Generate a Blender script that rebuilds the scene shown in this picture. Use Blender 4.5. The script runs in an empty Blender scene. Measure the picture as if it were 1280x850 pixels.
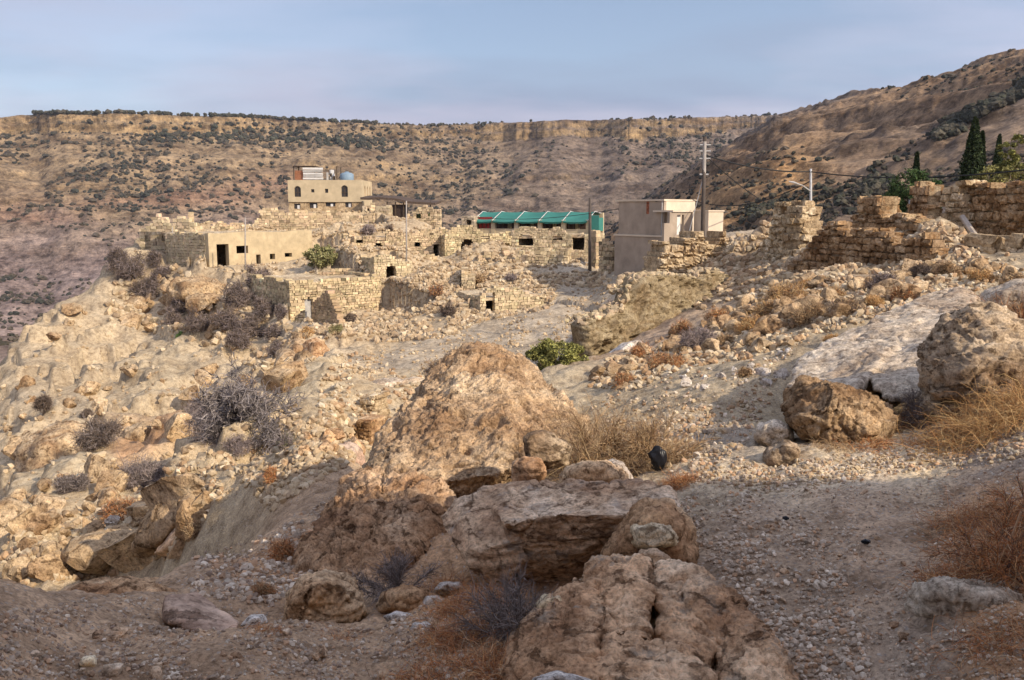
import bpy, bmesh, math, random
import numpy as np
from mathutils import Vector
random.seed(7); RNG = np.random.default_rng(7)
R = math.radians
scene = bpy.context.scene
COL = scene.collection

# ------------------------------------------------------------ camera
F = 1100.0; CX = 640.0; CY = 425.0; PITCH = R(8.3)
cam_d = bpy.data.cameras.new('camera'); cam = bpy.data.objects.new('camera', cam_d); COL.objects.link(cam)
cam_d.sensor_width = 36; cam_d.lens = 36 * F / 1280; cam_d.clip_start = 0.05; cam_d.clip_end = 9000
cam.location = (0, 0, 0); cam.rotation_euler = (R(90) - PITCH, 0, 0)
scene.camera = cam

# ------------------------------------------------------------ sun and sky
SUN_EL = R(32); SUN_PHI = R(52)          # elevation; azimuth turned from straight behind the camera to its right
sdir = Vector((math.sin(SUN_PHI) * math.cos(SUN_EL), -math.cos(SUN_PHI) * math.cos(SUN_EL), math.sin(SUN_EL)))
sun_d = bpy.data.lights.new('sun', 'SUN'); sun_d.energy = 3.6; sun_d.angle = R(0.9); sun_d.color = (1.0, 0.87, 0.69)
sun = bpy.data.objects.new('sun', sun_d); COL.objects.link(sun)
sun.rotation_euler = sdir.to_track_quat('Z', 'Y').to_euler(); sun.location = (30, -20, 40)

world = bpy.data.worlds.new('World'); scene.world = world; world.use_nodes = True
wt = world.node_tree; wt.nodes.clear()
def wn(t, **k):
    n = wt.nodes.new(t)
    for a, b in k.items(): setattr(n, a, b)
    return n
w_out = wn('ShaderNodeOutputWorld'); w_bg = wn('ShaderNodeBackground')
sky = wn('ShaderNodeTexSky', sky_type='NISHITA', sun_disc=False, sun_elevation=SUN_EL)
sky.sun_rotation = math.atan2(sdir.x, sdir.y); sky.altitude = 1200; sky.air_density = 1.1; sky.dust_density = 1.4; sky.ozone_density = 1.3
SKY_STR = 0.105
w_bg.inputs['Strength'].default_value = SKY_STR
w_tc = wn('ShaderNodeTexCoord'); w_sep = wn('ShaderNodeSeparateXYZ'); wt.links.new(w_tc.outputs['Generated'], w_sep.inputs[0])
# cloud sheet: direction projected on a flat layer overhead
w_add = wn('ShaderNodeMath', operation='ADD'); w_add.inputs[1].default_value = 0.16; wt.links.new(w_sep.outputs['Z'], w_add.inputs[0])
w_max = wn('ShaderNodeMath', operation='MAXIMUM'); w_max.inputs[1].default_value = 0.03; wt.links.new(w_add.outputs[0], w_max.inputs[0])
w_dx = wn('ShaderNodeMath', operation='DIVIDE'); wt.links.new(w_sep.outputs['X'], w_dx.inputs[0]); wt.links.new(w_max.outputs[0], w_dx.inputs[1])
w_dy = wn('ShaderNodeMath', operation='DIVIDE'); wt.links.new(w_sep.outputs['Y'], w_dy.inputs[0]); wt.links.new(w_max.outputs[0], w_dy.inputs[1])
w_cmb = wn('ShaderNodeCombineXYZ'); wt.links.new(w_dx.outputs[0], w_cmb.inputs[0]); wt.links.new(w_dy.outputs[0], w_cmb.inputs[1])
w_no = wn('ShaderNodeTexNoise'); w_no.inputs['Scale'].default_value = 0.55; w_no.inputs['Detail'].default_value = 7; w_no.inputs['Roughness'].default_value = 0.52
w_no.inputs['Distortion'].default_value = 0.35
w_mp = wn('ShaderNodeMapping'); w_mp.inputs['Scale'].default_value = (0.6, 1.0, 1); w_mp.inputs['Location'].default_value = (1.3, 0.4, 0); w_mp.inputs['Rotation'].default_value = (0, 0, R(-14))
wt.links.new(w_cmb.outputs[0], w_mp.inputs[0]); wt.links.new(w_mp.outputs[0], w_no.inputs['Vector'])
w_cr = wn('ShaderNodeMapRange'); w_cr.inputs['From Min'].default_value = 0.40; w_cr.inputs['From Max'].default_value = 0.56
w_cr.inputs['To Min'].default_value = 0.5; w_cr.inputs['To Max'].default_value = 0.97
wt.links.new(w_no.outputs['Fac'], w_cr.inputs['Value'])
w_cc = wn('ShaderNodeValToRGB')
w_cc.color_ramp.elements[0].position = 0.42; w_cc.color_ramp.elements[0].color = (2.35, 2.85, 4.0, 1)
w_cc.color_ramp.elements[1].position = 0.58; w_cc.color_ramp.elements[1].color = (4.0, 3.95, 4.95, 1)
w_n2 = wn('ShaderNodeTexNoise'); w_n2.inputs['Scale'].default_value = 1.1; w_n2.inputs['Detail'].default_value = 6; wt.links.new(w_mp.outputs[0], w_n2.inputs['Vector'])
wt.links.new(w_n2.outputs['Fac'], w_cc.inputs[0])
w_mix = wn('ShaderNodeMix', data_type='RGBA'); wt.links.new(w_cr.outputs[0], w_mix.inputs['Factor'])
w_dot = wn('ShaderNodeVectorMath', operation='DOT_PRODUCT'); w_dot.inputs[1].default_value = sdir; wt.links.new(w_tc.outputs['Generated'], w_dot.inputs[0])
w_mr = wn('ShaderNodeMapRange', interpolation_type='SMOOTHSTEP'); w_mr.inputs['From Min'].default_value = -0.35; w_mr.inputs['From Max'].default_value = 1.0; w_mr.inputs['To Min'].default_value = 0.88; w_mr.inputs['To Max'].default_value = 2.4
wt.links.new(w_dot.outputs['Value'], w_mr.inputs['Value']); w_sc = wn('ShaderNodeVectorMath', operation='SCALE'); wt.links.new(w_cc.outputs[0], w_sc.inputs[0]); wt.links.new(w_mr.outputs[0], w_sc.inputs['Scale'])
wt.links.new(sky.outputs[0], w_mix.inputs['A']); wt.links.new(w_sc.outputs[0], w_mix.inputs['B'])
wt.links.new(w_mix.outputs['Result'], w_bg.inputs['Color']); wt.links.new(w_bg.outputs[0], w_out.inputs[0])

vs = scene.view_settings; vs.view_transform = 'Standard'; vs.look = 'None'; vs.exposure = 0.60; vs.gamma = 1.0; vs.use_curve_mapping = False
scene.cycles.max_bounces = 5; scene.cycles.diffuse_bounces = 3; scene.cycles.volume_bounces = 0; scene.cycles.transparent_max_bounces = 8

# ------------------------------------------------------------ pixel <-> place
CP, SP = math.cos(PITCH), math.sin(PITCH)
def ray(px, py):
    dx = (np.asarray(px, float) - CX) / F; dz = -(np.asarray(py, float) - CY) / F
    return dx, CP + SP * dz, -SP + CP * dz
def at(px, py, r):
    x, y, z = ray(px, py); k = r / np.hypot(x, y)
    return np.array([x * k, y * k, z * k])
def slope(px, py):
    x, y, z = ray(px, py); return z / np.hypot(x, y)
def az_of(px, py=500):
    x, y, z = ray(px, py); return np.arctan2(x, y)
def proj(P):
    x, y, z = P; f = y * CP - z * SP; u = y * SP + z * CP
    return CX + F * x / f, CY - F * u / f

# ------------------------------------------------------------ noise
_pr = np.random.default_rng(11); PERM = np.concatenate([_pr.permutation(256)] * 3).astype(np.int32)
_g = _pr.normal(size=(256, 3)); GRAD = (_g / np.linalg.norm(_g, axis=1, keepdims=True)).astype(np.float32)
def noise3(x, y, z):
    x = np.asarray(x, np.float32); y = np.asarray(y, np.float32); z = np.asarray(z, np.float32)
    xi = np.floor(x).astype(np.int32); yi = np.floor(y).astype(np.int32); zi = np.floor(z).astype(np.int32)
    xf, yf, zf = x - xi, y - yi, z - zi
    u = xf * xf * xf * (xf * (xf * 6 - 15) + 10); v = yf * yf * yf * (yf * (yf * 6 - 15) + 10); w = zf * zf * zf * (zf * (zf * 6 - 15) + 10)
    def c(a, b, d):
        h = PERM[PERM[PERM[(xi + a) & 255] + ((yi + b) & 255)] + ((zi + d) & 255)]
        g = GRAD[h]
        return g[..., 0] * (xf - a) + g[..., 1] * (yf - b) + g[..., 2] * (zf - d)
    x00 = c(0,0,0) * (1-u) + c(1,0,0) * u; x10 = c(0,1,0) * (1-u) + c(1,1,0) * u
    x01 = c(0,0,1) * (1-u) + c(1,0,1) * u; x11 = c(0,1,1) * (1-u) + c(1,1,1) * u
    return 1.5 * ((x00 * (1-v) + x10 * v) * (1-w) + (x01 * (1-v) + x11 * v) * w)
def fbm(x, y, z, octv=4, gain=0.5, kind=''):
    s = 0.0; a = 1.0; f = 1.0
    for o in range(octv):
        n = noise3(x * f + o * 17.3, y * f - o * 9.1, z * f + o * 5.7)
        if kind == 'r': n = 1 - 2 * np.abs(n)
        if kind == 'b': n = 2 * np.abs(n) - 0.6
        s = s + a * n; a *= gain; f *= 2.03
    return s
def sstep(a, b, x):
    t = np.clip((x - a) / (b - a), 0, 1); return t * t * (3 - 2 * t)

# ------------------------------------------------------------ objects
def tag(o, label=None, cat=None, group=None, kind=None):
    if label: o['label'] = label
    if cat: o['category'] = cat
    if group: o['group'] = group
    if kind: o['kind'] = kind
    return o
def make_mesh(name, V, faces, mats, smooth=False, col=None, midx=None):
    """faces: list of int arrays (n,3) or (n,4)"""
    me = bpy.data.meshes.new(name); V = np.asarray(V, np.float32)
    if not isinstance(faces, list): faces = [faces]
    faces = [np.asarray(f, np.int32) for f in faces if len(f)]
    nl = sum(f.size for f in faces); npoly = sum(len(f) for f in faces)
    me.vertices.add(len(V)); me.vertices.foreach_set('co', V.ravel())
    me.loops.add(nl); me.loops.foreach_set('vertex_index', np.concatenate([f.ravel() for f in faces]))
    tot = np.concatenate([np.full(len(f), f.shape[1], np.int32) for f in faces])
    st = np.concatenate([[0], np.cumsum(tot)[:-1]]).astype(np.int32)
    me.polygons.add(npoly); me.polygons.foreach_set('loop_start', st); me.polygons.foreach_set('loop_total', tot)
    me.polygons.foreach_set('use_smooth', np.full(npoly, bool(smooth)))
    if not isinstance(mats, (list, tuple)): mats = [mats]
    for m in mats: me.materials.append(m)
    if midx is not None: me.polygons.foreach_set('material_index', np.asarray(midx, np.int32))
    me.update(calc_edges=True)
    if col is not None:
        ca = me.color_attributes.new('Col', 'FLOAT_COLOR', 'POINT')
        c4 = np.ones((len(V), 4), np.float32); c4[:, :3] = col; ca.data.foreach_set('color', c4.ravel())
    return me
def link(name, me, loc=(0, 0, 0), parent=None):
    o = bpy.data.objects.new(name, me); COL.objects.link(o)
    if parent is not None: o.parent = parent
    o.location = loc
    return o
def empty(name, loc=(0, 0, 0), rz=0):
    o = bpy.data.objects.new(name, None); COL.objects.link(o); o.location = loc; o.rotation_euler = (0, 0, rz); o.empty_display_size = 0.3
    return o
def obj_at(name, V, faces, mat, base, parent=None, **k):
    """world-space geometry, origin moved to base (or parent-relative)"""
    V = np.asarray(V, float); base = np.asarray(base, float)
    me = make_mesh(name, V - base, faces, mat, **k)
    return link(name, me, tuple(base) if parent is None else tuple(base - np.array(parent.location)), parent)

class Geo:
    """collects quads/tris of world-space shapes for ONE mesh"""
    def __init__(s): s.V = []; s.Q = []; s.T = []; s.n = 0; s.C = []
    def add(s, V, q=None, t=None, c=None):
        V = np.asarray(V, float); s.V.append(V)
        if q is not None: s.Q.append(np.asarray(q, int) + s.n)
        if t is not None: s.T.append(np.asarray(t, int) + s.n)
        s.C.append(np.tile(np.asarray((1, 1, 1) if c is None else c, float), (len(V), 1)) if c is None or np.ndim(c) == 1 else c)
        s.n += len(V)
    BOXF = np.array([[0,3,2,1],[4,5,6,7],[0,1,5,4],[1,2,6,5],[2,3,7,6],[3,0,4,7]])
    def box(s, o, ux, uy, uz, jit=0, c=None):
        """corner o and three edge vectors"""
        o = np.asarray(o, float); ux = np.asarray(ux, float); uy = np.asarray(uy, float); uz = np.asarray(uz, float)
        V = np.array([o, o+ux, o+ux+uy, o+uy, o+uz, o+ux+uz, o+ux+uy+uz, o+uy+uz])
        if jit: V += RNG.uniform(-jit, jit, V.shape)
        s.add(V, q=s.BOXF, c=c)
    def cbox(s, c0, sx, sy, sz, rz=0, col=None, jit=0):
        """box standing with its base centre at c0"""
        cz, sn = math.cos(rz), math.sin(rz); ux = np.array([cz, sn, 0]) * sx; uy = np.array([-sn, cz, 0]) * sy
        s.box(np.asarray(c0) - ux / 2 - uy / 2, ux, uy, (0, 0, sz), c=col, jit=jit)
    def tube(s, P, rad, n=6, c=None, cap=True):
        P = np.asarray(P, float); m = len(P); rad = np.broadcast_to(np.asarray(rad, float), (m,))
        T = np.gradient(P, axis=0); T /= np.linalg.norm(T, axis=1, keepdims=True) + 1e-9
        up = np.array([0, 0, 1.0]) if abs(T[0][2]) < 0.9 else np.array([1.0, 0, 0])
        A = np.cross(T, up); A /= np.linalg.norm(A, axis=1, keepdims=True) + 1e-9; B = np.cross(T, A)
        th = np.arange(n) * 2 * np.pi / n
        V = P[:, None] + rad[:, None, None] * (np.cos(th)[None, :, None] * A[:, None] + np.sin(th)[None, :, None] * B[:, None])
        V = V.reshape(-1, 3); i = np.arange(m - 1)[:, None] * n; j = np.arange(n)[None]
        q = np.stack([i + j, i + (j + 1) % n, i + n + (j + 1) % n, i + n + j], -1).reshape(-1, 4)
        t = None
        if cap:
            V = np.vstack([V, P[0], P[-1]]); k = m * n
            t = [[k, (a + 1) % n, a] for a in range(n)] + [[k + 1, (m-1)*n + a, (m-1)*n + (a + 1) % n] for a in range(n)]
        s.add(V, q=q, t=t, c=c)
    def build(s, name, mat, parent=None, base=None, smooth=False, col=False):
        V = np.vstack(s.V); fs = []
        if s.Q: fs.append(np.vstack(s.Q))
        if s.T: fs.append(np.vstack(s.T))
        if base is None: base = np.array([V[:,0].mean(), V[:,1].mean(), V[:,2].min()])
        return obj_at(name, V, fs, mat, base, parent, smooth=smooth, col=np.vstack(s.C) if col else None)

# ------------------------------------------------------------ materials
def nt(name):
    m = bpy.data.materials.new(name); m.use_nodes = True; t = m.node_tree
    b = t.nodes['Principled BSDF']; b.inputs['Roughness'].default_value = 0.95; b.inputs['Specular IOR Level'].default_value = 0.15
    return m, t, b
def node(t, ty, ins=None, **k):
    n = t.nodes.new(ty)
    for a, v in k.items(): setattr(n, a, v)
    for a, v in (ins or {}).items():
        if isinstance(v, bpy.types.NodeSocket): t.links.new(v, n.inputs[a])
        else: n.inputs[a].default_value = v
    return n
def rgba(c): return (c[0], c[1], c[2], 1)
def ramp(t, fac, stops):
    n = t.nodes.new('ShaderNodeValToRGB'); e = n.color_ramp.elements
    while len(e) < len(stops): e.new(0.5)
    for i, (p, c) in enumerate(stops): e[i].position = p; e[i].color = rgba(c) if len(c) == 3 else c
    t.links.new(fac, n.inputs[0]); return n.outputs[0]
def mixc(t, f, a, b, mode='MIX'):
    n = t.nodes.new('ShaderNodeMix'); n.data_type = 'RGBA'; n.blend_type = mode
    for k, v in (('Factor', f), ('A', a), ('B', b)):
        if isinstance(v, bpy.types.NodeSocket): t.links.new(v, n.inputs[k])
        elif k == 'Factor': n.inputs[k].default_value = v
        else: n.inputs[k].default_value = rgba(v)
    return n.outputs['Result']
def math_(t, op, a, b=None, c=None):
    n = t.nodes.new('ShaderNodeMath'); n.operation = op
    for i, v in enumerate((a, b, c)):
        if v is None: continue
        if isinstance(v, bpy.types.NodeSocket): t.links.new(v, n.inputs[i])
        else: n.inputs[i].default_value = v
    return n.outputs[0]
def tnoise(t, vec, sc, det=6, rough=0.6, dist=0.0):
    n = node(t, 'ShaderNodeTexNoise', {'Vector': vec, 'Scale': sc, 'Detail': det, 'Roughness': rough, 'Distortion': dist}); return n.outputs['Fac']
def tvor(t, vec, sc, feat='F1', out='Distance'):
    n = node(t, 'ShaderNodeTexVoronoi', {'Vector': vec, 'Scale': sc}, feature=feat); return n.outputs[out]

def rock_mat(name, cols, sc=1.0, bump=0.03, pit=0.0, lichen=None, strata=0.0, attr=False, objrand=0.0, fleck=None, crack=0.7):
    """cols: 3 colours dark/mid/pale; sc: features per metre"""
    m, t, b = nt(name); pos = node(t, 'ShaderNodeNewGeometry').outputs['Position']
    if strata:
        mp = node(t, 'ShaderNodeMapping', {'Vector': pos, 'Scale': (1, 1, strata), 'Rotation': (R(9), R(-7), 0)}); vec = mp.outputs[0]
    else: vec = pos
    n1 = tnoise(t, vec, 1.3 * sc, 8, 0.62, 0.3); n2 = tnoise(t, vec, 9 * sc, 8, 0.7); n3 = tnoise(t, pos, 45 * sc, 5, 0.7)
    c = ramp(t, n1, [(0.38, cols[0]), (0.5, cols[1]), (0.62, cols[2])])
    k = ramp(t, n2, [(0.36, (0.42, 0.38, 0.35)), (0.46, (0.86, 0.84, 0.82)), (0.54, (1.08, 1.07, 1.06)), (0.66, (1.38, 1.36, 1.32))]); c = mixc(t, 1.0, c, k, 'MULTIPLY')
    k = ramp(t, n3, [(0.38, (0.50, 0.47, 0.44)), (0.50, (1.0, 1.0, 1.0)), (0.62, (1.25, 1.24, 1.22))]); c = mixc(t, 0.8, c, k, 'MULTIPLY')
    if lichen is not None:
        l = tnoise(t, pos, 5.5 * sc, 9, 0.75); f = ramp(t, l, [(0.56, (0, 0, 0)), (0.64, (1, 1, 1))]); f = math_(t, 'MULTIPLY', f, 0.75); c = mixc(t, f, c, lichen)
    if fleck is not None:
        l = tnoise(t, pos, 14 * sc, 9, 0.8); f = ramp(t, l, [(0.60, (0, 0, 0)), (0.66, (1, 1, 1))]); f = math_(t, 'MULTIPLY', f, 0.7); c = mixc(t, f, c, fleck)
    ck = node(t, 'ShaderNodeTexVoronoi', {'Vector': vec, 'Scale': 2.6 * sc}, feature='DISTANCE_TO_EDGE').outputs['Distance']
    ckn = math_(t, 'ADD', ck, math_(t, 'MULTIPLY', math_(t, 'SUBTRACT', n2, 0.5), 0.35)); ckf = ramp(t, ckn, [(0.0, (0, 0, 0)), (0.018, (1, 1, 1))])
    if crack: c = mixc(t, crack, c, mixc(t, 1.0, c, mixc(t, ckf, (0.45, 0.40, 0.36), (1, 1, 1)), 'MULTIPLY'))
    big = tnoise(t, pos, 0.9 * sc, 4, 0.6, 1.0); c = mixc(t, 1.0, c, ramp(t, big, [(0.40, (0.80, 0.74, 0.69)), (0.50, (1, 1, 1)), (0.60, (1.14, 1.13, 1.11))]), 'MULTIPLY')
    if attr:
        a = node(t, 'ShaderNodeAttribute', attribute_name='Col').outputs['Color']; c = mixc(t, 1.0, c, a, 'MULTIPLY')
    if objrand:
        oi = node(t, 'ShaderNodeObjectInfo').outputs['Random']
        k = ramp(t, oi, [(0, (1-objrand, 1-objrand*1.12, 1-objrand*1.25)), (0.5, (1, 0.99, 0.98)), (1, (1+objrand*0.55, 1+objrand*0.6, 1+objrand*0.75))]); c = mixc(t, 1.0, c, k, 'MULTIPLY')
    t.links.new(c, b.inputs['Base Color'])
    h = math_(t, 'MULTIPLY', n2, 0.9); h = math_(t, 'MULTIPLY_ADD', n3, 0.30, h)
    n4 = tnoise(t, pos, 160 * sc, 3, 0.6); h = math_(t, 'MULTIPLY_ADD', n4, 0.1, h)
    if crack: h = math_(t, 'MULTIPLY_ADD', ckf, 0.35 * crack, h)
    if pit:
        v = tvor(t, pos, 14 * sc); v = math_(t, 'SMOOTH_MIN', v, 0.45, 0.2); h = math_(t, 'MULTIPLY_ADD', v, pit, h)
        v2 = tvor(t, pos, 42 * sc); h = math_(t, 'MULTIPLY_ADD', v2, pit * 0.35, h)
    bp = node(t, 'ShaderNodeBump', {'Height': h, 'Strength': 1.0, 'Distance': bump}); t.links.new(bp.outputs[0], b.inputs['Normal'])
    return m
def plain_mat(name, col, rough=0.8, var=0.15, sc=6, bump=0.0, metal=0, objrand=0.0):
    m, t, b = nt(name); pos = node(t, 'ShaderNodeNewGeometry').outputs['Position']
    n = tnoise(t, pos, sc, 6, 0.65); lo = tuple(x * (1 - var * 1.6) for x in col); hi = tuple(min(1, x * (1 + var)) for x in col)
    c = ramp(t, n, [(0.3, lo), (0.7, hi)])
    if objrand:
        oi = node(t, 'ShaderNodeObjectInfo').outputs['Random']; k = ramp(t, oi, [(0, (1-objrand,)*3), (1, (1+objrand*0.7,)*3)]); c = mixc(t, 1.0, c, k, 'MULTIPLY')
    t.links.new(c, b.inputs['Base Color']); b.inputs['Roughness'].default_value = rough; b.inputs['Metallic'].default_value = metal
    if bump:
        bp = node(t, 'ShaderNodeBump', {'Height': n, 'Strength': 1.0, 'Distance': bump}); t.links.new(bp.outputs[0], b.inputs['Normal'])
    return m
def attr_mat(name, rough=0.95, bump=0.0, sc=20, vary=0.25):
    m, t, b = nt(name); pos = node(t, 'ShaderNodeNewGeometry').outputs['Position']
    a = node(t, 'ShaderNodeAttribute', attribute_name='Col').outputs['Color']
    n = tnoise(t, pos, sc, 7, 0.7); k = ramp(t, n, [(0.3, (1-vary*1.3,)*3), (0.7, (1+vary,)*3)]); c = mixc(t, 1.0, a, k, 'MULTIPLY')
    t.links.new(c, b.inputs['Base Color']); b.inputs['Roughness'].default_value = rough
    if bump:
        bp = node(t, 'ShaderNodeBump', {'Height': n, 'Strength': 1.0, 'Distance': bump}); t.links.new(bp.outputs[0], b.inputs['Normal'])
    return m
# ============================================================ TERRAIN
CTRL = [  # px, py, r   (points of the ground seen at that pixel, r metres away)
 (-160,850,2.9),(0,850,2.9),(300,850,2.9),(600,850,2.9),(900,850,2.9),(1280,850,2.75),
 (940,700,3.95),(1100,700,3.9),(940,615,5.1),(1100,600,5.4),(1200,590,5.5),(1280,600,5.0),(1280,740,3.4),(1150,780,3.25),
 (870,580,5.9),(900,520,8),(960,500,8.6),(860,480,11),(900,440,14),(1000,400,15),(1100,370,17),(1200,345,20),(1280,330,22),
 (1280,380,13),(1280,520,6.3),(1150,520,7.2),(1060,545,6.7),(1000,352,23),(1100,340,24),(1200,318,25),(1280,310,26),(930,372,26),(800,430,21),(740,450,20),
 (720,500,12),(760,560,8),(660,475,15.5),(700,462,17),
 (680,400,55),(560,440,47),(740,375,62),(620,410,54),(500,450,44),(470,480,36),(430,505,30),(520,487,31),(560,470,37),
 (430,570,20),(480,540,24),(400,540,26),(370,500,36),
 (760,360,62),(800,338,61),(900,300,60),(1000,292,60),
 (480,420,60),(420,403,66),(400,347,72),(300,337,82),(380,330,86),(250,335,84),(350,297,95),(400,268,108),(500,272,108),(560,292,98),(660,291,93),(740,334,76),
 (700,338,75),(600,352,70),(540,340,76),(560,318,84),(640,318,82),(620,392,61),(560,390,63),(480,368,69),
 (170,312,96),(215,313,94),(150,328,93),(180,400,84),(260,400,78),(330,422,70),(240,380,80),(300,345,80),(350,385,71),
 (120,365,98),(60,410,92),(20,450,88),(0,480,84),(130,450,75),(200,450,70),(50,520,62),(150,530,55),(250,520,52),(330,480,55),(370,450,60),
 (440,455,52),(100,600,42),(200,600,36),(50,680,32),(150,680,27),(300,570,30),(330,640,15.8),(250,690,14.5),(100,722,22),(30,735,20),(300,610,20),
 (0,748,4.8),(150,732,5.2),(240,703,6.2),(330,672,8),(430,612,11),(400,596,13.2),
 (100,800,3.5),(250,760,4.3),(350,720,5.6),(450,760,4.3),(500,700,5.2),(600,650,5.6),(700,600,6.6),(700,760,3.7),(800,650,4.9),(450,700,5.6),
]
HID = [  # px (azimuth), r, z  (ground hidden from here)
 (-160,5,-2.2),(-160,8,-5.5),(-160,20,-11.5),(-160,40,-17),(-160,70,-22),(0,8,-5.2),(0,12,-7.4),(150,8,-4.8),(150,14,-7.6),(240,9,-4.7),
 (600,11,-3.1),(600,16,-4.6),(600,25,-6.3),(600,35,-7.3),(690,24,-4.8),(690,34,-6.3),(520,12,-4.0),(520,20,-5.7),(780,32,-4.6),(780,45,-5.6),
 (120,130,-32),(120,200,-70),(0,110,-32),(0,200,-80),(-160,100,-40),(-160,200,-85),(170,140,-27),(170,210,-60),(250,130,-12),(250,210,-45),
 (400,150,-8),(400,210,-30),(600,125,-9),(600,210,-40),(740,110,-9),(740,210,-32),(850,90,-3),(850,140,-10),(850,210,-26),(1000,40,-1.6),(860,40,-2.2),
 (1000,100,-2),(1000,210,-12),(1200,60,-0.6),(1200,120,0),(1200,210,-2),
 (1440,2.9,-1.45),(1440,7,-1.2),(1440,15,-0.9),(1440,30,-0.6),(1440,60,0),(1440,150,3),(1440,210,4),
 (0,1,-1.66),(640,1,-1.66),(1280,1,-1.64),(0,2,-1.66),(640,2,-1.66),(1280,2,-1.6),(-160,2,-1.66),(1440,1,-1.6),(-160,1,-1.66),
]
def feat(az, lr): return np.stack([np.clip(az, -R(36), R(36)) * 4.0, lr], -1)
P0 = []; T0 = []
for px, py, r in CTRL: P0.append(feat(az_of(px, py), math.log(r))); T0.append(float(slope(px, py)))
for px, r, z in HID: P0.append(feat(az_of(px, 500), math.log(r))); T0.append(z / r)
P0 = np.array(P0, float); T0 = np.array(T0)
def tk(d2): return 0.5 * d2 * np.log(d2 + 1e-12)
_n = len(P0); _K = tk(((P0[:, None] - P0[None]) ** 2).sum(-1)) + 0.004 * np.eye(_n)
_Pm = np.hstack([np.ones((_n, 1)), P0]); _A = np.zeros((_n + 3, _n + 3)); _A[:_n, :_n] = _K; _A[:_n, _n:] = _Pm; _A[_n:, :_n] = _Pm.T
_w = np.linalg.solve(_A, np.concatenate([T0, np.zeros(3)]))
def base_T(az, lr):
    f = feat(az, lr).reshape(-1, 2); out = np.empty(len(f))
    for i in range(0, len(f), 40000):
        g = f[i:i+40000]; d2 = (g[:, None, 0] - P0[None, :, 0]) ** 2 + (g[:, None, 1] - P0[None, :, 1]) ** 2
        out[i:i+40000] = tk(d2) @ _w[:_n] + _w[_n] + g @ _w[_n+1:]
    return out.reshape(np.shape(az))

# flat-bottomed cuts where houses stand: (A, B, depth, z)
CARVE = []
SHADE_A = np.array([0.6, -3.6]); SHADE_B = np.array([9.2, 2.6])    # crest of an unseen rise behind right, shaped to shade the foreground
def shade_bank(x, y):
    d = SHADE_B - SHADE_A; L = np.linalg.norm(d); d = d / L; nrm = np.array([d[1], -d[0]])
    s = ((x - SHADE_A[0]) * d[0] + (y - SHADE_A[1]) * d[1]) / L
    q = (x - SHADE_A[0]) * nrm[0] + (y - SHADE_A[1]) * nrm[1]
    s = s + 0.03 * noise3(x * 1.2, y * 1.2, 5.0)
    crest = (6.9 - 2.2 * np.clip(s, -1.0, 0.82)) * sstep(0.77, 0.665, s) + 3.9 * sstep(0.665, 0.77, s) * sstep(0.86, 0.78, s)
    crest = crest + 0.35 * noise3(x * 0.6, y * 0.6, 3.1)
    return crest * sstep(-1.9, 0.3, q + 0.35 * noise3(x * 0.9, y * 0.9, 8.0)) * sstep(1.04, 1.0, s)
MOUNDS = [(1040,8.6,0.9,-0.34),(1130,9.6,1.15,-0.36),(1195,11.2,1.0,-0.3),(250,4.15,0.32,-0.12),(140,5.0,0.45,-0.10),(1150,26.6,1.3,0.8),(1100,28.3,1.2,0.7),(1040,31.3,1.5,0.9),(965,35,1.6,0.7),(925,35,1.6,0.5),(880,38,2.4,0.7),(690,4.28,0.34,-0.24),(550,5.0,0.35,-0.26),(600,4.3,0.3,-0.12),
 (530,70,2.4,1.0),(560,73,2.8,1.1),(635,72,2.4,1.0),(455,77,2.5,0.9),(425,82,3,1.2),(505,78.5,2.4,1.1),(480,86,2.4,0.9),(590,79,2.4,1.0),(625,80,2.2,1.1),(680,70,2.6,0.7),(720,74,2.4,0.8),(560,63,2,0.5),(530,65,2.4,0.7),(330,97,3,0.8),(290,76,2,0.6),(420,98,3,0.8),(450,70,2.2,0.6),(700,60,2.2,0.5),(520,96,2.5,0.8)]
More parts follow.
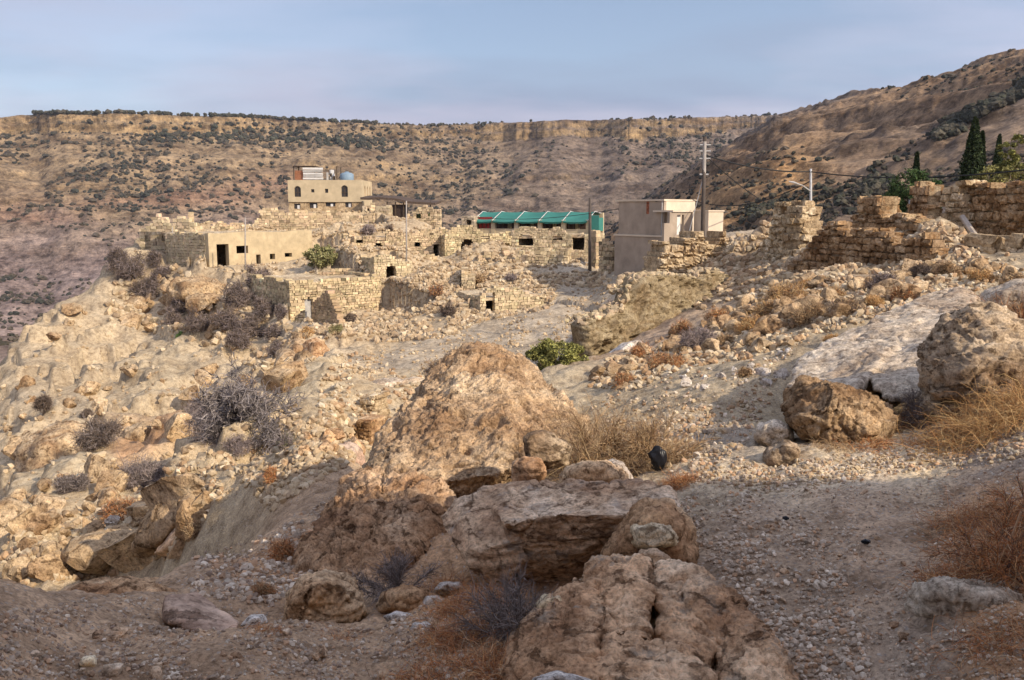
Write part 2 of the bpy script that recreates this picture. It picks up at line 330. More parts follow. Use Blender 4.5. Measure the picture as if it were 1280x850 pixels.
def ground_z(x, y, fine=True):
    x = np.asarray(x, float); y = np.asarray(y, float)
    r = np.hypot(x, y); az = np.arctan2(x, y); lr = np.log(np.maximum(r, 0.5))
    z = base_T(az, lr) * r
    back = sstep(R(37), R(75), np.abs(az)); zb = np.where(x < 0, -1.7 - 0.12 * r, -1.5 + 0.01 * r); z = z * (1 - back) + zb * back
    z = np.where(r < 1.2, z * sstep(0.3, 1.2, r) + -1.66 * (1 - sstep(0.3, 1.2, r)), z)
    z = z + shade_bank(x, y)
    if fine:
        # rocky ledges on the left slope and gully
        pxr = az * 1100 + 640
        left = sstep(520, 380, pxr) * sstep(9, 16, r) * sstep(130, 95, r)
        n = fbm(x * 0.16, y * 0.16, 0.5, 4, 0.55, 'r'); z = z + left * 0.95 * (n - 0.3)
        st = 1.3; zz = z / st + 0.5 * noise3(x * 0.09, y * 0.09, 2); fr = zz - np.floor(zz)
        z = z + left * st * 0.85 * np.clip(0.5 + 1.4 * noise3(x * 0.11, y * 0.11, 12), 0, 1) * (sstep(0.38, 0.62, fr) - fr)
        rough = 0.35 + 0.65 * sstep(12, 40, r)
        z = z + rough * 0.22 * fbm(x * 0.45, y * 0.45, 1.7, 2, 0.5) * sstep(3, 14, r)
        z = z + 0.085 * fbm(x * 1.7, y * 1.7, 4.4, 3, 0.55) * (0.45 + 0.55 * sstep(4, 14, r)) * sstep(140, 60, r)
        z = z + 0.020 * fbm(x * 8, y * 8, 7.4, 3, 0.6) * sstep(34, 18, r)
        m = r < 14
        if np.any(m):
            xx, yy = x[m], y[m]; z[m] += 0.006 * fbm(xx * 34, yy * 34, 2.4, 2, 0.6) * sstep(14, 7, r[m])
    for (A, B, dep, zf) in CARVE:
        A = np.asarray(A[:2]); B = np.asarray(B[:2]); d = B - A; L = np.linalg.norm(d); d = d / L; nr = np.array([-d[1], d[0]])
        u = (x - A[0]) * d[0] + (y - A[1]) * d[1]; v = (x - A[0]) * nr[0] + (y - A[1]) * nr[1]
        ins = (u > -0.1) & (u < L + 0.1) & (v > -0.1) & (v < dep + 0.0)
        z = np.where(ins, np.minimum(z, zf), z)
        fro = (u > -0.6) & (u < L + 0.6) & (v <= -0.1) & (v > -9); z = np.where(fro, np.minimum(z, zf + 0.35 + 0.05 * -v + 0.12 * noise3(x, y, 3.3)), z)
    for (px_, r_, w_, h_) in MOUNDS:
        a_ = float(az_of(px_)); q = ((x - math.sin(a_) * r_) ** 2 + (y - math.cos(a_) * r_) ** 2) / (w_ * w_); m = q < 9
        if np.any(m): z[m] += h_ * np.exp(-q[m]) * (1 + 0.4 * noise3(x[m] * 1.3, y[m] * 1.3, 6.1))
    return z

def az_steps(a0, a1, n): return np.linspace(a0, a1, n)
def build_polar(name, azs, rs, zfun, mat, colfun, base=(0, 0, 0)):
    A, LR = np.meshgrid(azs, rs, indexing='ij'); X = np.sin(A) * LR; Y = np.cos(A) * LR
    Z = zfun(X, Y, A, LR); na, nr = A.shape
    V = np.stack([X, Y, Z], -1).reshape(-1, 3)
    i = (np.arange(na - 1)[:, None] * nr + np.arange(nr - 1)[None]).ravel()
    q = np.stack([i, i + nr, i + nr + 1, i + 1], -1)      # CCW from above?
    q = q[:, ::-1]
    return V, q, X, Y, Z
NEAR_AZ = np.concatenate([np.linspace(-math.pi, -R(42), 40)[:-1], np.linspace(-R(42), -R(32.5), 40)[:-1], np.linspace(-R(32.5), R(32.5), 740), np.linspace(R(32.5), R(42), 40)[1:], np.linspace(R(42), math.pi, 60)[1:]])
NEAR_R = np.concatenate([[0.35, 0.8, 1.4], np.exp(np.linspace(math.log(1.9), math.log(225), 700))])

# ---- colours of the ground (soil, gravel, rock dust) by place
SOIL = (0.45,0.31,0.195); GRAV = (0.46,0.345,0.24); PALE = (0.60,0.49,0.34); PLAZA = (0.42,0.345,0.25); OCH = (0.46,0.355,0.225); TAN = (0.43,0.34,0.225); ORB = (0.44,0.27,0.15); SLOPEG = (0.42,0.335,0.22); SAND = (0.48,0.385,0.25)
CCOL = [(100,800,3.5,SOIL),(300,820,3.1,SOIL),(500,800,3.3,SOIL),(250,760,4.3,SOIL),(350,700,6,ORB),(300,690,8,SOIL),(400,640,9,SOIL),(150,740,5,SOIL),
 (420,780,3.6,SOIL),(560,800,3.3,ORB),(560,740,4,ORB),(700,780,3.4,ORB),
 (950,750,3.5,GRAV),(940,650,4.5,GRAV),(1000,820,3.0,GRAV),(1080,690,4.2,(0.49,0.355,0.24)),(1050,640,4.9,(0.49,0.36,0.245)),(1150,800,3.1,(0.42,0.32,0.23)),(1250,700,3.8,ORB),(1250,800,3,ORB),(1250,640,4.6,ORB),
 (930,600,5.3,PALE),(870,575,5.9,PALE),(1050,595,5.5,PALE),(1150,560,6.2,(0.50,0.40,0.27)),(900,540,7,(0.40,0.33,0.25)),(940,480,9,SLOPEG),(860,470,11,SLOPEG),(1250,560,5.7,(0.3,0.23,0.17)),
 (900,430,15,SLOPEG),(1000,400,15,SLOPEG),(1180,350,20,SLOPEG),(800,430,21,(0.42,0.30,0.2)),(730,500,12,SLOPEG),(1000,370,20,(0.42,0.31,0.20)),
 (680,400,55,PLAZA),(620,415,52,PLAZA),(560,440,47,PLAZA),(500,450,44,PLAZA),(470,485,35,OCH),(540,478,33,SAND),
 (430,560,21,SLOPEG),(370,500,36,SAND),(250,690,14,SLOPEG),(330,640,15,OCH),(300,600,20,OCH),
 (480,400,63,OCH),(400,345,72,PLAZA),(300,340,80,OCH),(400,300,90,OCH),(600,340,75,OCH),(660,300,90,OCH),(600,380,64,OCH),(740,350,65,PLAZA),
 (170,400,84,TAN),(120,380,95,TAN),(60,430,90,OCH),(100,500,66,TAN),(200,480,64,SLOPEG),(250,500,56,TAN),(100,600,42,SAND),(50,680,32,OCH),(200,620,33,OCH),(180,580,40,ORB),(150,680,27,SAND)]
def ground_col(X, Y, Z):
    r = np.hypot(X, Y); az = np.arctan2(X, Y); f = feat(az, np.log(np.maximum(r, 1.0))).reshape(-1, 2)
    f = f + 0.05 * np.stack([fbm(X.ravel() * 1.1 / np.sqrt(r.ravel() / 5 + .2), Y.ravel() * 1.1 / np.sqrt(r.ravel() / 5 + .2), 3.0, 3), fbm(X.ravel() * 0.9 / np.sqrt(r.ravel() / 5 + .2), Y.ravel() * 0.9 / np.sqrt(r.ravel() / 5 + .2), 9.0, 3)], -1)
    P = np.array([feat(az_of(c[0], c[1]), math.log(c[2])) for c in CCOL]); C = np.array([c[3] for c in CCOL]); out = np.empty((len(f), 3))
    for i in range(0, len(f), 60000):
        g = f[i:i+60000]; d2 = (g[:, None, 0] - P[None, :, 0]) ** 2 + (g[:, None, 1] - P[None, :, 1]) ** 2
        w = 1 / (d2 + 0.0006) ** 2.2; out[i:i+60000] = (w @ C) / w.sum(1, keepdims=True)
    return out

# ---- ground material
gm, t, b = nt('ground'); pos = node(t, 'ShaderNodeNewGeometry').outputs['Position']
a = node(t, 'ShaderNodeAttribute', attribute_name='Col').outputs['Color']
n1 = tnoise(t, pos, 0.5, 8, 0.65); n2 = tnoise(t, pos, 4.0, 8, 0.7); n3 = tnoise(t, pos, 38, 6, 0.75)
c = mixc(t, 1.0, a, ramp(t, n1, [(0.38, (0.76, 0.73, 0.70)), (0.62, (1.15, 1.15, 1.14))]), 'MULTIPLY')
c = mixc(t, 1.0, c, ramp(t, n2, [(0.38, (0.70, 0.67, 0.64)), (0.5, (1, 1, 1)), (0.62, (1.18, 1.17, 1.15))]), 'MULTIPLY')
c = mixc(t, 0.85, c, ramp(t, n3, [(0.38, (0.52, 0.50, 0.47)), (0.5, (1, 1, 1)), (0.62, (1.38, 1.37, 1.34))]), 'MULTIPLY')
v = node(t, 'ShaderNodeTexVoronoi', {'Vector': pos, 'Scale': 55.0}); vr = node(t, 'ShaderNodeSeparateColor', {'Color': v.outputs['Color']})
sp = math_(t, 'MULTIPLY', math_(t, 'GREATER_THAN', vr.outputs[0], 0.80), math_(t, 'LESS_THAN', v.outputs['Distance'], 0.42))
c = mixc(t, math_(t, 'MULTIPLY', sp, 0.6), c, mixc(t, vr.outputs[1], (0.20, 0.17, 0.15), (0.55, 0.50, 0.43)))
v5 = node(t, 'ShaderNodeTexVoronoi', {'Vector': pos, 'Scale': 5.0}); vr5 = node(t, 'ShaderNodeSeparateColor', {'Color': v5.outputs['Color']})
t.links.new(c, b.inputs['Base Color'])
h = math_(t, 'MULTIPLY', n2, 1.0); h = math_(t, 'MULTIPLY_ADD', n3, 0.35, h); h = math_(t, 'MULTIPLY_ADD', sp, 0.10, h)
bp = node(t, 'ShaderNodeBump', {'Height': h, 'Strength': 1.0, 'Distance': 0.03}); t.links.new(bp.outputs[0], b.inputs['Normal'])
M_GROUND = gm

# ============================================================ FAR LAND
def pl(x, pts): p = np.array(pts, float); return np.interp(x, p[:, 0], p[:, 1])
SKYL = [(-300,152),(0,148),(40,142),(150,140),(300,144),(450,152),(530,155),(600,153),(700,148),(800,147),(930,143),(1000,140),(1100,136),(1500,130)]
BSIL = [(560,520),(640,420),(700,350),(750,300),(830,235),(900,190),(960,160),(1000,148),(1060,131),(1120,115),(1180,95),(1220,83),(1280,70),(1440,42),(1700,20)]
CSIL = [(800,420),(900,350),(980,292),(1060,240),(1110,215),(1160,190),(1200,160),(1250,128),(1280,112),(1440,60),(1700,30)]
def tan_el(px, py): return slope(px, py)
def far_z(X, Y, A, RR):
    px = np.tan(np.clip(A, -R(60), R(60))) * F * 1.0 + CX
    wob = fbm(A * 9, A * 0 + 2.2, 0.3, 4)
    Rc = 1350 + 60 * wob
    tA = tan_el(px, pl(px, SKYL) + 0.35)
    zc = Rc * tA
    s = (RR - 620) / (Rc - 620); s1 = np.clip(s, -1, 1)
    cliff_h = pl(px, [(-300, 26), (0, 24), (200, 27), (330, 18), (430, 12), (560, 17), (640, 28), (700, 20), (800, 30), (900, 22), (1000, 16), (1500, 10)])
    low = -190.0
    gul = fbm(X * 0.0042, Y * 0.0024, 0.7, 5, 0.52, 'r')
    prof = np.where(s < 0, low + (s1) * 30, low + (zc - cliff_h - low) * (0.55 * s1 + 0.45 * s1 ** 1.7))
    zA = prof + 16 * (gul - 0.4) * sstep(-0.2, 0.35, s) * sstep(1.0, 0.80, s)
    # strata benches
    hh = 17.0; q = zA / hh + 0.35 * noise3(X * 0.003, Y * 0.003, 5); fr = q - np.floor(q)
    zA = zA + hh * 0.35 * (sstep(0.45, 0.9, fr) - fr) * sstep(0.05, 0.3, s)
    zA = zA + 3.0 * fbm(X * 0.02, Y * 0.02, 1.0, 4, 0.55)
    but = fbm(A * 75, A * 0 + 1.0, 0.2, 6, 0.68) * 6 * (0.5 + sstep(-0.3, 0.4, noise3(A * 9, A * 0, 7.0))) + 7 * noise3(A * 14, A * 0, 4.0)
    e = (RR - Rc + but)
    zA = np.where(e > 0, np.minimum(zA + cliff_h * (0.55 * sstep(0, 7, e) + 0.45 * sstep(10, 17, e)), zc + 0.004 * np.maximum(e, 0)), zA)
    zA = np.where(e > 18, zc + 1.1 * fbm(X * 0.02, Y * 0.02, 2.0, 3) - 0.003 * e, zA)
    # right-hand hill
    tB = tan_el(px, pl(px, BSIL)); RB = pl(px, [(560, 1100), (750, 1000), (830, 900), (960, 800), (1060, 800), (1280, 820), (1700, 820)])
    zB = RB * tB; sB = (RR - 190) / (RB - 190); z0 = np.minimum(-30.0, zB - 40)
    gB = 0.4 + 0.75 * fbm(X * 0.010 + Y * 0.004, Y * 0.0045, 3.3, 5, 0.52, 'r')
    prB = z0 + (zB - z0) * np.clip(sB, 0, 1) ** 0.85
    zBB = prB + 13 * (gB - 0.4) * sstep(0, 0.3, sB) * sstep(1.02, 0.82, sB) + 2.2 * fbm(X * 0.03, Y * 0.03, 6.0, 4, 0.55)
    q = zBB / 9 + 0.3 * noise3(X * 0.006, Y * 0.006, 5); fr = q - np.floor(q); zBB = zBB + 9 * 0.45 * (sstep(0.4, 0.9, fr) - fr)
    zBB = np.where(sB > 1, zB - (RR - RB) * 0.4 + 1.5 * fbm(X * 0.03, Y * 0.03, 6.0, 3), zBB); zBB = np.where(sB < 0, z0 + sB * 20, zBB)
    # nearer flank on the right with the dark tree line on its edge
    tC = tan_el(px, pl(px, CSIL)); RC = pl(px, [(800, 260), (1060, 330), (1200, 380), (1280, 420), (1700, 430)])
    zC = RC * tC; sC = (RR - 165) / (RC - 165); z0 = np.minimum(-14.0, zC - 15)
    zCC = z0 + (zC - z0) * np.clip(sC, 0, 1) + 3.0 * fbm(X * 0.02, Y * 0.02, 9.0, 4, 0.5, 'r') * sstep(0, 0.3, sC) * sstep(1.02, 0.8, sC)
    zCC = np.where(sC > 1, zC - (RR - RC) * 0.6, zCC)
    k_ = 14.0; mx = np.maximum(zA, zBB); z = mx + k_ * 0.25 * np.maximum(k_ - np.abs(zA - zBB), 0) ** 2 / (k_ * k_) ; z = np.maximum(z, zCC)
    z = np.where(RR < 230, z - (230 - RR) * 0.6, z)
    side = sstep(R(45), R(80), np.abs(A)); z = z * (1 - side) + side * np.where(A > 0, 40.0, -60.0) * sstep(200, 700, RR)
    return z
FAR_AZ = np.concatenate([np.linspace(-math.pi, -R(40), 30)[:-1], np.linspace(-R(40), -R(32), 30)[:-1], np.linspace(-R(32), R(32), 760), np.linspace(R(32), R(40), 30)[1:], np.linspace(R(40), math.pi, 30)[1:]])
FAR_R = np.concatenate([np.exp(np.linspace(math.log(175), math.log(1150), 250))[:-1], np.linspace(1150, 1520, 120)[:-1], np.exp(np.linspace(math.log(1520), math.log(5200), 25))])

fm, t, b = nt('valley_rock'); pos = node(t, 'ShaderNodeNewGeometry').outputs['Position']
a = node(t, 'ShaderNodeAttribute', attribute_name='Col').outputs['Color']
mp = node(t, 'ShaderNodeMapping', {'Vector': pos, 'Scale': (1, 1, 5.0), 'Rotation': (R(2), R(-2), 0)}).outputs[0]
n1 = tnoise(t, mp, 0.012, 9, 0.7); n1b = tnoise(t, node(t, 'ShaderNodeMapping', {'Vector': pos, 'Scale': (1, 1, 4.5), 'Rotation': (R(-1), R(1.5), 0)}).outputs[0], 0.035, 9, 0.75); n2 = tnoise(t, pos, 0.10, 9, 0.78); n3 = tnoise(t, pos, 0.5, 5, 0.7)
a = mixc(t, 1.0, a, ramp(t, n1b, [(0.40, (0.66, 0.62, 0.60)), (0.47, (1, 1, 1)), (0.60, (1.16, 1.15, 1.13))]), 'MULTIPLY')
c = mixc(t, 1.0, a, ramp(t, n1, [(0.36, (0.55, 0.50, 0.48)), (0.46, (0.93, 0.90, 0.87)), (0.54, (1.05, 1.04, 1.03)), (0.64, (1.5, 1.46, 1.40))]), 'MULTIPLY')
c = mixc(t, 1.0, c, ramp(t, n2, [(0.40, (0.42, 0.40, 0.40)), (0.5, (1, 1, 1)), (0.60, (1.40, 1.37, 1.32))]), 'MULTIPLY')
c = mixc(t, 1.0, c, ramp(t, n3, [(0.35, (0.7, 0.7, 0.7)), (0.65, (1.18, 1.18, 1.18))]), 'MULTIPLY')
t.links.new(c, b.inputs['Base Color'])
h = math_(t, 'MULTIPLY_ADD', n2, 3.0, math_(t, 'MULTIPLY', n1, 4.0)); bp = node(t, 'ShaderNodeBump', {'Height': h, 'Strength': 0.9, 'Distance': 1.2}); t.links.new(bp.outputs[0], b.inputs['Normal'])
M_FAR = fm
def far_col(X, Y, Z, A, RR):
    px = np.tan(np.clip(A, -R(60), R(60))) * F + CX
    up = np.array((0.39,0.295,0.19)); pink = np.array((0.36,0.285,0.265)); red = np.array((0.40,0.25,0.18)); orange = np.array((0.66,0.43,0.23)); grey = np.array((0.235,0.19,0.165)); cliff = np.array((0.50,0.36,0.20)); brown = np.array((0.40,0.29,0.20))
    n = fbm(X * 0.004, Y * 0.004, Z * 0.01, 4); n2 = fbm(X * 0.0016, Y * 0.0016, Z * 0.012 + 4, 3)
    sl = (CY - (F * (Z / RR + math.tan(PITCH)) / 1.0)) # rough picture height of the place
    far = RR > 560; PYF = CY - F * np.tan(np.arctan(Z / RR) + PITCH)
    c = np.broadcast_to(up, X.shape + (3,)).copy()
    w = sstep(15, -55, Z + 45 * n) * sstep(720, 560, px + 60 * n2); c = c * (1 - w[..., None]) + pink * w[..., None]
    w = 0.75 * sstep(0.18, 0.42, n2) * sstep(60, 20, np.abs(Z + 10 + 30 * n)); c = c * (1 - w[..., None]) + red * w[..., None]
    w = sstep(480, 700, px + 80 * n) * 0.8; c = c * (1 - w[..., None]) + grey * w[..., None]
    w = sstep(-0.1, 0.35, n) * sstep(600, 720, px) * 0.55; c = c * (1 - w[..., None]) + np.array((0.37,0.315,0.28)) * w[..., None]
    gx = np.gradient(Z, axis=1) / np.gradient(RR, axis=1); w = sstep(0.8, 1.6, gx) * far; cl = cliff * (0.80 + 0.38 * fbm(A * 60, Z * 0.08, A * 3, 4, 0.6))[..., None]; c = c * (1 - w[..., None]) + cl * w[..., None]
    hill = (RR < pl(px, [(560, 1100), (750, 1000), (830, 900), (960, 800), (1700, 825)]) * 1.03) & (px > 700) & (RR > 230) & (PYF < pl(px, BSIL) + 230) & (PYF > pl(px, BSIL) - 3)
    w = hill * (0.45 + 0.55 * sstep(-0.25, 0.25, n)); c = c * (1 - w[..., None]) + orange * w[..., None]  # orange hill tone, lifted to offset its slope turned from the sun
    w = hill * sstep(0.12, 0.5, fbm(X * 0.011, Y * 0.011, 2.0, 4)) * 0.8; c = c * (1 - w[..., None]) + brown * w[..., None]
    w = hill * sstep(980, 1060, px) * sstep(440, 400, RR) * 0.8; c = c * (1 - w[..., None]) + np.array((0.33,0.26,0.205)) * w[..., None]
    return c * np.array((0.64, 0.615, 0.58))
# ============================================================ WHERE BUILDINGS STAND (cuts in the ground are made from this)
class Frame:
    """front line of a building: from the ground point seen at pixel L (px, py, r) to the azimuth of px2 at r2; carve = depth of the cut behind it"""
    def __init__(s, L, R2, top, depth, carve=True, sink=0.8):
        s.A = at(*L); a = az_of(R2[0], L[1]); s.B = np.array([math.sin(a) * R2[1], math.cos(a) * R2[1], s.A[2]])
        s.z0 = s.A[2]; s.zt = at(L[0], top, L[2])[2]; d = s.B[:2] - s.A[:2]; s.L = np.linalg.norm(d); s.d = d / s.L; s.n = np.array([-s.d[1], s.d[0]])
        if s.n[1] < 0: s.n = -s.n
        s.depth = depth; s.sink = sink; s.top = top
        if carve: CARVE.append((s.A, s.B, depth - 0.3, s.z0 - 0.3))
    def u(s, px, py=400):
        """distance along the front where the view line at px crosses it"""
        a = float(az_of(px, py)); dx, dy = math.sin(a), math.cos(a)   # A + u d = k (dx,dy)
        M = np.array([[s.d[0], -dx], [s.d[1], -dy]]); k = np.linalg.solve(M, -s.A[:2]); return k[0], k[1]
    def v(s, px, py):
        """height above the base of the front at pixel"""
        u_, r = s.u(px, py); return float(slope(px, py)) * r - s.z0
    def P(s, u, back, z): return np.array([s.A[0] + s.d[0] * u + s.n[0] * back, s.A[1] + s.d[1] * u + s.n[1] * back, z])
FR = dict(
 hotel=Frame((361,268,113.5),(453,111.5),225,7.0),
 upper=Frame((272,296,103),(470,103),264,3.0),
 upper_left=Frame((237,300,98),(274,98),277,4.0),
 left_ruin=Frame((172,313,95),(241,92),282,4.0),
 long_house=Frame((262,334,84),(391,91),291,7.0),
 track_wall=Frame((363,405,68),(478,71.5),349,8.0),
 arch_house=Frame((468,356,73),(516,74.5),317,4.0),
 mid=Frame((440,326,84),(560,86),290,5.0),
 ochre=Frame((556,322,83),(640,84),289,4.0),
 vault=Frame((640,316,84),(742,82),289,5.0),
 low_wall=Frame((644,341,76),(710,75),312,1.5),
 pier=Frame((577,366,68),(594,68),341,3.0),
 hut=Frame((600,393,61),(684,63),357,5.0),
 shelter=Frame((585,293,92),(745,87),266,5.0,carve=False),
 canopy=Frame((452,272,108),(545,106),252,5.0,carve=False),
 white=Frame((770,340,66),(828,62),252,5.2),
 mound_wall=Frame((818,356,34),(930,36),300,1.3,carve=False),
 bank_wall=Frame((733,449,25),(938,31),400,1.2,carve=False),
 tower=Frame((948,334,33.5),(1000,31),262,3.0,carve=False),
 main_wall=Frame((985,351,27.5),(1188,23.0),290,0.9,carve=False),
 right_stub=Frame((1154,300,30),(1177,28.5),240,0.8,carve=False),
 right_wall=Frame((1198,300,28.5),(1300,26.5),228,0.8,carve=False),
)
# ============================================================ build ground and far land
V, q, GX, GY, GZ = build_polar('ground', NEAR_AZ, NEAR_R, lambda X, Y, A, LR: ground_z(X, Y), None, None)
gc = ground_col(GX, GY, GZ)
go = link('ground', make_mesh('ground', V, q, M_GROUND, smooth=True, col=gc)); go['kind'] = 'structure'
HSL = GZ / np.hypot(GX, GY); HCM = np.maximum.accumulate(HSL, axis=1)
def hits(px, py, rmin=0.0):
    """ground points seen at pixels; returns (n,3) and a mask"""
    px = np.atleast_1d(np.asarray(px, float)); py = np.atleast_1d(np.asarray(py, float)); az = az_of(px, py); s = slope(px, py)
    ci = np.clip(np.searchsorted(NEAR_AZ, az), 0, len(NEAR_AZ) - 1); out = np.zeros((len(px), 3)); ok = np.zeros(len(px), bool)
    for i in range(len(px)):
        h = HCM[ci[i]] if rmin == 0 else np.maximum.accumulate(np.where(NEAR_R < rmin, -9, HSL[ci[i]]))
        k = np.searchsorted(h, s[i])
        if k < len(NEAR_R): r = NEAR_R[k]; out[i] = (math.sin(az[i]) * r, math.cos(az[i]) * r, 0); ok[i] = True
    out[:, 2] = gz_fast(out[:, 0], out[:, 1]); return out, ok
def gz_fast(x, y):
    """height of the built ground by bilinear look-up"""
    x = np.asarray(x, float); y = np.asarray(y, float); az = np.arctan2(x, y); r = np.hypot(x, y)
    i = np.clip(np.searchsorted(NEAR_AZ, az) - 1, 0, len(NEAR_AZ) - 2); j = np.clip(np.searchsorted(NEAR_R, r) - 1, 0, len(NEAR_R) - 2)
    fa = np.clip((az - NEAR_AZ[i]) / (NEAR_AZ[i+1] - NEAR_AZ[i]), 0, 1); fr = np.clip((r - NEAR_R[j]) / (NEAR_R[j+1] - NEAR_R[j]), 0, 1)
    return (GZ[i, j] * (1-fa) + GZ[i+1, j] * fa) * (1-fr) + (GZ[i, j+1] * (1-fa) + GZ[i+1, j+1] * fa) * fr
def hit(px, py, rmin=0.0):
    P, ok = hits([px], [py], rmin); return P[0]
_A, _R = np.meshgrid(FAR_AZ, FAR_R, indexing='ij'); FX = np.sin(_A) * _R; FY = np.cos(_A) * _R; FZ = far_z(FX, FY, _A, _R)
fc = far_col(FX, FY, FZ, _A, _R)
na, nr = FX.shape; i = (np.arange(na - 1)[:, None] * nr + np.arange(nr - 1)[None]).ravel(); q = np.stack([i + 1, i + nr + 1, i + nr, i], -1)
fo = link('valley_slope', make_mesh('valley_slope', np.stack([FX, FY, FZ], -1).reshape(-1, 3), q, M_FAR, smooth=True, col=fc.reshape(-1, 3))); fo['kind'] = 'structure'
# ============================================================ ROCKS
M_SANDY = rock_mat('sandy_conglomerate', [(0.35,0.23,0.135),(0.49,0.35,0.215),(0.57,0.435,0.285)], 1.0, 0.03, 0.9, fleck=(0.25,0.16,0.10), crack=0.2)
M_GREY = rock_mat('grey_limestone', [(0.40,0.255,0.155),(0.58,0.415,0.27),(0.70,0.56,0.41)], 1.2, 0.022, 0.25, lichen=(0.33,0.28,0.23), strata=2.2, fleck=(0.20,0.145,0.105))
M_BROWN = rock_mat('brown_limestone', [(0.36,0.205,0.105),(0.54,0.35,0.195),(0.63,0.46,0.285)], 1.3, 0.022, 0.3, fleck=(0.19,0.12,0.08))
M_CRAG_SUNLIT = rock_mat('crag_limestone_sunlit', [(0.26,0.185,0.12),(0.41,0.31,0.205),(0.50,0.40,0.285)], 1.2, 0.03, 0.15, strata=1.6, lichen=(0.24,0.20,0.155), fleck=(0.13,0.09,0.06))  # darker copy of the crag colour, for boulders standing in the sun
M_BROWN_SUNLIT = rock_mat('brown_limestone_sunlit', [(0.24,0.15,0.08),(0.40,0.275,0.16),(0.50,0.375,0.24)], 1.4, 0.03, 0.3, fleck=(0.13,0.085,0.055))  # brown rock colour toned down the same way for a sunlit boulder
M_RED = rock_mat('red_brown_rock', [(0.27,0.155,0.085),(0.44,0.275,0.155),(0.53,0.37,0.235)], 1.3, 0.03, 0.3, fleck=(0.14,0.08,0.05))
M_CRAG = rock_mat('crag_limestone', [(0.38,0.22,0.12),(0.60,0.395,0.235),(0.70,0.53,0.36)], 1.1, 0.022, 0.12, strata=1.9, lichen=(0.29,0.24,0.18), fleck=(0.19,0.13,0.095))  # crag colour lifted for the shaded foreground
M_LIME = rock_mat('pale_limestone', [(0.40,0.32,0.235),(0.52,0.43,0.325),(0.61,0.525,0.41)], 1.1, 0.022, 0.3, lichen=(0.40,0.34,0.28), strata=1.8, fleck=(0.30,0.22,0.16), crack=0.25)
M_PINK = rock_mat('pink_marl', [(0.40,0.25,0.17),(0.50,0.36,0.265),(0.56,0.45,0.36)], 0.35, 0.05, 0.1, strata=2.0)
M_ORANGE = rock_mat('orange_marl', [(0.42,0.24,0.125),(0.53,0.34,0.19),(0.50,0.38,0.29)], 0.3, 0.04, 0.1, strata=1.6)
M_TAN = rock_mat('tan_limestone', [(0.33,0.22,0.125),(0.45,0.325,0.19),(0.52,0.40,0.26)], 0.6, 0.05, 0.3, lichen=(0.36,0.29,0.20), objrand=0.18)
M_WHITE = rock_mat('white_stone', [(0.44,0.39,0.33),(0.56,0.51,0.45),(0.64,0.60,0.54)], 2.5, 0.015, 0.2, objrand=0.12)
M_YELLOW = rock_mat('yellow_stone', [(0.56,0.42,0.24),(0.74,0.60,0.38),(0.80,0.70,0.52)], 2.0, 0.015, 0.2)

def hull_mesh(pts):
    bm = bmesh.new(); vs_ = [bm.verts.new(Vector(p)) for p in pts]
    r = bmesh.ops.convex_hull(bm, input=vs_); bmesh.ops.delete(bm, geom=[v for v in bm.verts if not v.link_faces], context='VERTS')
    bmesh.ops.triangulate(bm, faces=bm.faces[:]); bmesh.ops.recalc_face_normals(bm, faces=bm.faces[:])
    bm.verts.index_update(); V = np.array([v.co[:] for v in bm.verts]); T = np.array([[v.index for v in f.verts] for f in bm.faces]); bm.free(); return V, T
def read_mesh(me):
    V = np.empty(len(me.vertices) * 3, np.float32); me.vertices.foreach_get('co', V); V = V.reshape(-1, 3).astype(float)
    N = np.empty(len(me.vertices) * 3, np.float32); me.vertices.foreach_get('normal', N); N = N.reshape(-1, 3).astype(float); return V, N
def remesh(lobes, voxel, smooth=8, subs=0):
    g = Geo()
    for p in lobes:
        V, T = hull_mesh(p); g.add(V, t=T)
    me = make_mesh('tmp', np.vstack(g.V), [np.vstack(g.T)], []); o = bpy.data.objects.new('tmp', me); COL.objects.link(o)
    m = o.modifiers.new('r', 'REMESH'); m.mode = 'VOXEL'; m.voxel_size = voxel; m.adaptivity = 0
    s = o.modifiers.new('s', 'SMOOTH'); s.factor = 0.6; s.iterations = smooth
    dg = bpy.context.evaluated_depsgraph_get(); ev = o.evaluated_get(dg); m2 = bpy.data.meshes.new_from_object(ev)
    V, N = read_mesh(m2); q = np.empty(len(m2.loops), np.int32); m2.loops.foreach_get('vertex_index', q)
    tot = np.empty(len(m2.polygons), np.int32); m2.polygons.foreach_get('loop_total', tot)
    assert (tot == 4).all(), 'non quad'
    bpy.data.objects.remove(o); bpy.data.meshes.remove(me); bpy.data.meshes.remove(m2); return V, N, q.reshape(-1, 4)
def chip(V, n, lo, hi, rng):
    c = V.mean(0); P = V - c
    for _ in range(n):
        d = rng.normal(size=3); d[2] = d[2] * 0.8; d /= np.linalg.norm(d); s = P @ d; h = s.max() * rng.uniform(lo, hi); e = s - h
        P = P - np.where(e > 0, e * 0.93, 0)[:, None] * d
    return P + c
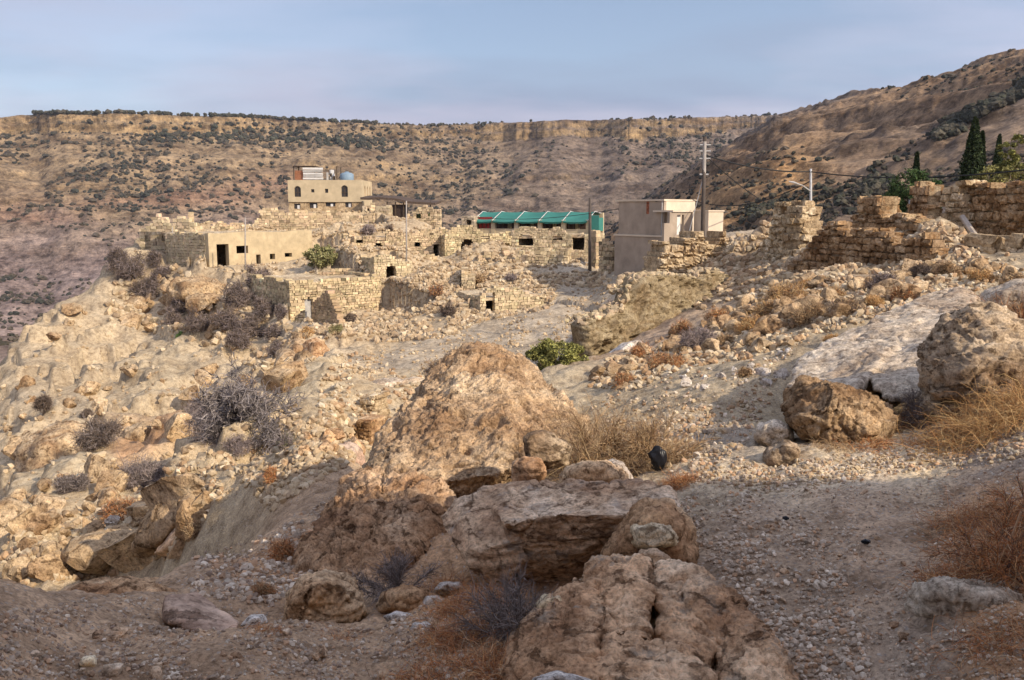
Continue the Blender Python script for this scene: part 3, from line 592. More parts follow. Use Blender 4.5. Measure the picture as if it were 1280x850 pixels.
def roughen(V, N, size, amp, rng, kind='crag'):
    o = rng.uniform(5, 60, 3); f = 1 / size; x, y, z = (V + o).T
    if kind == 'sand':
        d = 1.3 * fbm(x*f*0.9, y*f*0.9, z*f*0.9, 3) + 0.30 * fbm(x*f*4.5, y*f*4.5, z*f*5.5, 2, 0.5, 'b') + 0.16 * fbm(x*f*14, y*f*14, z*f*14, 4, 0.7, 'b')
        hol = noise3(x*f*2.6+5, y*f*2.6, z*f*2.6); d = d - 1.5 * sstep(0.30, 0.55, hol) - 0.8 * sstep(0.03, 0.0, np.abs(noise3(x*f*0.8+2, y*f*0.8, z*f*0.8)))
        p = noise3(x*f*11, y*f*11, z*f*11); d = d - 0.45 * sstep(0.25, 0.5, p)
    elif kind == 'smooth':
        d = 0.9 * fbm(x*f*0.9, y*f*0.9, z*f*1.6, 3) + 0.25 * fbm(x*f*4, y*f*4, z*f*9, 4, 0.6, 'r') - 0.5 * sstep(0.06, 0.0, np.abs(noise3(x*f*1.6, y*f*1.6, z*f*1.6)))
    else:
        d = 0.7 * fbm(x*f*1.2, y*f*1.2, z*f*1.2, 3, 0.5, 'r') + 0.45 * fbm(x*f*4, y*f*4, z*f*4, 6, 0.66, 'r')
        q = z * f * 3.0 + 0.8 * noise3(x*f*1.5, y*f*1.5, z*f*1.5); d = d + 0.38 * (sstep(0.36, 0.64, q - np.floor(q)) - 0.5)
        d = d - 0.7 * sstep(0.05, 0.0, np.abs(noise3(x*f*1.3+9, y*f*1.3, z*f*1.3)))
    return V + N * (d * amp)[:, None]
def boulder(name, label, lobes, voxel, mat, size, amp, kind='crag', chips=0, group=None, cat='rock', seed=1, smooth=6, parent=None):
    rng = np.random.default_rng(seed); P = []
    for L in lobes: P.append([at(*p) for p in L])
    V, N, q = remesh(P, voxel, smooth)
    if chips: V = chip(V, chips, 0.70 if chips < 9 else 0.80, 0.93 if chips < 9 else 0.97, rng)
    V = roughen(V, N, size, amp, rng, kind)
    base = np.array([V[:,0].mean(), V[:,1].mean(), V[:,2].min()])
    o = obj_at(name, V, q, mat, base, smooth=True)
    if parent is None: tag(o, label, cat, group)
    return o
def lobe(outline, r, thick, front=0.45, shrink=0.62, tilt=0.0):
    """an outline seen at r with a body bulging towards and away from the viewer; tilt leans its top back"""
    o = np.array(outline, float); c = o.mean(0); y0, y1 = o[:,1].min(), o[:,1].max(); P = []
    for p in o: P.append((p[0], p[1], r + tilt * (y1 - p[1]) / (y1 - y0)))
    for p in o:
        a = c + (p - c) * shrink; P.append((a[0], a[1], r - thick * front + tilt * (y1 - a[1]) / (y1 - y0)))
        a = c + (p - c) * 0.8; P.append((a[0], a[1], r + thick * (1 - front) + tilt * (y1 - a[1]) / (y1 - y0)))
    return P

boulder('boulder', 'largest sandy orange conglomerate boulder, pitted and undercut, in the middle foreground', [
  [(520,606,6.3),(620,592,6.4),(480,592,6.6),(640,540,6.9),(560,500,7.4),(600,431,8.8),(628,431,8.9),(650,440,8.9),(578,433,8.8),(560,438,8.8),(540,452,8.6),(520,485,8.0),(640,442,9.0),(448,583,7.0),(446,600,7.0),(470,555,7.4),(690,478,8.8),(705,520,7.9),(700,570,7.0),(600,450,10.2),(500,540,9.0),(690,500,9.6),(600,650,6.6),(500,640,6.8),(700,640,7.3),(560,690,8.5)],
  [(690,478,8.6),(735,520,7.9),(745,560,7.2),(700,590,6.6),(640,600,6.6),(660,500,8.5),(720,600,8),(700,520,10)]],
  0.019, M_SANDY, 0.55, 0.075, 'sand', seed=3, smooth=10)
boulder('boulder', 'dark reddish crumbling rock mass under the left overhang of the largest boulder', [
  [(470,622,6.3),(443,604,6.9),(425,640,6.5),(392,705,5.7),(400,745,5.4),(460,748,5.0),(495,715,5.3),(545,660,5.8),(560,635,6.0),(540,620,6.1),(500,610,7),(450,650,8),(560,680,8),(480,670,5.8)]], 0.015, M_RED, 0.45, 0.075, 'crag', seed=4, smooth=4)
boulder('boulder', 'broad flat-topped grey limestone boulder with a dark undercut front, below the largest boulder', [
  [(600,615,4.95),(640,608,4.95),(720,602,4.9),(800,602,4.8),(838,612,4.6),(850,638,4.35),(790,648,4.2),(700,655,4.15),(630,655,4.25),(650,720,4.5),(700,742,4.6),(760,735,4.65),(840,690,4.5),(640,700,5.2),(820,700,5.2)],
  [(560,628,4.95),(548,655,4.7),(552,690,4.5),(600,735,4.2),(650,730,4.15),(660,640,4.4),(640,612,4.8),(600,700,5.3),(560,690,5.2)]],
  0.011, M_GREY, 0.42, 0.036, 'smooth', seed=5, smooth=2, chips=8)
boulder('boulder', 'rugged brown boulder of fractured blocks at the bottom edge beside the gravel path', [
  [(640,812,3.0),(628,845,2.9),(660,783,3.1),(700,748,3.25),(742,733,3.22),(752,800,2.95),(735,860,2.65),(680,895,2.5),(690,770,3.6)],
  [(745,706,3.42),(802,703,3.46),(816,738,3.15),(800,800,2.93),(752,790,2.97),(738,730,3.3),(780,870,2.7),(735,850,2.8),(770,730,3.8)],
  [(824,713,3.42),(862,713,3.4),(889,737,3.27),(906,775,3.1),(882,832,2.93),(832,802,2.98),(818,738,3.2),(850,870,2.75),(850,740,3.85)],
  [(768,806,2.88),(862,818,2.86),(884,850,2.78),(872,898,2.55),(765,898,2.55),(742,842,2.72),(820,840,3.3)],
  [(890,742,3.28),(920,757,3.18),(957,800,3.0),(994,864,2.82),(982,900,2.6),(915,895,2.65),(906,812,3.02),(900,790,3.5)],
  [(700,752,3.4),(760,716,3.5),(850,722,3.5),(900,760,3.3),(880,860,3.0),(700,860,3.0),(800,760,3.7)]],
  0.0085, M_CRAG, 0.24, 0.026, 'crag', seed=8, smooth=2)
boulder('rock', 'reddish brown rock that carries the pale yellow stone beside the gravel path', [lobe([(786,650),(800,632),(835,628),(858,650),(868,690),(872,712),(820,722),(775,715),(755,700)], 4.0, 0.5)], 0.014, M_BROWN, 0.2, 0.02, seed=9)
boulder('stone', 'pale yellow angular stone lying on the brown rock beside the path', [lobe([(788,658),(815,653),(835,655),(850,668),(845,682),(815,688),(790,682)], 3.78, 0.16)], 0.007, M_YELLOW, 0.12, 0.007, seed=10, smooth=3)
boulder('stone', 'small grey stone wedged under the pale yellow stone', [lobe([(800,690),(820,686),(836,697),(838,710),(805,714)], 3.66, 0.14)], 0.007, M_GREY, 0.1, 0.007, seed=11, smooth=3)
boulder('stone', 'off-white rounded stone at the left shoulder of the bottom boulder', [lobe([(668,758),(680,746),(702,744),(713,756),(708,775),(672,778)], 3.22, 0.16)], 0.007, M_YELLOW, 0.1, 0.007, seed=12, smooth=3)
boulder('boulder', 'rounded ochre-brown boulder with a pocked face, left of the bottom bush', [lobe([(343,778),(350,742),(375,720),(410,711),(440,718),(457,742),(470,768),(462,786),(400,798),(352,795)], 4.25, 0.5)], 0.012, M_BROWN, 0.24, 0.030, 'sand', seed=13)
boulder('rock', 'tilted flat reddish slab casting shade on the soil, lower left', [[(202,762,4.1),(206,744,4.15),(245,739,4.3),(300,778,3.9),(292,796,3.75),(272,804,3.65),(236,786,3.8),(204,776,3.95),(220,800,4.4),(280,800,4.2)]], 0.009, M_PINK, 0.3, 0.012, 'smooth', seed=14, smooth=3)
boulder('rock', 'dark brown rock cut by the left edge of the picture', [lobe([(-60,790),(-50,745),(0,738),(40,750),(50,768),(20,785)], 4.5, 0.6)], 0.014, M_BROWN, 0.3, 0.03, seed=15)
boulder('rock', 'low reddish rock hump sunk in the soil, lower left', [lobe([(60,775),(80,745),(130,733),(190,732),(240,745),(245,770),(150,785)], 4.9, 0.6, tilt=0.4)], 0.016, M_BROWN, 0.3, 0.03, seed=16)
boulder('boulder', 'smooth orange and pink marl boulder in the gully on the left', [lobe([(192,692),(212,665),(238,640),(265,624),(292,628),(320,655),(312,670),(282,682),(230,696)], 14.8, 1.8, tilt=0.6)], 0.05, M_ORANGE, 1.2, 0.07, 'smooth', chips=5, seed=17, smooth=2)
boulder('rock', 'leaning greenish tan slab left of the orange boulder', [lobe([(168,690),(190,640),(215,608),(240,600),(250,612),(222,650),(195,692)], 15.6, 1.4)], 0.05, M_TAN, 0.9, 0.06, chips=6, seed=18, smooth=2)
boulder('rock', 'pinkish cleft outcrop above the orange boulder', [lobe([(322,658),(332,622),(350,598),(385,578),(440,562),(450,585),(415,612),(370,640),(335,662)], 12.9, 1.5, tilt=0.5)], 0.045, M_PINK, 0.9, 0.08, 'crag', chips=4, seed=19, smooth=3)
boulder('rock', 'whitish ledge right of the cleft pink outcrop', [lobe([(362,640),(380,618),(410,603),(445,592),(450,612),(420,640),(380,662)], 11.9, 1.0)], 0.04, M_LIME, 0.7, 0.05, 'smooth', seed=20, smooth=3)
boulder('boulder', 'dome of pale pink rock below the ruined village terrace', [lobe([(345,522),(350,492),(368,476),(392,480),(412,502),(410,522)], 35.5, 3.0)], 0.12, M_PINK, 2.2, 0.12, 'smooth', seed=21, smooth=4)
boulder('outcrop', 'long pale limestone outcrop sloping up to the right, left half beside the red bush', [
  [(985,482,8.1),(995,458,8.8),(1030,432,9.5),(1100,396,10.6),(1150,371,11.6),(1160,390,10.5),(1110,440,8.6),(1075,480,7.6),(1060,505,7.3),(1000,505,7.7),(1020,520,9),(1120,470,11.5)],
  [(1100,396,10.6),(1150,371,11.6),(1195,362,12),(1222,373,11.6),(1215,405,9.6),(1185,450,8.2),(1165,492,7.3),(1110,500,7.3),(1088,480,7.7),(1100,440,8.8),(1110,420,9.6),(1200,470,11.5)]],
  0.024, M_LIME, 0.7, 0.055, 'smooth', seed=22, smooth=5)
boulder('boulder', 'tall tan craggy boulder at the right edge in front of the pale outcrop', [
  [(1160,525,6.9),(1157,465,7.1),(1172,425,7.3),(1190,396,7.5),(1215,383,7.6),(1240,386,7.6),(1262,410,7.5),(1278,452,7.3),(1330,490,7.0),(1330,545,6.7),(1220,545,6.5),(1200,470,6.7),(1240,440,6.9),(1200,500,8.5),(1300,500,8.5)]],
  0.016, M_CRAG_SUNLIT, 0.4, 0.06, 'crag', seed=23, smooth=3, chips=14)
boulder('boulder', 'low brown jagged boulder beside the path bend, below the pale outcrop', [lobe([(984,525),(986,495),(1002,477),(1040,491),(1082,497),(1112,512),(1120,540),(1085,562),(1030,562),(995,545)], 6.7, 0.7)], 0.012, M_BROWN_SUNLIT, 0.26, 0.036, seed=24, chips=8, smooth=2)
boulder('rock', 'small pale rock left of the jagged brown boulder', [lobe([(945,548),(950,533),(970,527),(988,535),(990,555),(962,562)], 6.6, 0.3)], 0.011, M_LIME, 0.2, 0.015, seed=25)
boulder('rock', 'small ochre rock at the path edge, nearest below the jagged brown boulder', [lobe([(952,582),(960,562),(985,553),(1002,562),(1000,582),(970,592)], 5.9, 0.3)], 0.010, M_CRAG_SUNLIT, 0.2, 0.014, seed=26, chips=6)
boulder('rock', 'knobbly white rock on the soil at the lower right under the red grass', [lobe([(1138,768),(1143,742),(1165,727),(1205,731),(1270,746),(1275,756),(1235,764),(1190,774)], 3.35, 0.22)], 0.008, M_LIME, 0.14, 0.016, seed=27, smooth=4)
boulder('rock', 'slanted slab of pale rock resting on the shoulder of the largest boulder', [lobe([(652,548),(664,535),(690,543),(712,558),(708,580),(682,584),(655,578)], 5.95, 0.35)], 0.009, M_CRAG_SUNLIT, 0.2, 0.012, chips=6, seed=28, smooth=3)
boulder('rock', 'squat grey-brown block beside the slanted slab on the largest boulder', [lobe([(640,606),(642,580),(655,573),(675,576),(681,590),(676,608)], 5.55, 0.22)], 0.008, M_CRAG, 0.15, 0.012, chips=4, seed=29, smooth=3)
boulder('rock', 'rounded brown rock behind the flat-topped boulder', [lobe([(698,606),(708,588),(730,579),(760,580),(782,595),(786,610)], 5.3, 0.3)], 0.010, M_BROWN, 0.15, 0.014, seed=30, smooth=3)
boulder('stone', 'white angular stone leaning behind the rounded brown rock', [lobe([(752,582),(765,574),(778,578),(792,600),(785,608),(760,600)], 5.5, 0.15)], 0.008, M_WHITE, 0.12, 0.006, seed=31, smooth=2)
boulder('outcrop', 'grey rounded outcrop at the right edge above the tan boulder', [lobe([(1215,392),(1230,365),(1270,352),(1330,350),(1340,395)], 12.5, 2.0)], 0.04, M_LIME, 0.6, 0.05, 'smooth', seed=32)
boulder('boulder', 'white flat-faced boulder at the foot of the plastered retaining wall', [lobe([(745,468),(752,450),(778,430),(800,423),(808,434),(792,458),(765,474)], 19, 1.2)], 0.05, M_WHITE, 0.7, 0.04, 'smooth', chips=5, seed=33, smooth=3)
boulder('rock', 'brown low rock under the white flat-faced boulder', [lobe([(765,478),(772,464),(800,456),(825,462),(822,476)], 17.5, 0.8)], 0.04, M_BROWN, 0.5, 0.04, chips=4, seed=34, smooth=3)
boulder('rock', 'oblong brown block among the foreground stones left of the red grass', [lobe([(474,762),(480,742),(505,735),(535,740),(538,758),(510,768)], 4.1, 0.22)], 0.008, M_BROWN, 0.14, 0.012, chips=4, seed=35, smooth=3)
for k, (ol, r, lab) in enumerate([([(541,738),(550,728),(575,727),(580,736),(565,743)], 4.3, 'white flat stone just right of the oblong brown block'),
    ([(525,758),(532,745),(548,744),(556,753),(540,764)], 4.0, 'small white stone in the gap right of the oblong brown block'),
    ([(512,792),(516,779),(540,777),(548,786),(540,797)], 3.6, 'pale oblong stone lowest of the white stones left of the red grass'),
    ([(478,770),(495,764),(515,768),(512,778),(485,780)], 3.85, 'pale stone at the foot of the oblong brown block'),
    ([(300,782),(312,770),(330,768),(336,778),(318,790)], 3.9, 'whitish stone between tilted slab and rounded ochre boulder'),
    ([(745,850),(720,858),(690,872),(660,868),(665,848),(695,838)], 2.62, 'pale stone at the bottom edge under the rugged boulder'),
    ([(100,832),(102,822),(118,820),(120,832)], 3.05, 'ochre stone on the dark soil at the lower left'),
    ([(568,820),(570,812),(584,811),(588,822)], 3.2, 'rounded brown stone in the red grass at the bottom'),
    ([(738,788),(742,778),(748,779),(752,790)], 3.1, 'small pebble on the rugged bottom boulder')]):
    if k == 8: continue
    boulder('stone', lab, [lobe(ol, r, 0.14)], 0.006, M_YELLOW if k == 6 else (M_BROWN if k == 7 else M_WHITE), 0.1, 0.005, 'smooth', seed=40 + k, smooth=2)
for k, (ol, r, th, mat, lab) in enumerate([
    ([(28,600),(34,556),(80,535),(130,542),(150,570),(130,600),(80,610)], 50, 6, M_TAN, 'block-like tan ledge with a striped vertical side on the left slope'),
    ([(-20,690),(-15,640),(10,625),(35,640),(38,668),(20,690)], 30, 3, M_TAN, 'tan boulder at the left edge on the lower slope'),
    ([(105,560),(112,545),(135,540),(150,552),(148,566)], 48, 2.5, M_LIME, 'pale rock in front of the grey bush on the left slope'),
    ([(150,566),(158,540),(185,530),(205,545),(200,570)], 46, 3, M_TAN, 'pale jagged rock right of the grey bush on the left slope'),
    ([(60,470),(65,452),(90,440),(100,452),(95,470)], 75, 4, M_TAN, 'squared pale rock high on the left spur'),
    ([(75,620),(78,605),(100,598),(112,612),(108,630)], 36, 2.2, M_ORANGE, 'upright orange-tan rock on the lower left slope'),
    ([(120,640),(128,615),(140,612),(150,628),(145,645)], 30, 1.6, M_TAN, 'pale split rock standing by the reddish hollow on the left'),
    ([(205,372),(215,352),(250,350),(300,362),(330,375),(320,392),(250,384)], 80, 5, M_TAN, 'long pale ledge just under the village track'),
    ([(150,398),(155,378),(175,372),(190,384),(185,402)], 86, 4, M_TAN, 'pale rock poking from the dark scrub under the village nose'),
    ([(395,525),(405,508),(440,500),(470,505),(470,525),(430,532)], 30, 3, M_TAN, 'rocky lip below the plaza track, left of the largest boulder'),
    ([(430,505),(440,488),(480,480),(520,478),(540,486),(500,500)], 33, 3, M_LIME, 'pale flat ledge at the near edge of the plaza'),
    ([(345,480),(350,440),(375,425),(395,440),(395,475)], 58, 4, M_TAN, 'vertical rock rib below the village edge beside the ravine'),
    ([(375,470),(380,432),(398,426),(408,440),(405,470)], 57, 4, M_BROWN, 'dark brown rock rib right of the pale vertical rib')]):
    boulder('outcrop', lab, [lobe(ol, r, th)], th / 26, mat, th * 0.45, th * 0.045, 'crag', chips=7, seed=60 + k, smooth=2)

# ---- pool of loose rocks (unit size) shared by the scattered stones
def ico(sub):
    bm = bmesh.new(); bmesh.ops.create_icosphere(bm, subdivisions=sub, radius=0.5); V = np.array([v.co[:] for v in bm.verts]); T = np.array([[v.index for v in f.verts] for f in bm.faces]); bm.free(); return V, T
def loose(sub, seed, nchip, amp, flat=0.75):
    rng = np.random.default_rng(seed); V, T = ico(sub); N = V / 0.5
    V = V * np.array([1, rng.uniform(0.65, 0.95), rng.uniform(flat * 0.75, flat)])
    V = chip(V * 1.35, nchip, 0.42, 0.80, rng)
    if amp: V = V + N * (amp * fbm(V[:,0]*4+seed, V[:,1]*4, V[:,2]*4, 3, 0.55, 'r'))[:, None]
    return V - V.mean(0), T
POOL_MID = [loose(3, 100 + i, 12, 0.035) for i in range(10)]
POOL_LOW = [loose(1, 200 + i, 8, 0.0) for i in range(14)]
POOL_BIG = [loose(4, 300 + i, 16, 0.03) for i in range(6)]
def rotm(rng, n, tilt=0.35):
    a = rng.uniform(0, 2 * np.pi, n); tx = rng.normal(0, tilt, n); ty = rng.normal(0, tilt, n)
    ca, sa = np.cos(a), np.sin(a); Z = np.zeros(n); O = np.ones(n)
    Rz = np.stack([np.stack([ca, -sa, Z], -1), np.stack([sa, ca, Z], -1), np.stack([Z, Z, O], -1)], 1)
    Rx = np.stack([np.stack([O, Z, Z], -1), np.stack([Z, np.cos(tx), -np.sin(tx)], -1), np.stack([Z, np.sin(tx), np.cos(tx)], -1)], 1)
    Ry = np.stack([np.stack([np.cos(ty), Z, np.sin(ty)], -1), np.stack([Z, O, Z], -1), np.stack([-np.sin(ty), Z, np.cos(ty)], -1)], 1)
    return Rx @ Ry @ Rz
def stones_mesh(name, P, S, mat, rng, label=None, pool=None, sink=0.2, cols=None, kind='stuff', parent=None, squash=1.0, smooth=False):
    """many small stones as ONE mesh of real geometry"""
    pool = pool or POOL_LOW; n = len(P); which = rng.integers(0, len(pool), n); M = rotm(rng, n); Vs = []; Ts = []; Cs = []; off = 0
    for k in range(len(pool)):
        idx = np.where(which == k)[0]
        if not len(idx): continue
        V0, T0_ = pool[k]; W = np.einsum('nij,vj->nvi', M[idx], V0) * S[idx, None, None]; W[..., 2] *= squash; W += P[idx, None, :] + np.array([0, 0, 1]) * (S[idx, None, None] * (0.30 - sink) * squash)
        Vs.append(W.reshape(-1, 3)); Ts.append((T0_[None] + (np.arange(len(idx)) * len(V0))[:, None, None] + off).reshape(-1, 3)); off += len(idx) * len(V0)
        if cols is not None: Cs.append(np.repeat(cols[idx], len(V0), axis=0))
    V = np.vstack(Vs); T = np.vstack(Ts)
    o = obj_at(name, V, T, mat, np.array([V[:,0].mean(), V[:,1].mean(), V[:,2].min()]), parent, smooth=smooth, col=np.vstack(Cs) if cols is not None else None)
    o['kind'] = kind
    if label: o['label'] = label
    return o
# ---- words that single out one of many alike things by what stands next to it
_ORD = 'nearest,second nearest,third nearest,fourth nearest,fifth nearest,sixth nearest,seventh nearest,eighth nearest,ninth nearest,tenth nearest,eleventh nearest,twelfth nearest,thirteenth nearest,fourteenth nearest,fifteenth nearest,sixteenth nearest,seventeenth nearest,eighteenth nearest,nineteenth nearest,twentieth nearest,twenty-first nearest,twenty-second nearest,twenty-third nearest,twenty-fourth nearest,twenty-fifth nearest,twenty-sixth nearest,twenty-seventh nearest,twenty-eighth nearest,twenty-ninth nearest,thirtieth nearest,thirty-first nearest,thirty-second nearest,thirty-third nearest,thirty-fourth nearest,thirty-fifth nearest,thirty-sixth nearest,thirty-seventh nearest,thirty-eighth nearest'.split(',')
def single_out(kind, PXY, marks):
    """labels for alike things at picture points: the kind, its side of the nearest landmark and its rank there"""
    cells = {}; lab = [None] * len(PXY)
    for i, (x, y) in enumerate(PXY):
        d = [((x - m[0]) ** 2 + (y - m[1]) ** 2) for m in marks]; j = int(np.argmin(d)); m = marks[j]; dx, dy = x - m[0], y - m[1]
        side = 'left of' if dx < 0 else 'right of'
        if abs(dy) > abs(dx): side = 'below' if dy > 0 else 'above'
        cells.setdefault((j, side), []).append((d[j], i))
    for (j, side), L_ in cells.items():
        for k, (_, i) in enumerate(sorted(L_)): lab[i] = f"{kind} {side} the {marks[j][2]}" + (', ' + (_ORD[k] if k < 38 else 'among the farthest') + ' to it' if len(L_) > 1 else '')
    return lab
LM_CLIFF = [(205,300,'leftmost ruin'),(300,340,'long flat-roofed house'),(365,380,'track wall corner'),(265,368,'long pale ledge'),(310,470,'leafless tree top')]
LM_LEFT = [(80,565,'block-like ledge'),(125,540,'rounded dark grey bush'),(180,590,'wide grey bush'),(310,490,'leafless tree'),(265,655,'orange boulder'),(265,368,'long pale ledge'),(95,450,'squared pale rock'),(95,612,'upright orange-tan rock'),(380,500,'pale pink dome'),(135,625,'pale split rock'),(240,430,'hanging scrub'),(365,380,'track wall corner'),(20,655,'tan edge boulder'),(425,548,'dark ravine wall'),(380,605,'cleft pink outcrop')]
LM_RIGHT = [(980,370,'orange dry bush'),(1062,385,'dark brown bush'),(775,445,'white flat-faced boulder'),(872,425,'mauve leafless bush'),(1160,360,'pale outcrop tip'),(1000,345,'wall corner'),(1100,350,'mauve-brown bush'),(940,405,'straw-coloured bush'),(1225,300,'leaning beam'),(1228,345,'orange tuft'),(832,455,'flat rusty bush'),(1190,325,'low end of the long wall'),(1258,305,'course of large blocks')]
LM_FORE = [(400,755,'ochre-brown boulder'),(250,770,'tilted slab'),(110,827,'ochre stone'),(550,760,'small white stone'),(800,780,'rugged boulder'),(1200,750,'knobbly white rock'),(1082,681,'black lump'),(982,650,'farther black lump'),(1050,530,'jagged brown boulder'),(820,670,'yellow stone'),(150,755,'reddish hump')]
LM_FAR = [(40,160,'left cliff end'),(150,230,'pinkish gully'),(210,285,'leftmost ruin'),(420,225,'cream house'),(320,200,'reddish band'),(500,250,'brown canopy'),(600,262,'left shelter end'),(738,262,'dark wooden pole'),(815,250,'boxy house roof'),(881,180,'utility pole top'),(1013,215,'lamp post'),(960,250,'ruined tower'),(1085,245,'wall stub'),(1143,205,'young cypress'),(1211,165,'tallest cypress'),(60,330,'pink slope foot'),(600,180,'middle cliff'),(100,400,'spur skyline'),(20,270,'pale strip at the left edge'),(1100,150,'ridge crest'),(700,215,'grey gully above the shelter')]
_NL = {}
def next_label(kind, px, py, marks, what):
    L_ = _NL.setdefault(what, []); L_.append((px, py)); return '@%s|%s|%d' % (what, kind, len(L_) - 1)
def settle_labels():
    for o in scene.objects:
        l = o.get('label')
        if l and l[0] == '@':
            what, kind, k = l[1:].split('|'); o['label'] = single_out(kind, _NL[what], LM_CLIFF)[int(k)]
# ============================================================ MASONRY
M_VSTONE = attr_mat('village_stone', bump=0.03, sc=7, vary=0.22)
M_MORTAR = rock_mat('earth_mortar', [(0.34,0.25,0.15),(0.43,0.325,0.2),(0.50,0.39,0.25)], 0.9, 0.04, 0.2, crack=0)
M_ROOFEARTH = rock_mat('earth_roof', [(0.42,0.33,0.215),(0.49,0.40,0.27),(0.55,0.46,0.33)], 0.5, 0.05, 0.0, crack=0)
M_PLASTER = plain_mat('old_plaster', (0.49,0.385,0.235), var=0.16, sc=1.2, bump=0.05)
M_WALLSTONE = rock_mat('wall_stone', [(0.25,0.15,0.075),(0.36,0.235,0.125),(0.45,0.325,0.195)], 1.4, 0.02, 0.15, objrand=0.34, crack=0)
M_DARKMORT = rock_mat('dark_joint_earth', [(0.20,0.13,0.075),(0.27,0.185,0.11),(0.32,0.23,0.15)], 1.2, 0.02, 0.1, crack=0)  # darker earth in the joints of the long wall
M_PALESTONE = rock_mat('pale_wall_stone', [(0.38,0.28,0.165),(0.50,0.39,0.245),(0.58,0.48,0.33)], 1.4, 0.02, 0.15, objrand=0.26, crack=0)
M_DARKWOOD = plain_mat('dark_wood', (0.09,0.065,0.045), var=0.3, sc=5)
M_GREYDOOR = plain_mat('grey_door', (0.42,0.40,0.37), var=0.15, sc=3)
M_BLACK = plain_mat('dark_room', (0.03,0.026,0.022), var=0.1)
def stone_col(rng, n, base=(0.47,0.36,0.225), sp=0.16):
    k = rng.normal(1, sp, (n, 1)); h = rng.normal(0, 0.018, (n, 3)); return np.clip(np.array(base) * k * (1 + h), 0.05, 0.75)
def masonry(gs, gm, A, d, nrm, L, zb, topf, thick, ch, openings, rng, base=(0.50,0.37,0.22), sp=0.16, proud=0.03, gap=0.0):
    """coursed stones along a wall into gs (stones) and recessed core into gm. topf(u) absolute height; openings: (u0,u1,z0,z1,arch)"""
    A = np.asarray(A[:2]); z = zb; zmax = max(topf(u) for u in np.linspace(0, L, 60)) + 0.05
    def blocked(u0, u1, z0, z1):
        um = (u0 + u1) / 2; zm = (z0 + z1) / 2
        for (a, b_, c, e, arch) in openings:
            if a < um < b_ and c < zm < e:
                if arch:
                    hw = (b_ - a) / 2; zc = e - hw; 
                    if zm > zc and (um - (a + hw)) ** 2 + (zm - zc) ** 2 > hw * hw: continue
                return True
        return False
    while z < zmax:
        h = ch * rng.uniform(0.75, 1.3); u = -rng.uniform(0, ch); run = None
        while u < L:
            w = ch * rng.uniform(0.9, 2.3); u0 = max(u, 0); u1 = min(u + w, L)
            for (oa, ob, oc, oe, arch) in openings:      # trim a stone where an opening cuts it
                zm = z + h / 2
                if oc < zm < oe:
                    if arch:
                        hw = (ob - oa) / 2; zc = oe - hw
                        if zm > zc: hh_ = math.sqrt(max(hw * hw - (zm - zc) ** 2, 0)); oa, ob = oa + hw - hh_, ob - hw + hh_
                    if u0 < oa < u1 and (oa - u0) > (u1 - ob): u1 = oa
                    elif u0 < ob < u1: u0 = ob
            if u1 - u0 > 0.2 * ch:
                um = (u0 + u1) / 2; tp = topf(um)
                if z + h * 0.6 < tp and not blocked(u0, u1, z, z + h):
                    p = rng.uniform(-0.2, 1) * proud; g = 0.08 * ch
                    o = np.array([A[0] + d[0] * (u0 + g) - nrm[0] * p, A[1] + d[1] * (u0 + g) - nrm[1] * p, z + g * 0.5])
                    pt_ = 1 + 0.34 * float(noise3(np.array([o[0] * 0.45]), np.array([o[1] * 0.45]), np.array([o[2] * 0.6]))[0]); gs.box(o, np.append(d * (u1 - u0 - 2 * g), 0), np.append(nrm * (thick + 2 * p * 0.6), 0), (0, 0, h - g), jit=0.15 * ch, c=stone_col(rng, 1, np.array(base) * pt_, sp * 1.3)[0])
                    if run is None: run = [u0, u1]
                    else: run[1] = u1
                else:
                    if run and gm is not None: gm.box([A[0] + d[0]*run[0] + nrm[0]*0.06, A[1] + d[1]*run[0] + nrm[1]*0.06, z], np.append(d * (run[1]-run[0]), 0), np.append(nrm * (thick - 0.1), 0), (0, 0, h)); 
                    run = None
            u += w
        if run and gm is not None: gm.box([A[0] + d[0]*run[0] + nrm[0]*0.06, A[1] + d[1]*run[0] + nrm[1]*0.06, z], np.append(d * (run[1]-run[0]), 0), np.append(nrm * (thick - 0.1), 0), (0, 0, h))
        z += h
def ragged(rng, base, amp, L, step=0.9):
    n = max(3, int(L / step) + 2); k = rng.normal(0, amp, n); xs = np.linspace(0, L, n)
    if callable(base): return lambda u: base(u) + float(np.interp(u, xs, k))
    return lambda u: base + float(np.interp(u, xs, k))
def profile(fr, pts):
    """top of a wall from picture points (px, py)"""
    us = [fr.u(p[0], p[1])[0] for p in pts]; zs = [fr.z0 + fr.v(*p) for p in pts]
    return lambda u: float(np.interp(u, us, zs))
def opens(fr, lst):
    out = []
    for (x0, x1, y0, y1, arch) in lst:
        out.append((fr.u(x0)[0], fr.u(x1)[0], fr.z0 + fr.v((x0+x1)/2, y1), fr.z0 + fr.v((x0+x1)/2, y0), arch))
    return out
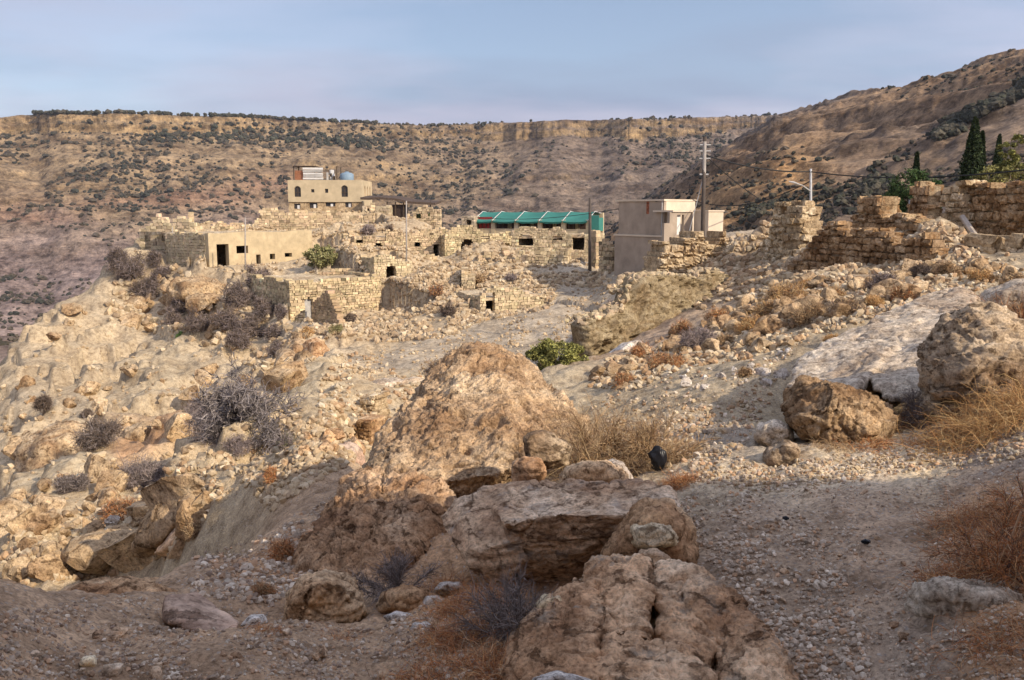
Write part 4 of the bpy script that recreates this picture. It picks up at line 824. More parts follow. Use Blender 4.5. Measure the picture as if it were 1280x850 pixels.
def earth_roof(name, fr, u0, u1, z, depth, root, mat, rng, over=-0.12, thick=0.28, amp=0.16, back=0.0):
    z = z - 0.14
    n, m = max(4, int((u1 - u0) / 0.8)), max(3, int(depth / 0.8)); us = np.linspace(u0 - over, u1 + over, n); vs_ = np.linspace(-over, depth + over, m)
    g = Geo(); U, W = np.meshgrid(us, vs_, indexing='ij'); X = fr.A[0] + fr.d[0] * U + fr.n[0] * W; Y = fr.A[1] + fr.d[1] * U + fr.n[1] * W
    Z = z + amp * fbm(X * 0.5, Y * 0.5, z, 3) + back * (W / max(depth, 1)); top = np.stack([X, Y, Z], -1).reshape(-1, 3); bot = top - np.array([0, 0, thick])
    i = (np.arange(n - 1)[:, None] * m + np.arange(m - 1)[None]).ravel(); q = np.stack([i, i + m, i + m + 1, i + 1], -1); N = n * m
    ring = list(range(0, m)) + [a * m + m - 1 for a in range(1, n)] + [(n-1) * m + b_ for b_ in range(m - 2, -1, -1)] + [a * m for a in range(n - 2, 0, -1)]
    side = [[ring[k], ring[k] + N, ring[(k+1) % len(ring)] + N, ring[(k+1) % len(ring)]] for k in range(len(ring))]
    g.add(np.vstack([top, bot]), q=np.vstack([q, q[:, ::-1] + N, side])); return g.build(name, mat, root)
def stone_building(name, label, cat, fr, openings=(), topf=None, rag=0.12, roof=True, sides='LR', thick=0.5, ch=0.18, base=(0.47,0.36,0.225), seed=1, plaster=False, group=None, side_open=(), roofz=None, roof_depth=None, room=True, sp=0.16, roof_thick=0.28):
    rng = np.random.default_rng(seed); root = empty(name, tuple(fr.P(fr.L / 2, 0, fr.z0))); tag(root, label, cat, group)
    tf = topf or (lambda u: fr.zt); rag = rag * (3.4 if cat in ('ruin', 'wall') and name != 'retaining_house' else 1); tf = ragged(rng, tf, rag, fr.L, 1.3); zb = fr.z0 - fr.sink; op = opens(fr, openings)
    def part(nm, A, d, nrm, L, tf_, ops, zb_=zb):
        gs, gm_ = Geo(), Geo(); masonry(gs, gm_, A, d, nrm, L, zb_, tf_, thick, ch, ops, rng, base, sp)
        if gs.n:
            o = gs.build(nm, M_VSTONE, root, base=fr.P(fr.L/2, 0, fr.z0), col=True); o['kind'] = 'stuff'
        if gm_.n: gm_.build('mortar', M_MORTAR if not plaster else M_PLASTER, o, base=fr.P(fr.L/2, 0, fr.z0)); 
    if plaster:
        g = Geo(); stepu = 0.35; zs = np.arange(zb, fr.zt + 0.3, 0.3); us = np.arange(0, fr.L, stepu)
        gs = Geo(); masonry_plain(gs, fr, zb, tf, thick, op, stepu); gs.build('front_wall', M_PLASTER, root)
    else: part('front_stonework', fr.A, fr.d, fr.n, fr.L, tf, op)
    sz = (tf(0) , tf(fr.L)); D = fr.depth
    if 'L' in sides: part('left_stonework', fr.P(0, thick, 0), fr.n, fr.d, D - thick, ragged(rng, lambda u: tf(0), rag, D), [])
    if 'R' in sides: part('right_stonework', fr.P(fr.L - thick, thick, 0), fr.n, fr.d, D - thick, ragged(rng, lambda u: tf(fr.L), rag, D), [])
    if 'B' in sides: part('back_stonework', fr.P(0, D, 0), fr.d, fr.n, fr.L, tf, [])
    if roof: earth_roof('roof', fr, 0, fr.L, (roofz if roofz is not None else min(tf(u_) for u_ in np.linspace(0, fr.L, 40)) + 0.12) , roof_depth or D, root, M_ROOFEARTH, rng, thick=roof_thick)
    if room and not 'B' in sides and openings:   # back wall of the room behind the openings
        g = Geo(); g.box(fr.P(0, D - 0.1, zb), np.append(fr.d * fr.L, 0), np.append(fr.n * 0.1, 0), (0, 0, min(tf(u_) for u_ in np.linspace(0, fr.L, 30)) - zb - 0.3)); g.build('back_wall', M_MORTAR, root)
    return root, op
def masonry_plain(g, fr, zb, tf, thick, op, du=0.3):
    """plastered wall face with openings: fine columns butted side by side, each split at the openings"""
    us = list(np.arange(0, fr.L, du)) + [fr.L]
    for o in op: us += [o[0], o[1]]
    for o in op:
        if o[4]: us += list(np.linspace(o[0], o[1], 9))
    us = sorted(set(round(float(u), 4) for u in us if 0 <= u <= fr.L))
    for a, b_ in zip(us[:-1], us[1:]):
        if b_ - a < 1e-3: continue
        um = (a + b_) / 2; zt = tf(um); segs = [(zb, zt)]
        for o in op:
            if o[0] < um < o[1]:
                top = o[3]
                if o[4]:
                    hw = (o[1] - o[0]) / 2; top = o[3] - hw + math.sqrt(max(hw * hw - (um - (o[0] + hw)) ** 2, 0))
                new = []
                for (s0, s1) in segs:
                    if o[2] > s0: new.append((s0, min(o[2], s1)))
                    if top < s1: new.append((max(top, s0), s1))
                segs = [x for x in new if x[1] - x[0] > 0.01]
        for (s0, s1) in segs:
            g.box(fr.P(a, 0, s0), np.append(fr.d * (b_ - a), 0), np.append(fr.n * thick, 0), (0, 0, s1 - s0))
def fill(fr, o, root, name, mat, back=0.25, th=0.06, frac=1.0, z_extra=0):
    """a leaf or pane set back in an opening"""
    g = Geo(); u0, u1, z0, z1, arch = o
    if arch:
        hw = (u1 - u0) / 2; zc = z1 - hw; us = np.linspace(u0, u1, 9)
        for a, b_ in zip(us[:-1], us[1:]):
            um = (a + b_) / 2; t_ = zc + math.sqrt(max(hw * hw - (um - (u0 + hw)) ** 2, 0)); g.box(fr.P(a, back, z0), np.append(fr.d * (b_ - a), 0), np.append(fr.n * th, 0), (0, 0, t_ - z0))
    else: g.box(fr.P(u0, back, z0), np.append(fr.d * (u1 - u0) * frac, 0), np.append(fr.n * th, 0), (0, 0, z1 - z0))
    return g.build(name, mat, root)

# ---- guest house
M_RENDER = plain_mat('cream_render', (0.50,0.40,0.255), var=0.12, sc=1.0, bump=0.01)
M_GLASS = plain_mat('dark_glass', (0.05,0.045,0.045), rough=0.3, var=0.2, sc=1)
M_REDFRAME = plain_mat('red_window_frame', (0.30,0.13,0.07), var=0.2)
M_WHITEPAINT = plain_mat('white_paint', (0.66,0.64,0.60), var=0.12, sc=1.5)
fr = FR['hotel']; hotel = empty('guest_house', tuple(fr.P(fr.L/2, 0, fr.z0)))
tag(hotel, 'square cream flat-roofed two-storey house with arched windows at the top of the village', 'house')
ops = opens(fr, [(373.5,381.5,232.5,246,True),(394,398,236.5,240.5,False),(411,415,236,241,False),(431,439,231.5,246,True)]); low = opens(fr, [(372,380,254.5,261,False),(391,401,253.5,260,False),(411,423,253,258,False),(435,443,252,259,False)])
zmid = fr.z0 + fr.v(400, 252.5)
g = Geo(); masonry_plain(g, fr, zmid, lambda u: fr.zt, 0.3, ops); g.build('upper_front_wall', M_RENDER, hotel)
class Sub: pass
def subframe(fr, off):
    s = Frame.__new__(Frame); s.__dict__.update(fr.__dict__); s.A = fr.P(0, off, fr.z0); return s
f2 = subframe(fr, 0.15); g = Geo(); masonry_plain(g, f2, fr.z0 - 1, lambda u: zmid - 0.003, 0.3, low); g.build('lower_front_wall', M_MORTAR, hotel)
def side_frame(fr, right=True, depth=None):
    s = Frame.__new__(Frame); s.__dict__.update(fr.__dict__); D = depth or fr.depth
    s.A = fr.P(fr.L if right else 0, 0.3, fr.z0); s.B = fr.P(fr.L if right else 0, D, fr.z0); s.L = D - 0.3; s.d = fr.n.copy(); s.n = -fr.d if right else fr.d; return s
sf = side_frame(fr); so = [(1.5,2.3,fr.z0+fr.v(453,247),fr.z0+fr.v(453,231.5),True),(3.3,4.1,fr.z0+fr.v(453,247),fr.z0+fr.v(453,231.5),True),(5.1,5.9,fr.z0+fr.v(453,247),fr.z0+fr.v(453,231.5),True)]
g = Geo(); masonry_plain(g, sf, fr.z0 - 1, lambda u: fr.zt, 0.3, so); g.build('right_wall', M_RENDER, hotel)
sl = side_frame(fr, False); g = Geo(); masonry_plain(g, sl, fr.z0 - 1, lambda u: fr.zt, 0.3, []); g.build('left_wall', M_RENDER, hotel)
g = Geo(); g.box(fr.P(0, fr.depth, fr.z0 - 1), np.append(fr.d * fr.L, 0), np.append(fr.n * 0.3, 0), (0, 0, fr.zt - fr.z0 + 1)); g.build('back_wall', M_RENDER, hotel)
g = Geo(); g.box(fr.P(0.31, 0.31, fr.zt - 0.5), np.append(fr.d * (fr.L - 0.62), 0), np.append(fr.n * (fr.depth - 0.35), 0), (0, 0, 0.2)); g.build('roof', M_ROOFEARTH, hotel)
g = Geo(); g.box(fr.P(0.31, 0.46, zmid - 0.3), np.append(fr.d * (fr.L - 0.62), 0), np.append(fr.n * (fr.depth - 0.5), 0), (0, 0, 0.2)); g.build('floor_slab', M_MORTAR, hotel)
for k, o in enumerate(ops):
    w = fill(fr, o, hotel, 'window', M_GLASS, 0.18, 0.04)
    if o[4]: g = Geo(); um = (o[0] + o[1]) / 2; g.box(fr.P(um - 0.04, 0.12, o[2]), np.append(fr.d * 0.08, 0), np.append(fr.n * 0.05, 0), (0, 0, o[3] - o[2] - 0.1)); g.box(fr.P(o[0], 0.12, o[2] + 0.5), np.append(fr.d * (o[1] - o[0]), 0), np.append(fr.n * 0.045, 0), (0, 0, 0.07)); g.build('window_frame', M_DARKWOOD, hotel)
for o in low:
    fill(f2, o, hotel, 'window', M_GLASS, 0.18, 0.04, 1.0)
    g = Geo(); g.box(f2.P(o[0] + 0.5 * (o[1]-o[0]), 0.1, o[2]), np.append(fr.d * 0.3, 0), np.append(fr.n * 0.05, 0), (0, 0, (o[3] - o[2]) * 0.7)); g.build('shutter', M_WHITEPAINT, hotel)
for o in so: fill(sf, o, hotel, 'window', M_REDFRAME, 0.15, 0.04)
# things on its roof
zr = fr.zt - 0.3
rs = empty('roof_shack', tuple(fr.P(2.6, 2.0, zr))); tag(rs, 'open shack of poles and stacked pale boards on the roof of the cream house', 'shack')
rng = np.random.default_rng(4)
for u_, w_ in ((0.3, 1.9), (0.3, 4.4), (2.9, 1.9), (2.9, 4.4), (5.7, 1.9), (5.7, 4.4)):
    g = Geo(); g.tube([fr.P(u_, w_, zr), fr.P(u_, w_, zr + 2.05)], 0.07, 5); g.build('post', M_DARKWOOD, rs)
for k in range(6):
    g = Geo(); g.box(fr.P(1.5, 1.72, zr + 0.15 + k * 0.3), np.append(fr.d * 2.5 + fr.n * rng.uniform(-.05, .05), 0), np.append(fr.n * 0.06, 0), (0, 0, rng.uniform(0.19, 0.24)), jit=0.03); g.build('board', M_WHITEPAINT if k % 2 else M_GREYDOOR, rs)
for k in range(9):
    g = Geo(); u_ = 4.1 + rng.uniform(0, 1.2); g.box(fr.P(u_, 1.7 + rng.uniform(0, 1.5), zr + rng.uniform(0, 0.6)), np.append(fr.d * rng.uniform(0.1, 0.7), 0), np.append(fr.n * rng.uniform(0.1, 0.4), 0), (0, 0, rng.uniform(0.3, 1.1)), jit=0.05); g.build('crate', [M_WHITEPAINT, M_DARKWOOD, M_GREYDOOR][k % 3], rs)
g = Geo(); g.box(fr.P(0.1, 1.6, zr + 2.06), np.append(fr.d * 2.9, 0), np.append(fr.n * 3.0, 0), (0, 0, 0.05), jit=0.02); g.build('roof_sheet', plain_mat('dark_sheet', (0.12,0.09,0.075)), rs)
g = Geo(); g.box(fr.P(0.4, 2.0, zr), np.append(fr.d * 1.0, 0), np.append(fr.n * 1.6, 0), (0, 0, 1.5), jit=0.05); g.build('crate', M_REDFRAME, rs)
M_BLUE = plain_mat('blue_tank', (0.20,0.27,0.33), rough=0.5, var=0.1)
tk_ = empty('water_tank', tuple(fr.P(6.9, 2.2, zr))); tag(tk_, 'pale blue cylindrical water tank on the roof of the cream house', 'water tank')
g = Geo(); th = [0.0, 0.08, 0.95, 1.12, 1.2]; rr_ = [0.80, 0.85, 0.85, 0.6, 0.25]; g.tube([fr.P(6.9, 2.2, zr + 0.12 + a) for a in th], rr_, 14); g.build('tank_body', M_BLUE, tk_, smooth=True)
g = Geo(); g.tube([fr.P(6.9, 2.2, zr + 1.30), fr.P(6.9, 2.2, zr + 1.42)], 0.26, 10); g.build('lid', M_BLUE, tk_)
g = Geo(); g.box(fr.P(6.1, 1.6, zr - 0.0), np.append(fr.d * 1.6, 0), np.append(fr.n * 1.4, 0), (0, 0, 0.12)); g.build('stand', M_DARKWOOD, tk_)

# ---- canopy beside it
fr = FR['canopy']; cn = empty('canopy', tuple(fr.P(3, 0, fr.z0))); tag(cn, 'thin brown shade roof on dark posts right of the cream house', 'canopy')
g = Geo(); us = np.linspace(0, fr.L, 10); zt = [fr.z0 + fr.v(452 + (545-452) * i / 9, 249.5 + 0.6*i + (1.5 if i > 5 else 0) - (1.5 if i in (2,3,4) else 0)) for i in range(10)]
for a in range(9): g.box(fr.P(us[a], -0.4, zt[a]), np.append(fr.d * (us[a+1]-us[a]), zt[a+1]-zt[a]), np.append(fr.n * 4.2, 0.3), (0, 0, 0.26))
g.build('roof_sheet', plain_mat('brown_sheet', (0.10,0.07,0.052), var=0.3), cn)
for px_ in (487, 497, 507, 540):
    g = Geo(); u_ = fr.u(px_)[0]; g.tube([fr.P(u_, 0, fr.z0 - 0.3), fr.P(u_, 0, fr.z0 + fr.v(px_, 252))], 0.07, 5); g.build('post', M_DARKWOOD, cn)
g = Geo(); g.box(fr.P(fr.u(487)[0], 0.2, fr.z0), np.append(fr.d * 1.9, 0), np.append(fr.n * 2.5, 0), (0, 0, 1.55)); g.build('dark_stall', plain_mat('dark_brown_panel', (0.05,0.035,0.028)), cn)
low2 = Frame((453,276,107.0),(487,106),257,2.5,carve=False); b_, o_ = stone_building('annexe', 'low cream annexe under the left end of the brown canopy', 'house', low2, [(462,468,258,264,False)], rag=0.02, seed=55, ch=0.3, base=(0.52,0.42,0.28), sp=0.08)
low3 = Frame((508,279,104.0),(551,103),264,2.0,carve=False); b_, o_ = stone_building('garden_wall', 'low broken parapet wall with small gaps right of the canopy', 'wall', low3, [(514,517,265,270,False),(522,528,267,274,False),(536,539,265,271,False)], rag=0.12, seed=56, ch=0.25, roof=False, sides='', room=False)

# ---- village houses and walls
VS = (0.47,0.355,0.22)
stone_building('ruined_house', 'long low ruin with ragged skyline running from the left up to the cream house', 'ruin', FR['upper'], [(289,292.5,272,277,False),(431,440,268.5,274,False),(432,436,284,286,False)],
  topf=profile(FR['upper'], [(272,279),(300,275),(330,268),(352,263.5),(400,266),(470,266)]), rag=0.12, seed=2, ch=0.24, base=VS)
stone_building('ruined_house', 'small ruin with two big dark holes at the left end of the long low ruin', 'ruin', FR['upper_left'], [(238,249.5,281,287.5,False),(262,271.5,279.5,289,False)], rag=0.1, seed=3, base=VS)
stone_building('ruined_house', 'leftmost ruin of the village, standing alone on the nose of the spur', 'ruin', FR['left_ruin'], [(176,194,291,313,False)], rag=0.22, seed=4, ch=0.3, base=(0.51,0.40,0.255), roof=False, sides='LRB', room=False, topf=profile(FR['left_ruin'], [(172,284),(190,283),(215,282),(240,284)]))
rt, o_ = stone_building('stone_house', 'long flat-roofed house with small square windows and a dark door, left part fallen in', 'house', FR['long_house'], [(275,290,305,335,False),(299.5,314,307,316.5,False),(323.5,329,318,335,False),(340.5,347,317,324,False),(359,368,316,321,False)],
  rag=0.06, seed=5, ch=0.24, base=(0.49,0.385,0.24), sp=0.09, roof_depth=10, plaster=True)
rt, o_ = stone_building('retaining_house', 'long high stone wall under the village track with a small arched grey door', 'wall', FR['track_wall'], [(382,391.5,372.5,399,True)], topf=profile(FR['track_wall'], [(363,352),(400,349),(478,345)]), rag=0.05, seed=6, ch=0.2, base=(0.50,0.385,0.23), roof_depth=8)
fill(FR['track_wall'], o_[0], rt, 'door', M_GREYDOOR, 0.28, 0.06)
# wedge-shaped cross wall right of that door
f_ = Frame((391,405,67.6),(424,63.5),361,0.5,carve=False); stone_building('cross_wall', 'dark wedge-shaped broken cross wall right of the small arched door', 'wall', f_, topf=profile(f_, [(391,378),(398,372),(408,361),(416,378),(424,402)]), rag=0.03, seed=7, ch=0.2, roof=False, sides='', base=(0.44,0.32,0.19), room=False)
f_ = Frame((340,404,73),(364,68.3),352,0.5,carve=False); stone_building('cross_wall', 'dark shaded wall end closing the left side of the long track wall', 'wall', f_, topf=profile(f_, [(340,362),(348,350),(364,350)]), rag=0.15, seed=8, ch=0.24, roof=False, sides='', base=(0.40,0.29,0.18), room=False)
stone_building('arched_house', 'small rounded stone building with a black pointed arch in the middle of the rubble', 'ruin', FR['arch_house'], [(484,496.5,331,353,True)], topf=profile(FR['arch_house'], [(468,320),(480,317),(500,319),(516,330)]), rag=0.06, seed=9, base=(0.53,0.42,0.26), sp=0.1)
stone_building('ruined_house', 'broad ruin with square holes and a broken doorway above the pointed arch', 'ruin', FR['mid'], [(441,456,295,305,False),(472,484.5,291,300,False),(469,481,304,322,True),(520,527,302,308.5,False),(543,550,306,320,False)], topf=profile(FR['mid'], [(440,289),(480,288),(520,292),(560,289)]), rag=0.14, seed=10, base=VS)
stone_building('ruined_house', 'ruin with a smooth ochre wall panel and a wide open arch below the green-roofed shelter', 'ruin', FR['ochre'], [(577,594,299,318,True),(602,612,294,299,False),(626,640,304,322,True)], rag=0.15, seed=11, base=(0.52,0.41,0.24), topf=profile(FR['ochre'], [(556,292),(580,289),(610,288),(640,290)]))
stone_building('vaulted_ruin', 'vaulted ruin with a dark round arch directly under the green-roofed shelter', 'ruin', FR['vault'], [(647,666,292,306,True),(690,702,294.5,301,False),(714,729,294,311,False),(606,607,330,331,False)], rag=0.08, seed=12, base=(0.53,0.42,0.265), topf=profile(FR['vault'], [(640,288),(656,286),(690,289),(742,289)]))
stone_building('low_wall', 'squarish block of coursed wall left of the dark wooden pole', 'wall', FR['low_wall'], rag=0.05, seed=13, ch=0.26, base=(0.50,0.39,0.24), topf=profile(FR['low_wall'], [(644,315),(660,312),(710,313)]))
stone_building('wall_pier', 'upright square pier of masonry left of the dome-topped hut', 'wall', FR['pier'], rag=0.08, seed=14, base=(0.51,0.40,0.25))
stone_building('stone_hut', 'stone hut with a narrow black doorway at the edge of the open ground', 'hut', FR['hut'], [(607.5,618.5,367,392,False)], rag=0.05, seed=15, base=(0.51,0.40,0.25), topf=profile(FR['hut'], [(600,372),(606,362),(618,357),(650,360),(672,368),(684,384)]), roof_thick=0.2, roofz=FR['hut'].zt - 0.7)
for k, (L_, R_, top, dep, tops, opn, lab) in enumerate([
   ((560,352,72),(578,72),330,1.0,[(560,345),(568,332),(578,338)],[], 'jagged wall stump standing in rubble above the square pier'),
   ((598,338,76),(640,77),318,3.0,[(598,322),(615,318),(640,326)],[(607,620,322,333,False)],'half-buried ruin with a sunken dark hole right of the wide open arch'),
   ((672,322,78),(708,78),303,2.0,[(672,312),(680,305),(690,303),(700,305),(708,312)],[(676,705,306,322,True)],'freestanding arch remnant above the block of coursed wall'),
   ((736,335,73),(745,72.5),289,0.8,[(736,289),(745,290)],[],'pale square wall end beside the dark wooden pole'),
   ((748,334,70),(766,69),300,0.5,[(748,308),(757,301),(766,304)],[],'low reddish wall bit left of the boxy rendered house'),
   ((514,338,78),(560,79),312,2.0,[(514,316),(530,312),(545,318),(560,330)],[(548,556,322,332,False)],'crumbling stepped wall in the middle of the ruins with a dark gap'),
   ((414,340,80),(446,81),300,2.0,[(414,316),(424,308),(432,303),(446,300)],[],'tumbled terrace wall behind the olive green bush'),
   ((398,352,76),(470,76),336,1.0,[(398,346),(420,340),(470,334)],[],'low terrace wall along the upper edge of the village track'),
   ((560,392,62),(600,61.5),372,1.0,[(560,388),(575,380),(590,372),(600,370)],[(586,596,376,388,False)],'low broken wall running up to the hut with the black doorway'),
   ((292,352,79),(330,80),336,0.8,[(292,342),(310,337),(330,340)],[],'low tumbled wall below the fallen end of the long house')]):
    f_ = Frame(L_, R_, top, dep, carve=False)
    stone_building('ruined_wall', lab, 'wall', f_, opn, topf=profile(f_, tops), rag=0.10, seed=20 + k, ch=0.24, base=VS, roof=dep > 1.5, sides='LR' if dep > 1.2 else '', room=dep > 1.2)

# ---- green-roofed shelter
fr = FR['shelter']; sh = empty('shelter', tuple(fr.P(fr.L/2, 0, fr.z0))); tag(sh, 'long open shelter with a turquoise green tarpaulin roof and cream pillars', 'shelter')
M_TARP = plain_mat('green_tarpaulin', (0.05,0.19,0.155), rough=0.95, var=0.12, sc=0.5, bump=0.03)
pxs = [593, 616.5, 645.0, 674, 703, 733.5]
zb_, ze, zr_ = fr.z0 - 0.6, fr.z0 + fr.v(660, 276.5), fr.z0 + fr.v(660, 264) - 0.05
zl = fr.z0 + fr.v(660, 281)
for k, p in enumerate(pxs):
    g = Geo(); u_ = fr.u(p)[0]; g.box(fr.P(u_ - 0.22, 0, zb_), np.append(fr.d * 0.44, 0), np.append(fr.n * 0.4, 0), (0, 0, ze - zb_ + 0.15)); g.build('pillar', M_RENDER, sh)
    g = Geo(); g.box(fr.P(u_ - 0.2, 4.4, zb_), np.append(fr.d * 0.4, 0), np.append(fr.n * 0.4, 0), (0, 0, zr_ - zb_ - 0.1)); g.build('pillar', M_RENDER, sh)
    g = Geo(); g.tube([fr.P(u_, -0.22, ze + 0.06), fr.P(u_, 2.3, zr_ + 0.04), fr.P(u_, 4.8, zr_ - 0.2)], 0.03, 5); g.build('roof_tube', M_WHITEPAINT, sh)
for a, b2 in zip(pxs[:-1], pxs[1:]):
    u0, u1 = fr.u(a)[0], fr.u(b2)[0]
    g = Geo(); n_ = 7; us = np.linspace(u0 + 0.05, u1 - 0.05, n_); Pn = []
    for ww, zz in ((-0.25, ze - 0.14), (-0.25, ze), (1.0, ze + (zr_ - ze) * 0.5), (2.3, zr_), (4.8, zr_ - 0.25)):
        Pn.append([fr.P(u, ww, zz - 0.07 * math.sin(math.pi * i / (n_-1)) + (0.03 * math.sin(i * 2.4) if zz < ze else 0)) for i, u in enumerate(us)])
    Pn = np.array(Pn); V_ = np.vstack([Pn.reshape(-1, 3), Pn.reshape(-1, 3) - np.array([0, 0, 0.02])]); i = (np.arange(4)[:, None] * n_ + np.arange(n_ - 1)[None]).ravel(); q = np.stack([i, i + 1, i + n_ + 1, i + n_], -1)
    g.add(V_, q=np.vstack([q, q[:, ::-1] + 5 * n_])); g.build('tarpaulin', M_TARP, sh)
    g = Geo(); g.box(fr.P(u0 + 0.22, 0.08, zb_), np.append(fr.d * (u1 - u0 - 0.44), 0), np.append(fr.n * 0.22, 0), (0, 0, fr.z0 + fr.v(660, 286.0) - zb_)); g.build('parapet', M_RENDER, sh)
    for q_ in range(1, 5):
        g = Geo(); g.tube([fr.P(u0 + (u1-u0) * q_ / 5, 0.2, fr.z0 + fr.v(660, 286.0)), fr.P(u0 + (u1-u0) * q_ / 5, 0.2, ze)], 0.035, 4); g.build('upright', M_DARKWOOD, sh)
u0, u1 = fr.u(593)[0], fr.u(733)[0]
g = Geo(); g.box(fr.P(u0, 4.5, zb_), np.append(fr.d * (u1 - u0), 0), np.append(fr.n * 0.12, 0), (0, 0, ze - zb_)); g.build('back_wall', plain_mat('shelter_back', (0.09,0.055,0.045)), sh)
g = Geo(); g.box(fr.P(u0 + 0.3, 0.35, fr.z0 + fr.v(660, 287)), np.append(fr.d * (fr.u(614)[0] - u0 - 0.3), 0), np.append(fr.n * 0.05, 0), (0, 0, 1.25)); g.build('red_curtain', plain_mat('red_cloth', (0.36,0.05,0.045), var=0.3, sc=3), sh)
g = Geo(); g.box(fr.P(u1 + 0.25, -0.25, ze - 1.0), np.append(fr.d * 0.05, 0), np.append(fr.n * 4.6, 0), (0, 0, 1.35)); g.box(fr.P(fr.u(736)[0], -0.3, ze - 1.15), np.append(fr.d * 1.0, 0), np.append(fr.n * 0.04, 0), (0, 0, 1.75), jit=0.02); g.build('end_curtain', M_TARP, sh)
f_ = Frame((577,293,91),(593,90.6),270,2.5,carve=False); stone_building('gate_house', 'little stone porch with a dark arched doorway at the left end of the green-roofed shelter', 'porch', f_, [(583.5,590,274,291,True)], rag=0.04, seed=41, base=(0.42,0.34,0.24))

# ---- box-shaped rendered house and its wing, sun and shade put into two wall tones
M_HOUSE_SHADED = plain_mat('house_render_shaded', (0.36,0.285,0.215), var=0.16, sc=0.9, bump=0.006)  # house render darkened for the faces in shade
M_HOUSE_SUNLIT = plain_mat('house_render_sunlit', (0.62,0.51,0.38), var=0.10, sc=1.0, bump=0.004)  # same render lightened for the faces in the sun
fr = FR['white']; wh = empty('concrete_house', tuple(fr.P(fr.L, 0, fr.z0))); tag(wh, 'box-shaped rendered house, left side shaded grey, right side sunlit cream, beside the tall pole', 'house')
zs = fr.z0 + fr.v(800, 295.5); D = 5.2
corner = fr.P(fr.L, 0, 0); side_d = np.array([math.sin(az_of(865, 300)) * 65.0, math.cos(az_of(865, 300)) * 65.0]) - corner[:2]; SL = np.linalg.norm(side_d); side_d /= SL
def slab(o, a, b_, h, nm, mat, root): g = Geo(); g.box(o, np.append(a, 0), np.append(b_, 0), (0, 0, h)); return g.build(nm, mat, root)
inn = -fr.d; inn2 = side_d
# upper storey: left face, right face, two hidden faces, roof
slab(fr.P(0.22, 0, zs + 0.12), fr.d * (fr.L - 0.22), fr.n * 0.2, fr.zt - zs - 0.12, 'left_wall', M_HOUSE_SHADED, wh)
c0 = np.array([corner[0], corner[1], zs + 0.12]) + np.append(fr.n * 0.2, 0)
slab(c0 + np.append(-fr.d * 0.2, 0), side_d * (SL), fr.d * 0.2, fr.zt - zs - 0.12, 'right_wall', M_HOUSE_SUNLIT, wh)
slab(c0 + np.append(side_d * (SL) - fr.d * fr.L, 0), fr.d * (fr.L - 0.2), side_d * 0.2, fr.zt - zs - 0.12, 'back_wall', M_HOUSE_SHADED, wh)
slab(fr.P(0.22, 0.2, zs + 0.12), side_d * (SL), fr.d * 0.2, fr.zt - zs - 0.12, 'far_wall', M_HOUSE_SHADED, wh)
o = fr.P(-0.08, -0.1, fr.zt); slab(o, fr.d * (fr.L + 0.2), side_d * (SL + 0.45), 0.12, 'roof', M_HOUSE_SUNLIT, wh)
# lower storey, a little wider, with a ledge
slab(fr.P(-0.15, -0.05, fr.z0 - 1.0), fr.d * (fr.L + 0.2), fr.n * 0.3, zs - fr.z0 + 1.0, 'basement_wall', M_HOUSE_SHADED, wh)
slab(fr.P(-0.22, -0.13, zs), fr.d * (fr.L + 0.36), side_d * (SL + 0.6), 0.12, 'ledge', M_HOUSE_SUNLIT, wh)
slab(np.array([corner[0], corner[1], fr.z0 - 1]) + np.append(fr.n * 0.25 - fr.d * 0.15, 0), side_d * (SL), fr.d * 0.2, zs - fr.z0 + 1, 'basement_side', M_HOUSE_SHADED, wh)
slab(fr.P(-0.15, 0.25, fr.z0 - 1.0), side_d * SL, fr.d * 0.2, zs - fr.z0 + 1, 'basement_far_side', M_HOUSE_SHADED, wh)
g = Geo(); g.box(fr.P(fr.u(805)[0], -0.006, fr.zt - 0.9), np.append(fr.d * 0.3, 0), np.append(fr.n * 0.004, 0), (0, 0, 0.88)); g.build('rust_stain', plain_mat('rust', (0.30,0.10,0.05), var=0.5, sc=6), wh)
g = Geo(); g.tube([fr.P(fr.L - 0.12, -0.06, zs), fr.P(fr.L - 0.12, -0.06, fr.zt)], 0.04, 5); g.build('drain_pipe', M_GREYDOOR, wh)
# porch block projecting from the right side, in front: its shaded face takes the shade tone, its doorway bright
fp = Frame((829,337,60.6),(864,62.6),265,0.25,carve=False); zp = fp.z0 + fp.v(846, 265)
pr = Geo(); masonry_plain(pr, fp, zs - 1.2, lambda u: zp if u > fp.u(837)[0] else fp.z0 + fp.v(833, 279), 0.22, [(fp.u(843)[0], fp.u(851.5)[0], fp.z0 + fp.v(847, 293.5), fp.z0 + fp.v(847, 268.5), False)], 0.5); pr.build('porch_wall', M_HOUSE_SHADED, wh)
slab(fp.P(fp.u(843)[0] - 0.05, 0.23, fp.z0 + fp.v(847, 294)), fp.d * 0.62, fp.n * 0.05, fp.v(847, 268) - fp.v(847, 294), 'door', M_WHITEPAINT, wh)
slab(fp.P(fp.u(837)[0] - 0.05, -0.1, zp), fp.d * (fp.L - fp.u(837)[0] + 0.2), fp.n * 1.9, 0.12, 'porch_roof', M_HOUSE_SUNLIT, wh)
fw = Frame((866,322,62.6),(884,61.2),265,2.5,carve=False); wg = empty('side_wing', tuple(fw.P(1, 0, fw.z0))); tag(wg, 'low sunlit cream wing right of the boxy house, crossed by the tall pole', 'house')
z1 = fw.z0 + fw.v(880, 264.5); pr = Geo(); masonry_plain(pr, fw, fw.z0 - 1, lambda u: z1, 0.2, [], 0.8); pr.build('front_wall', M_HOUSE_SUNLIT, wg)
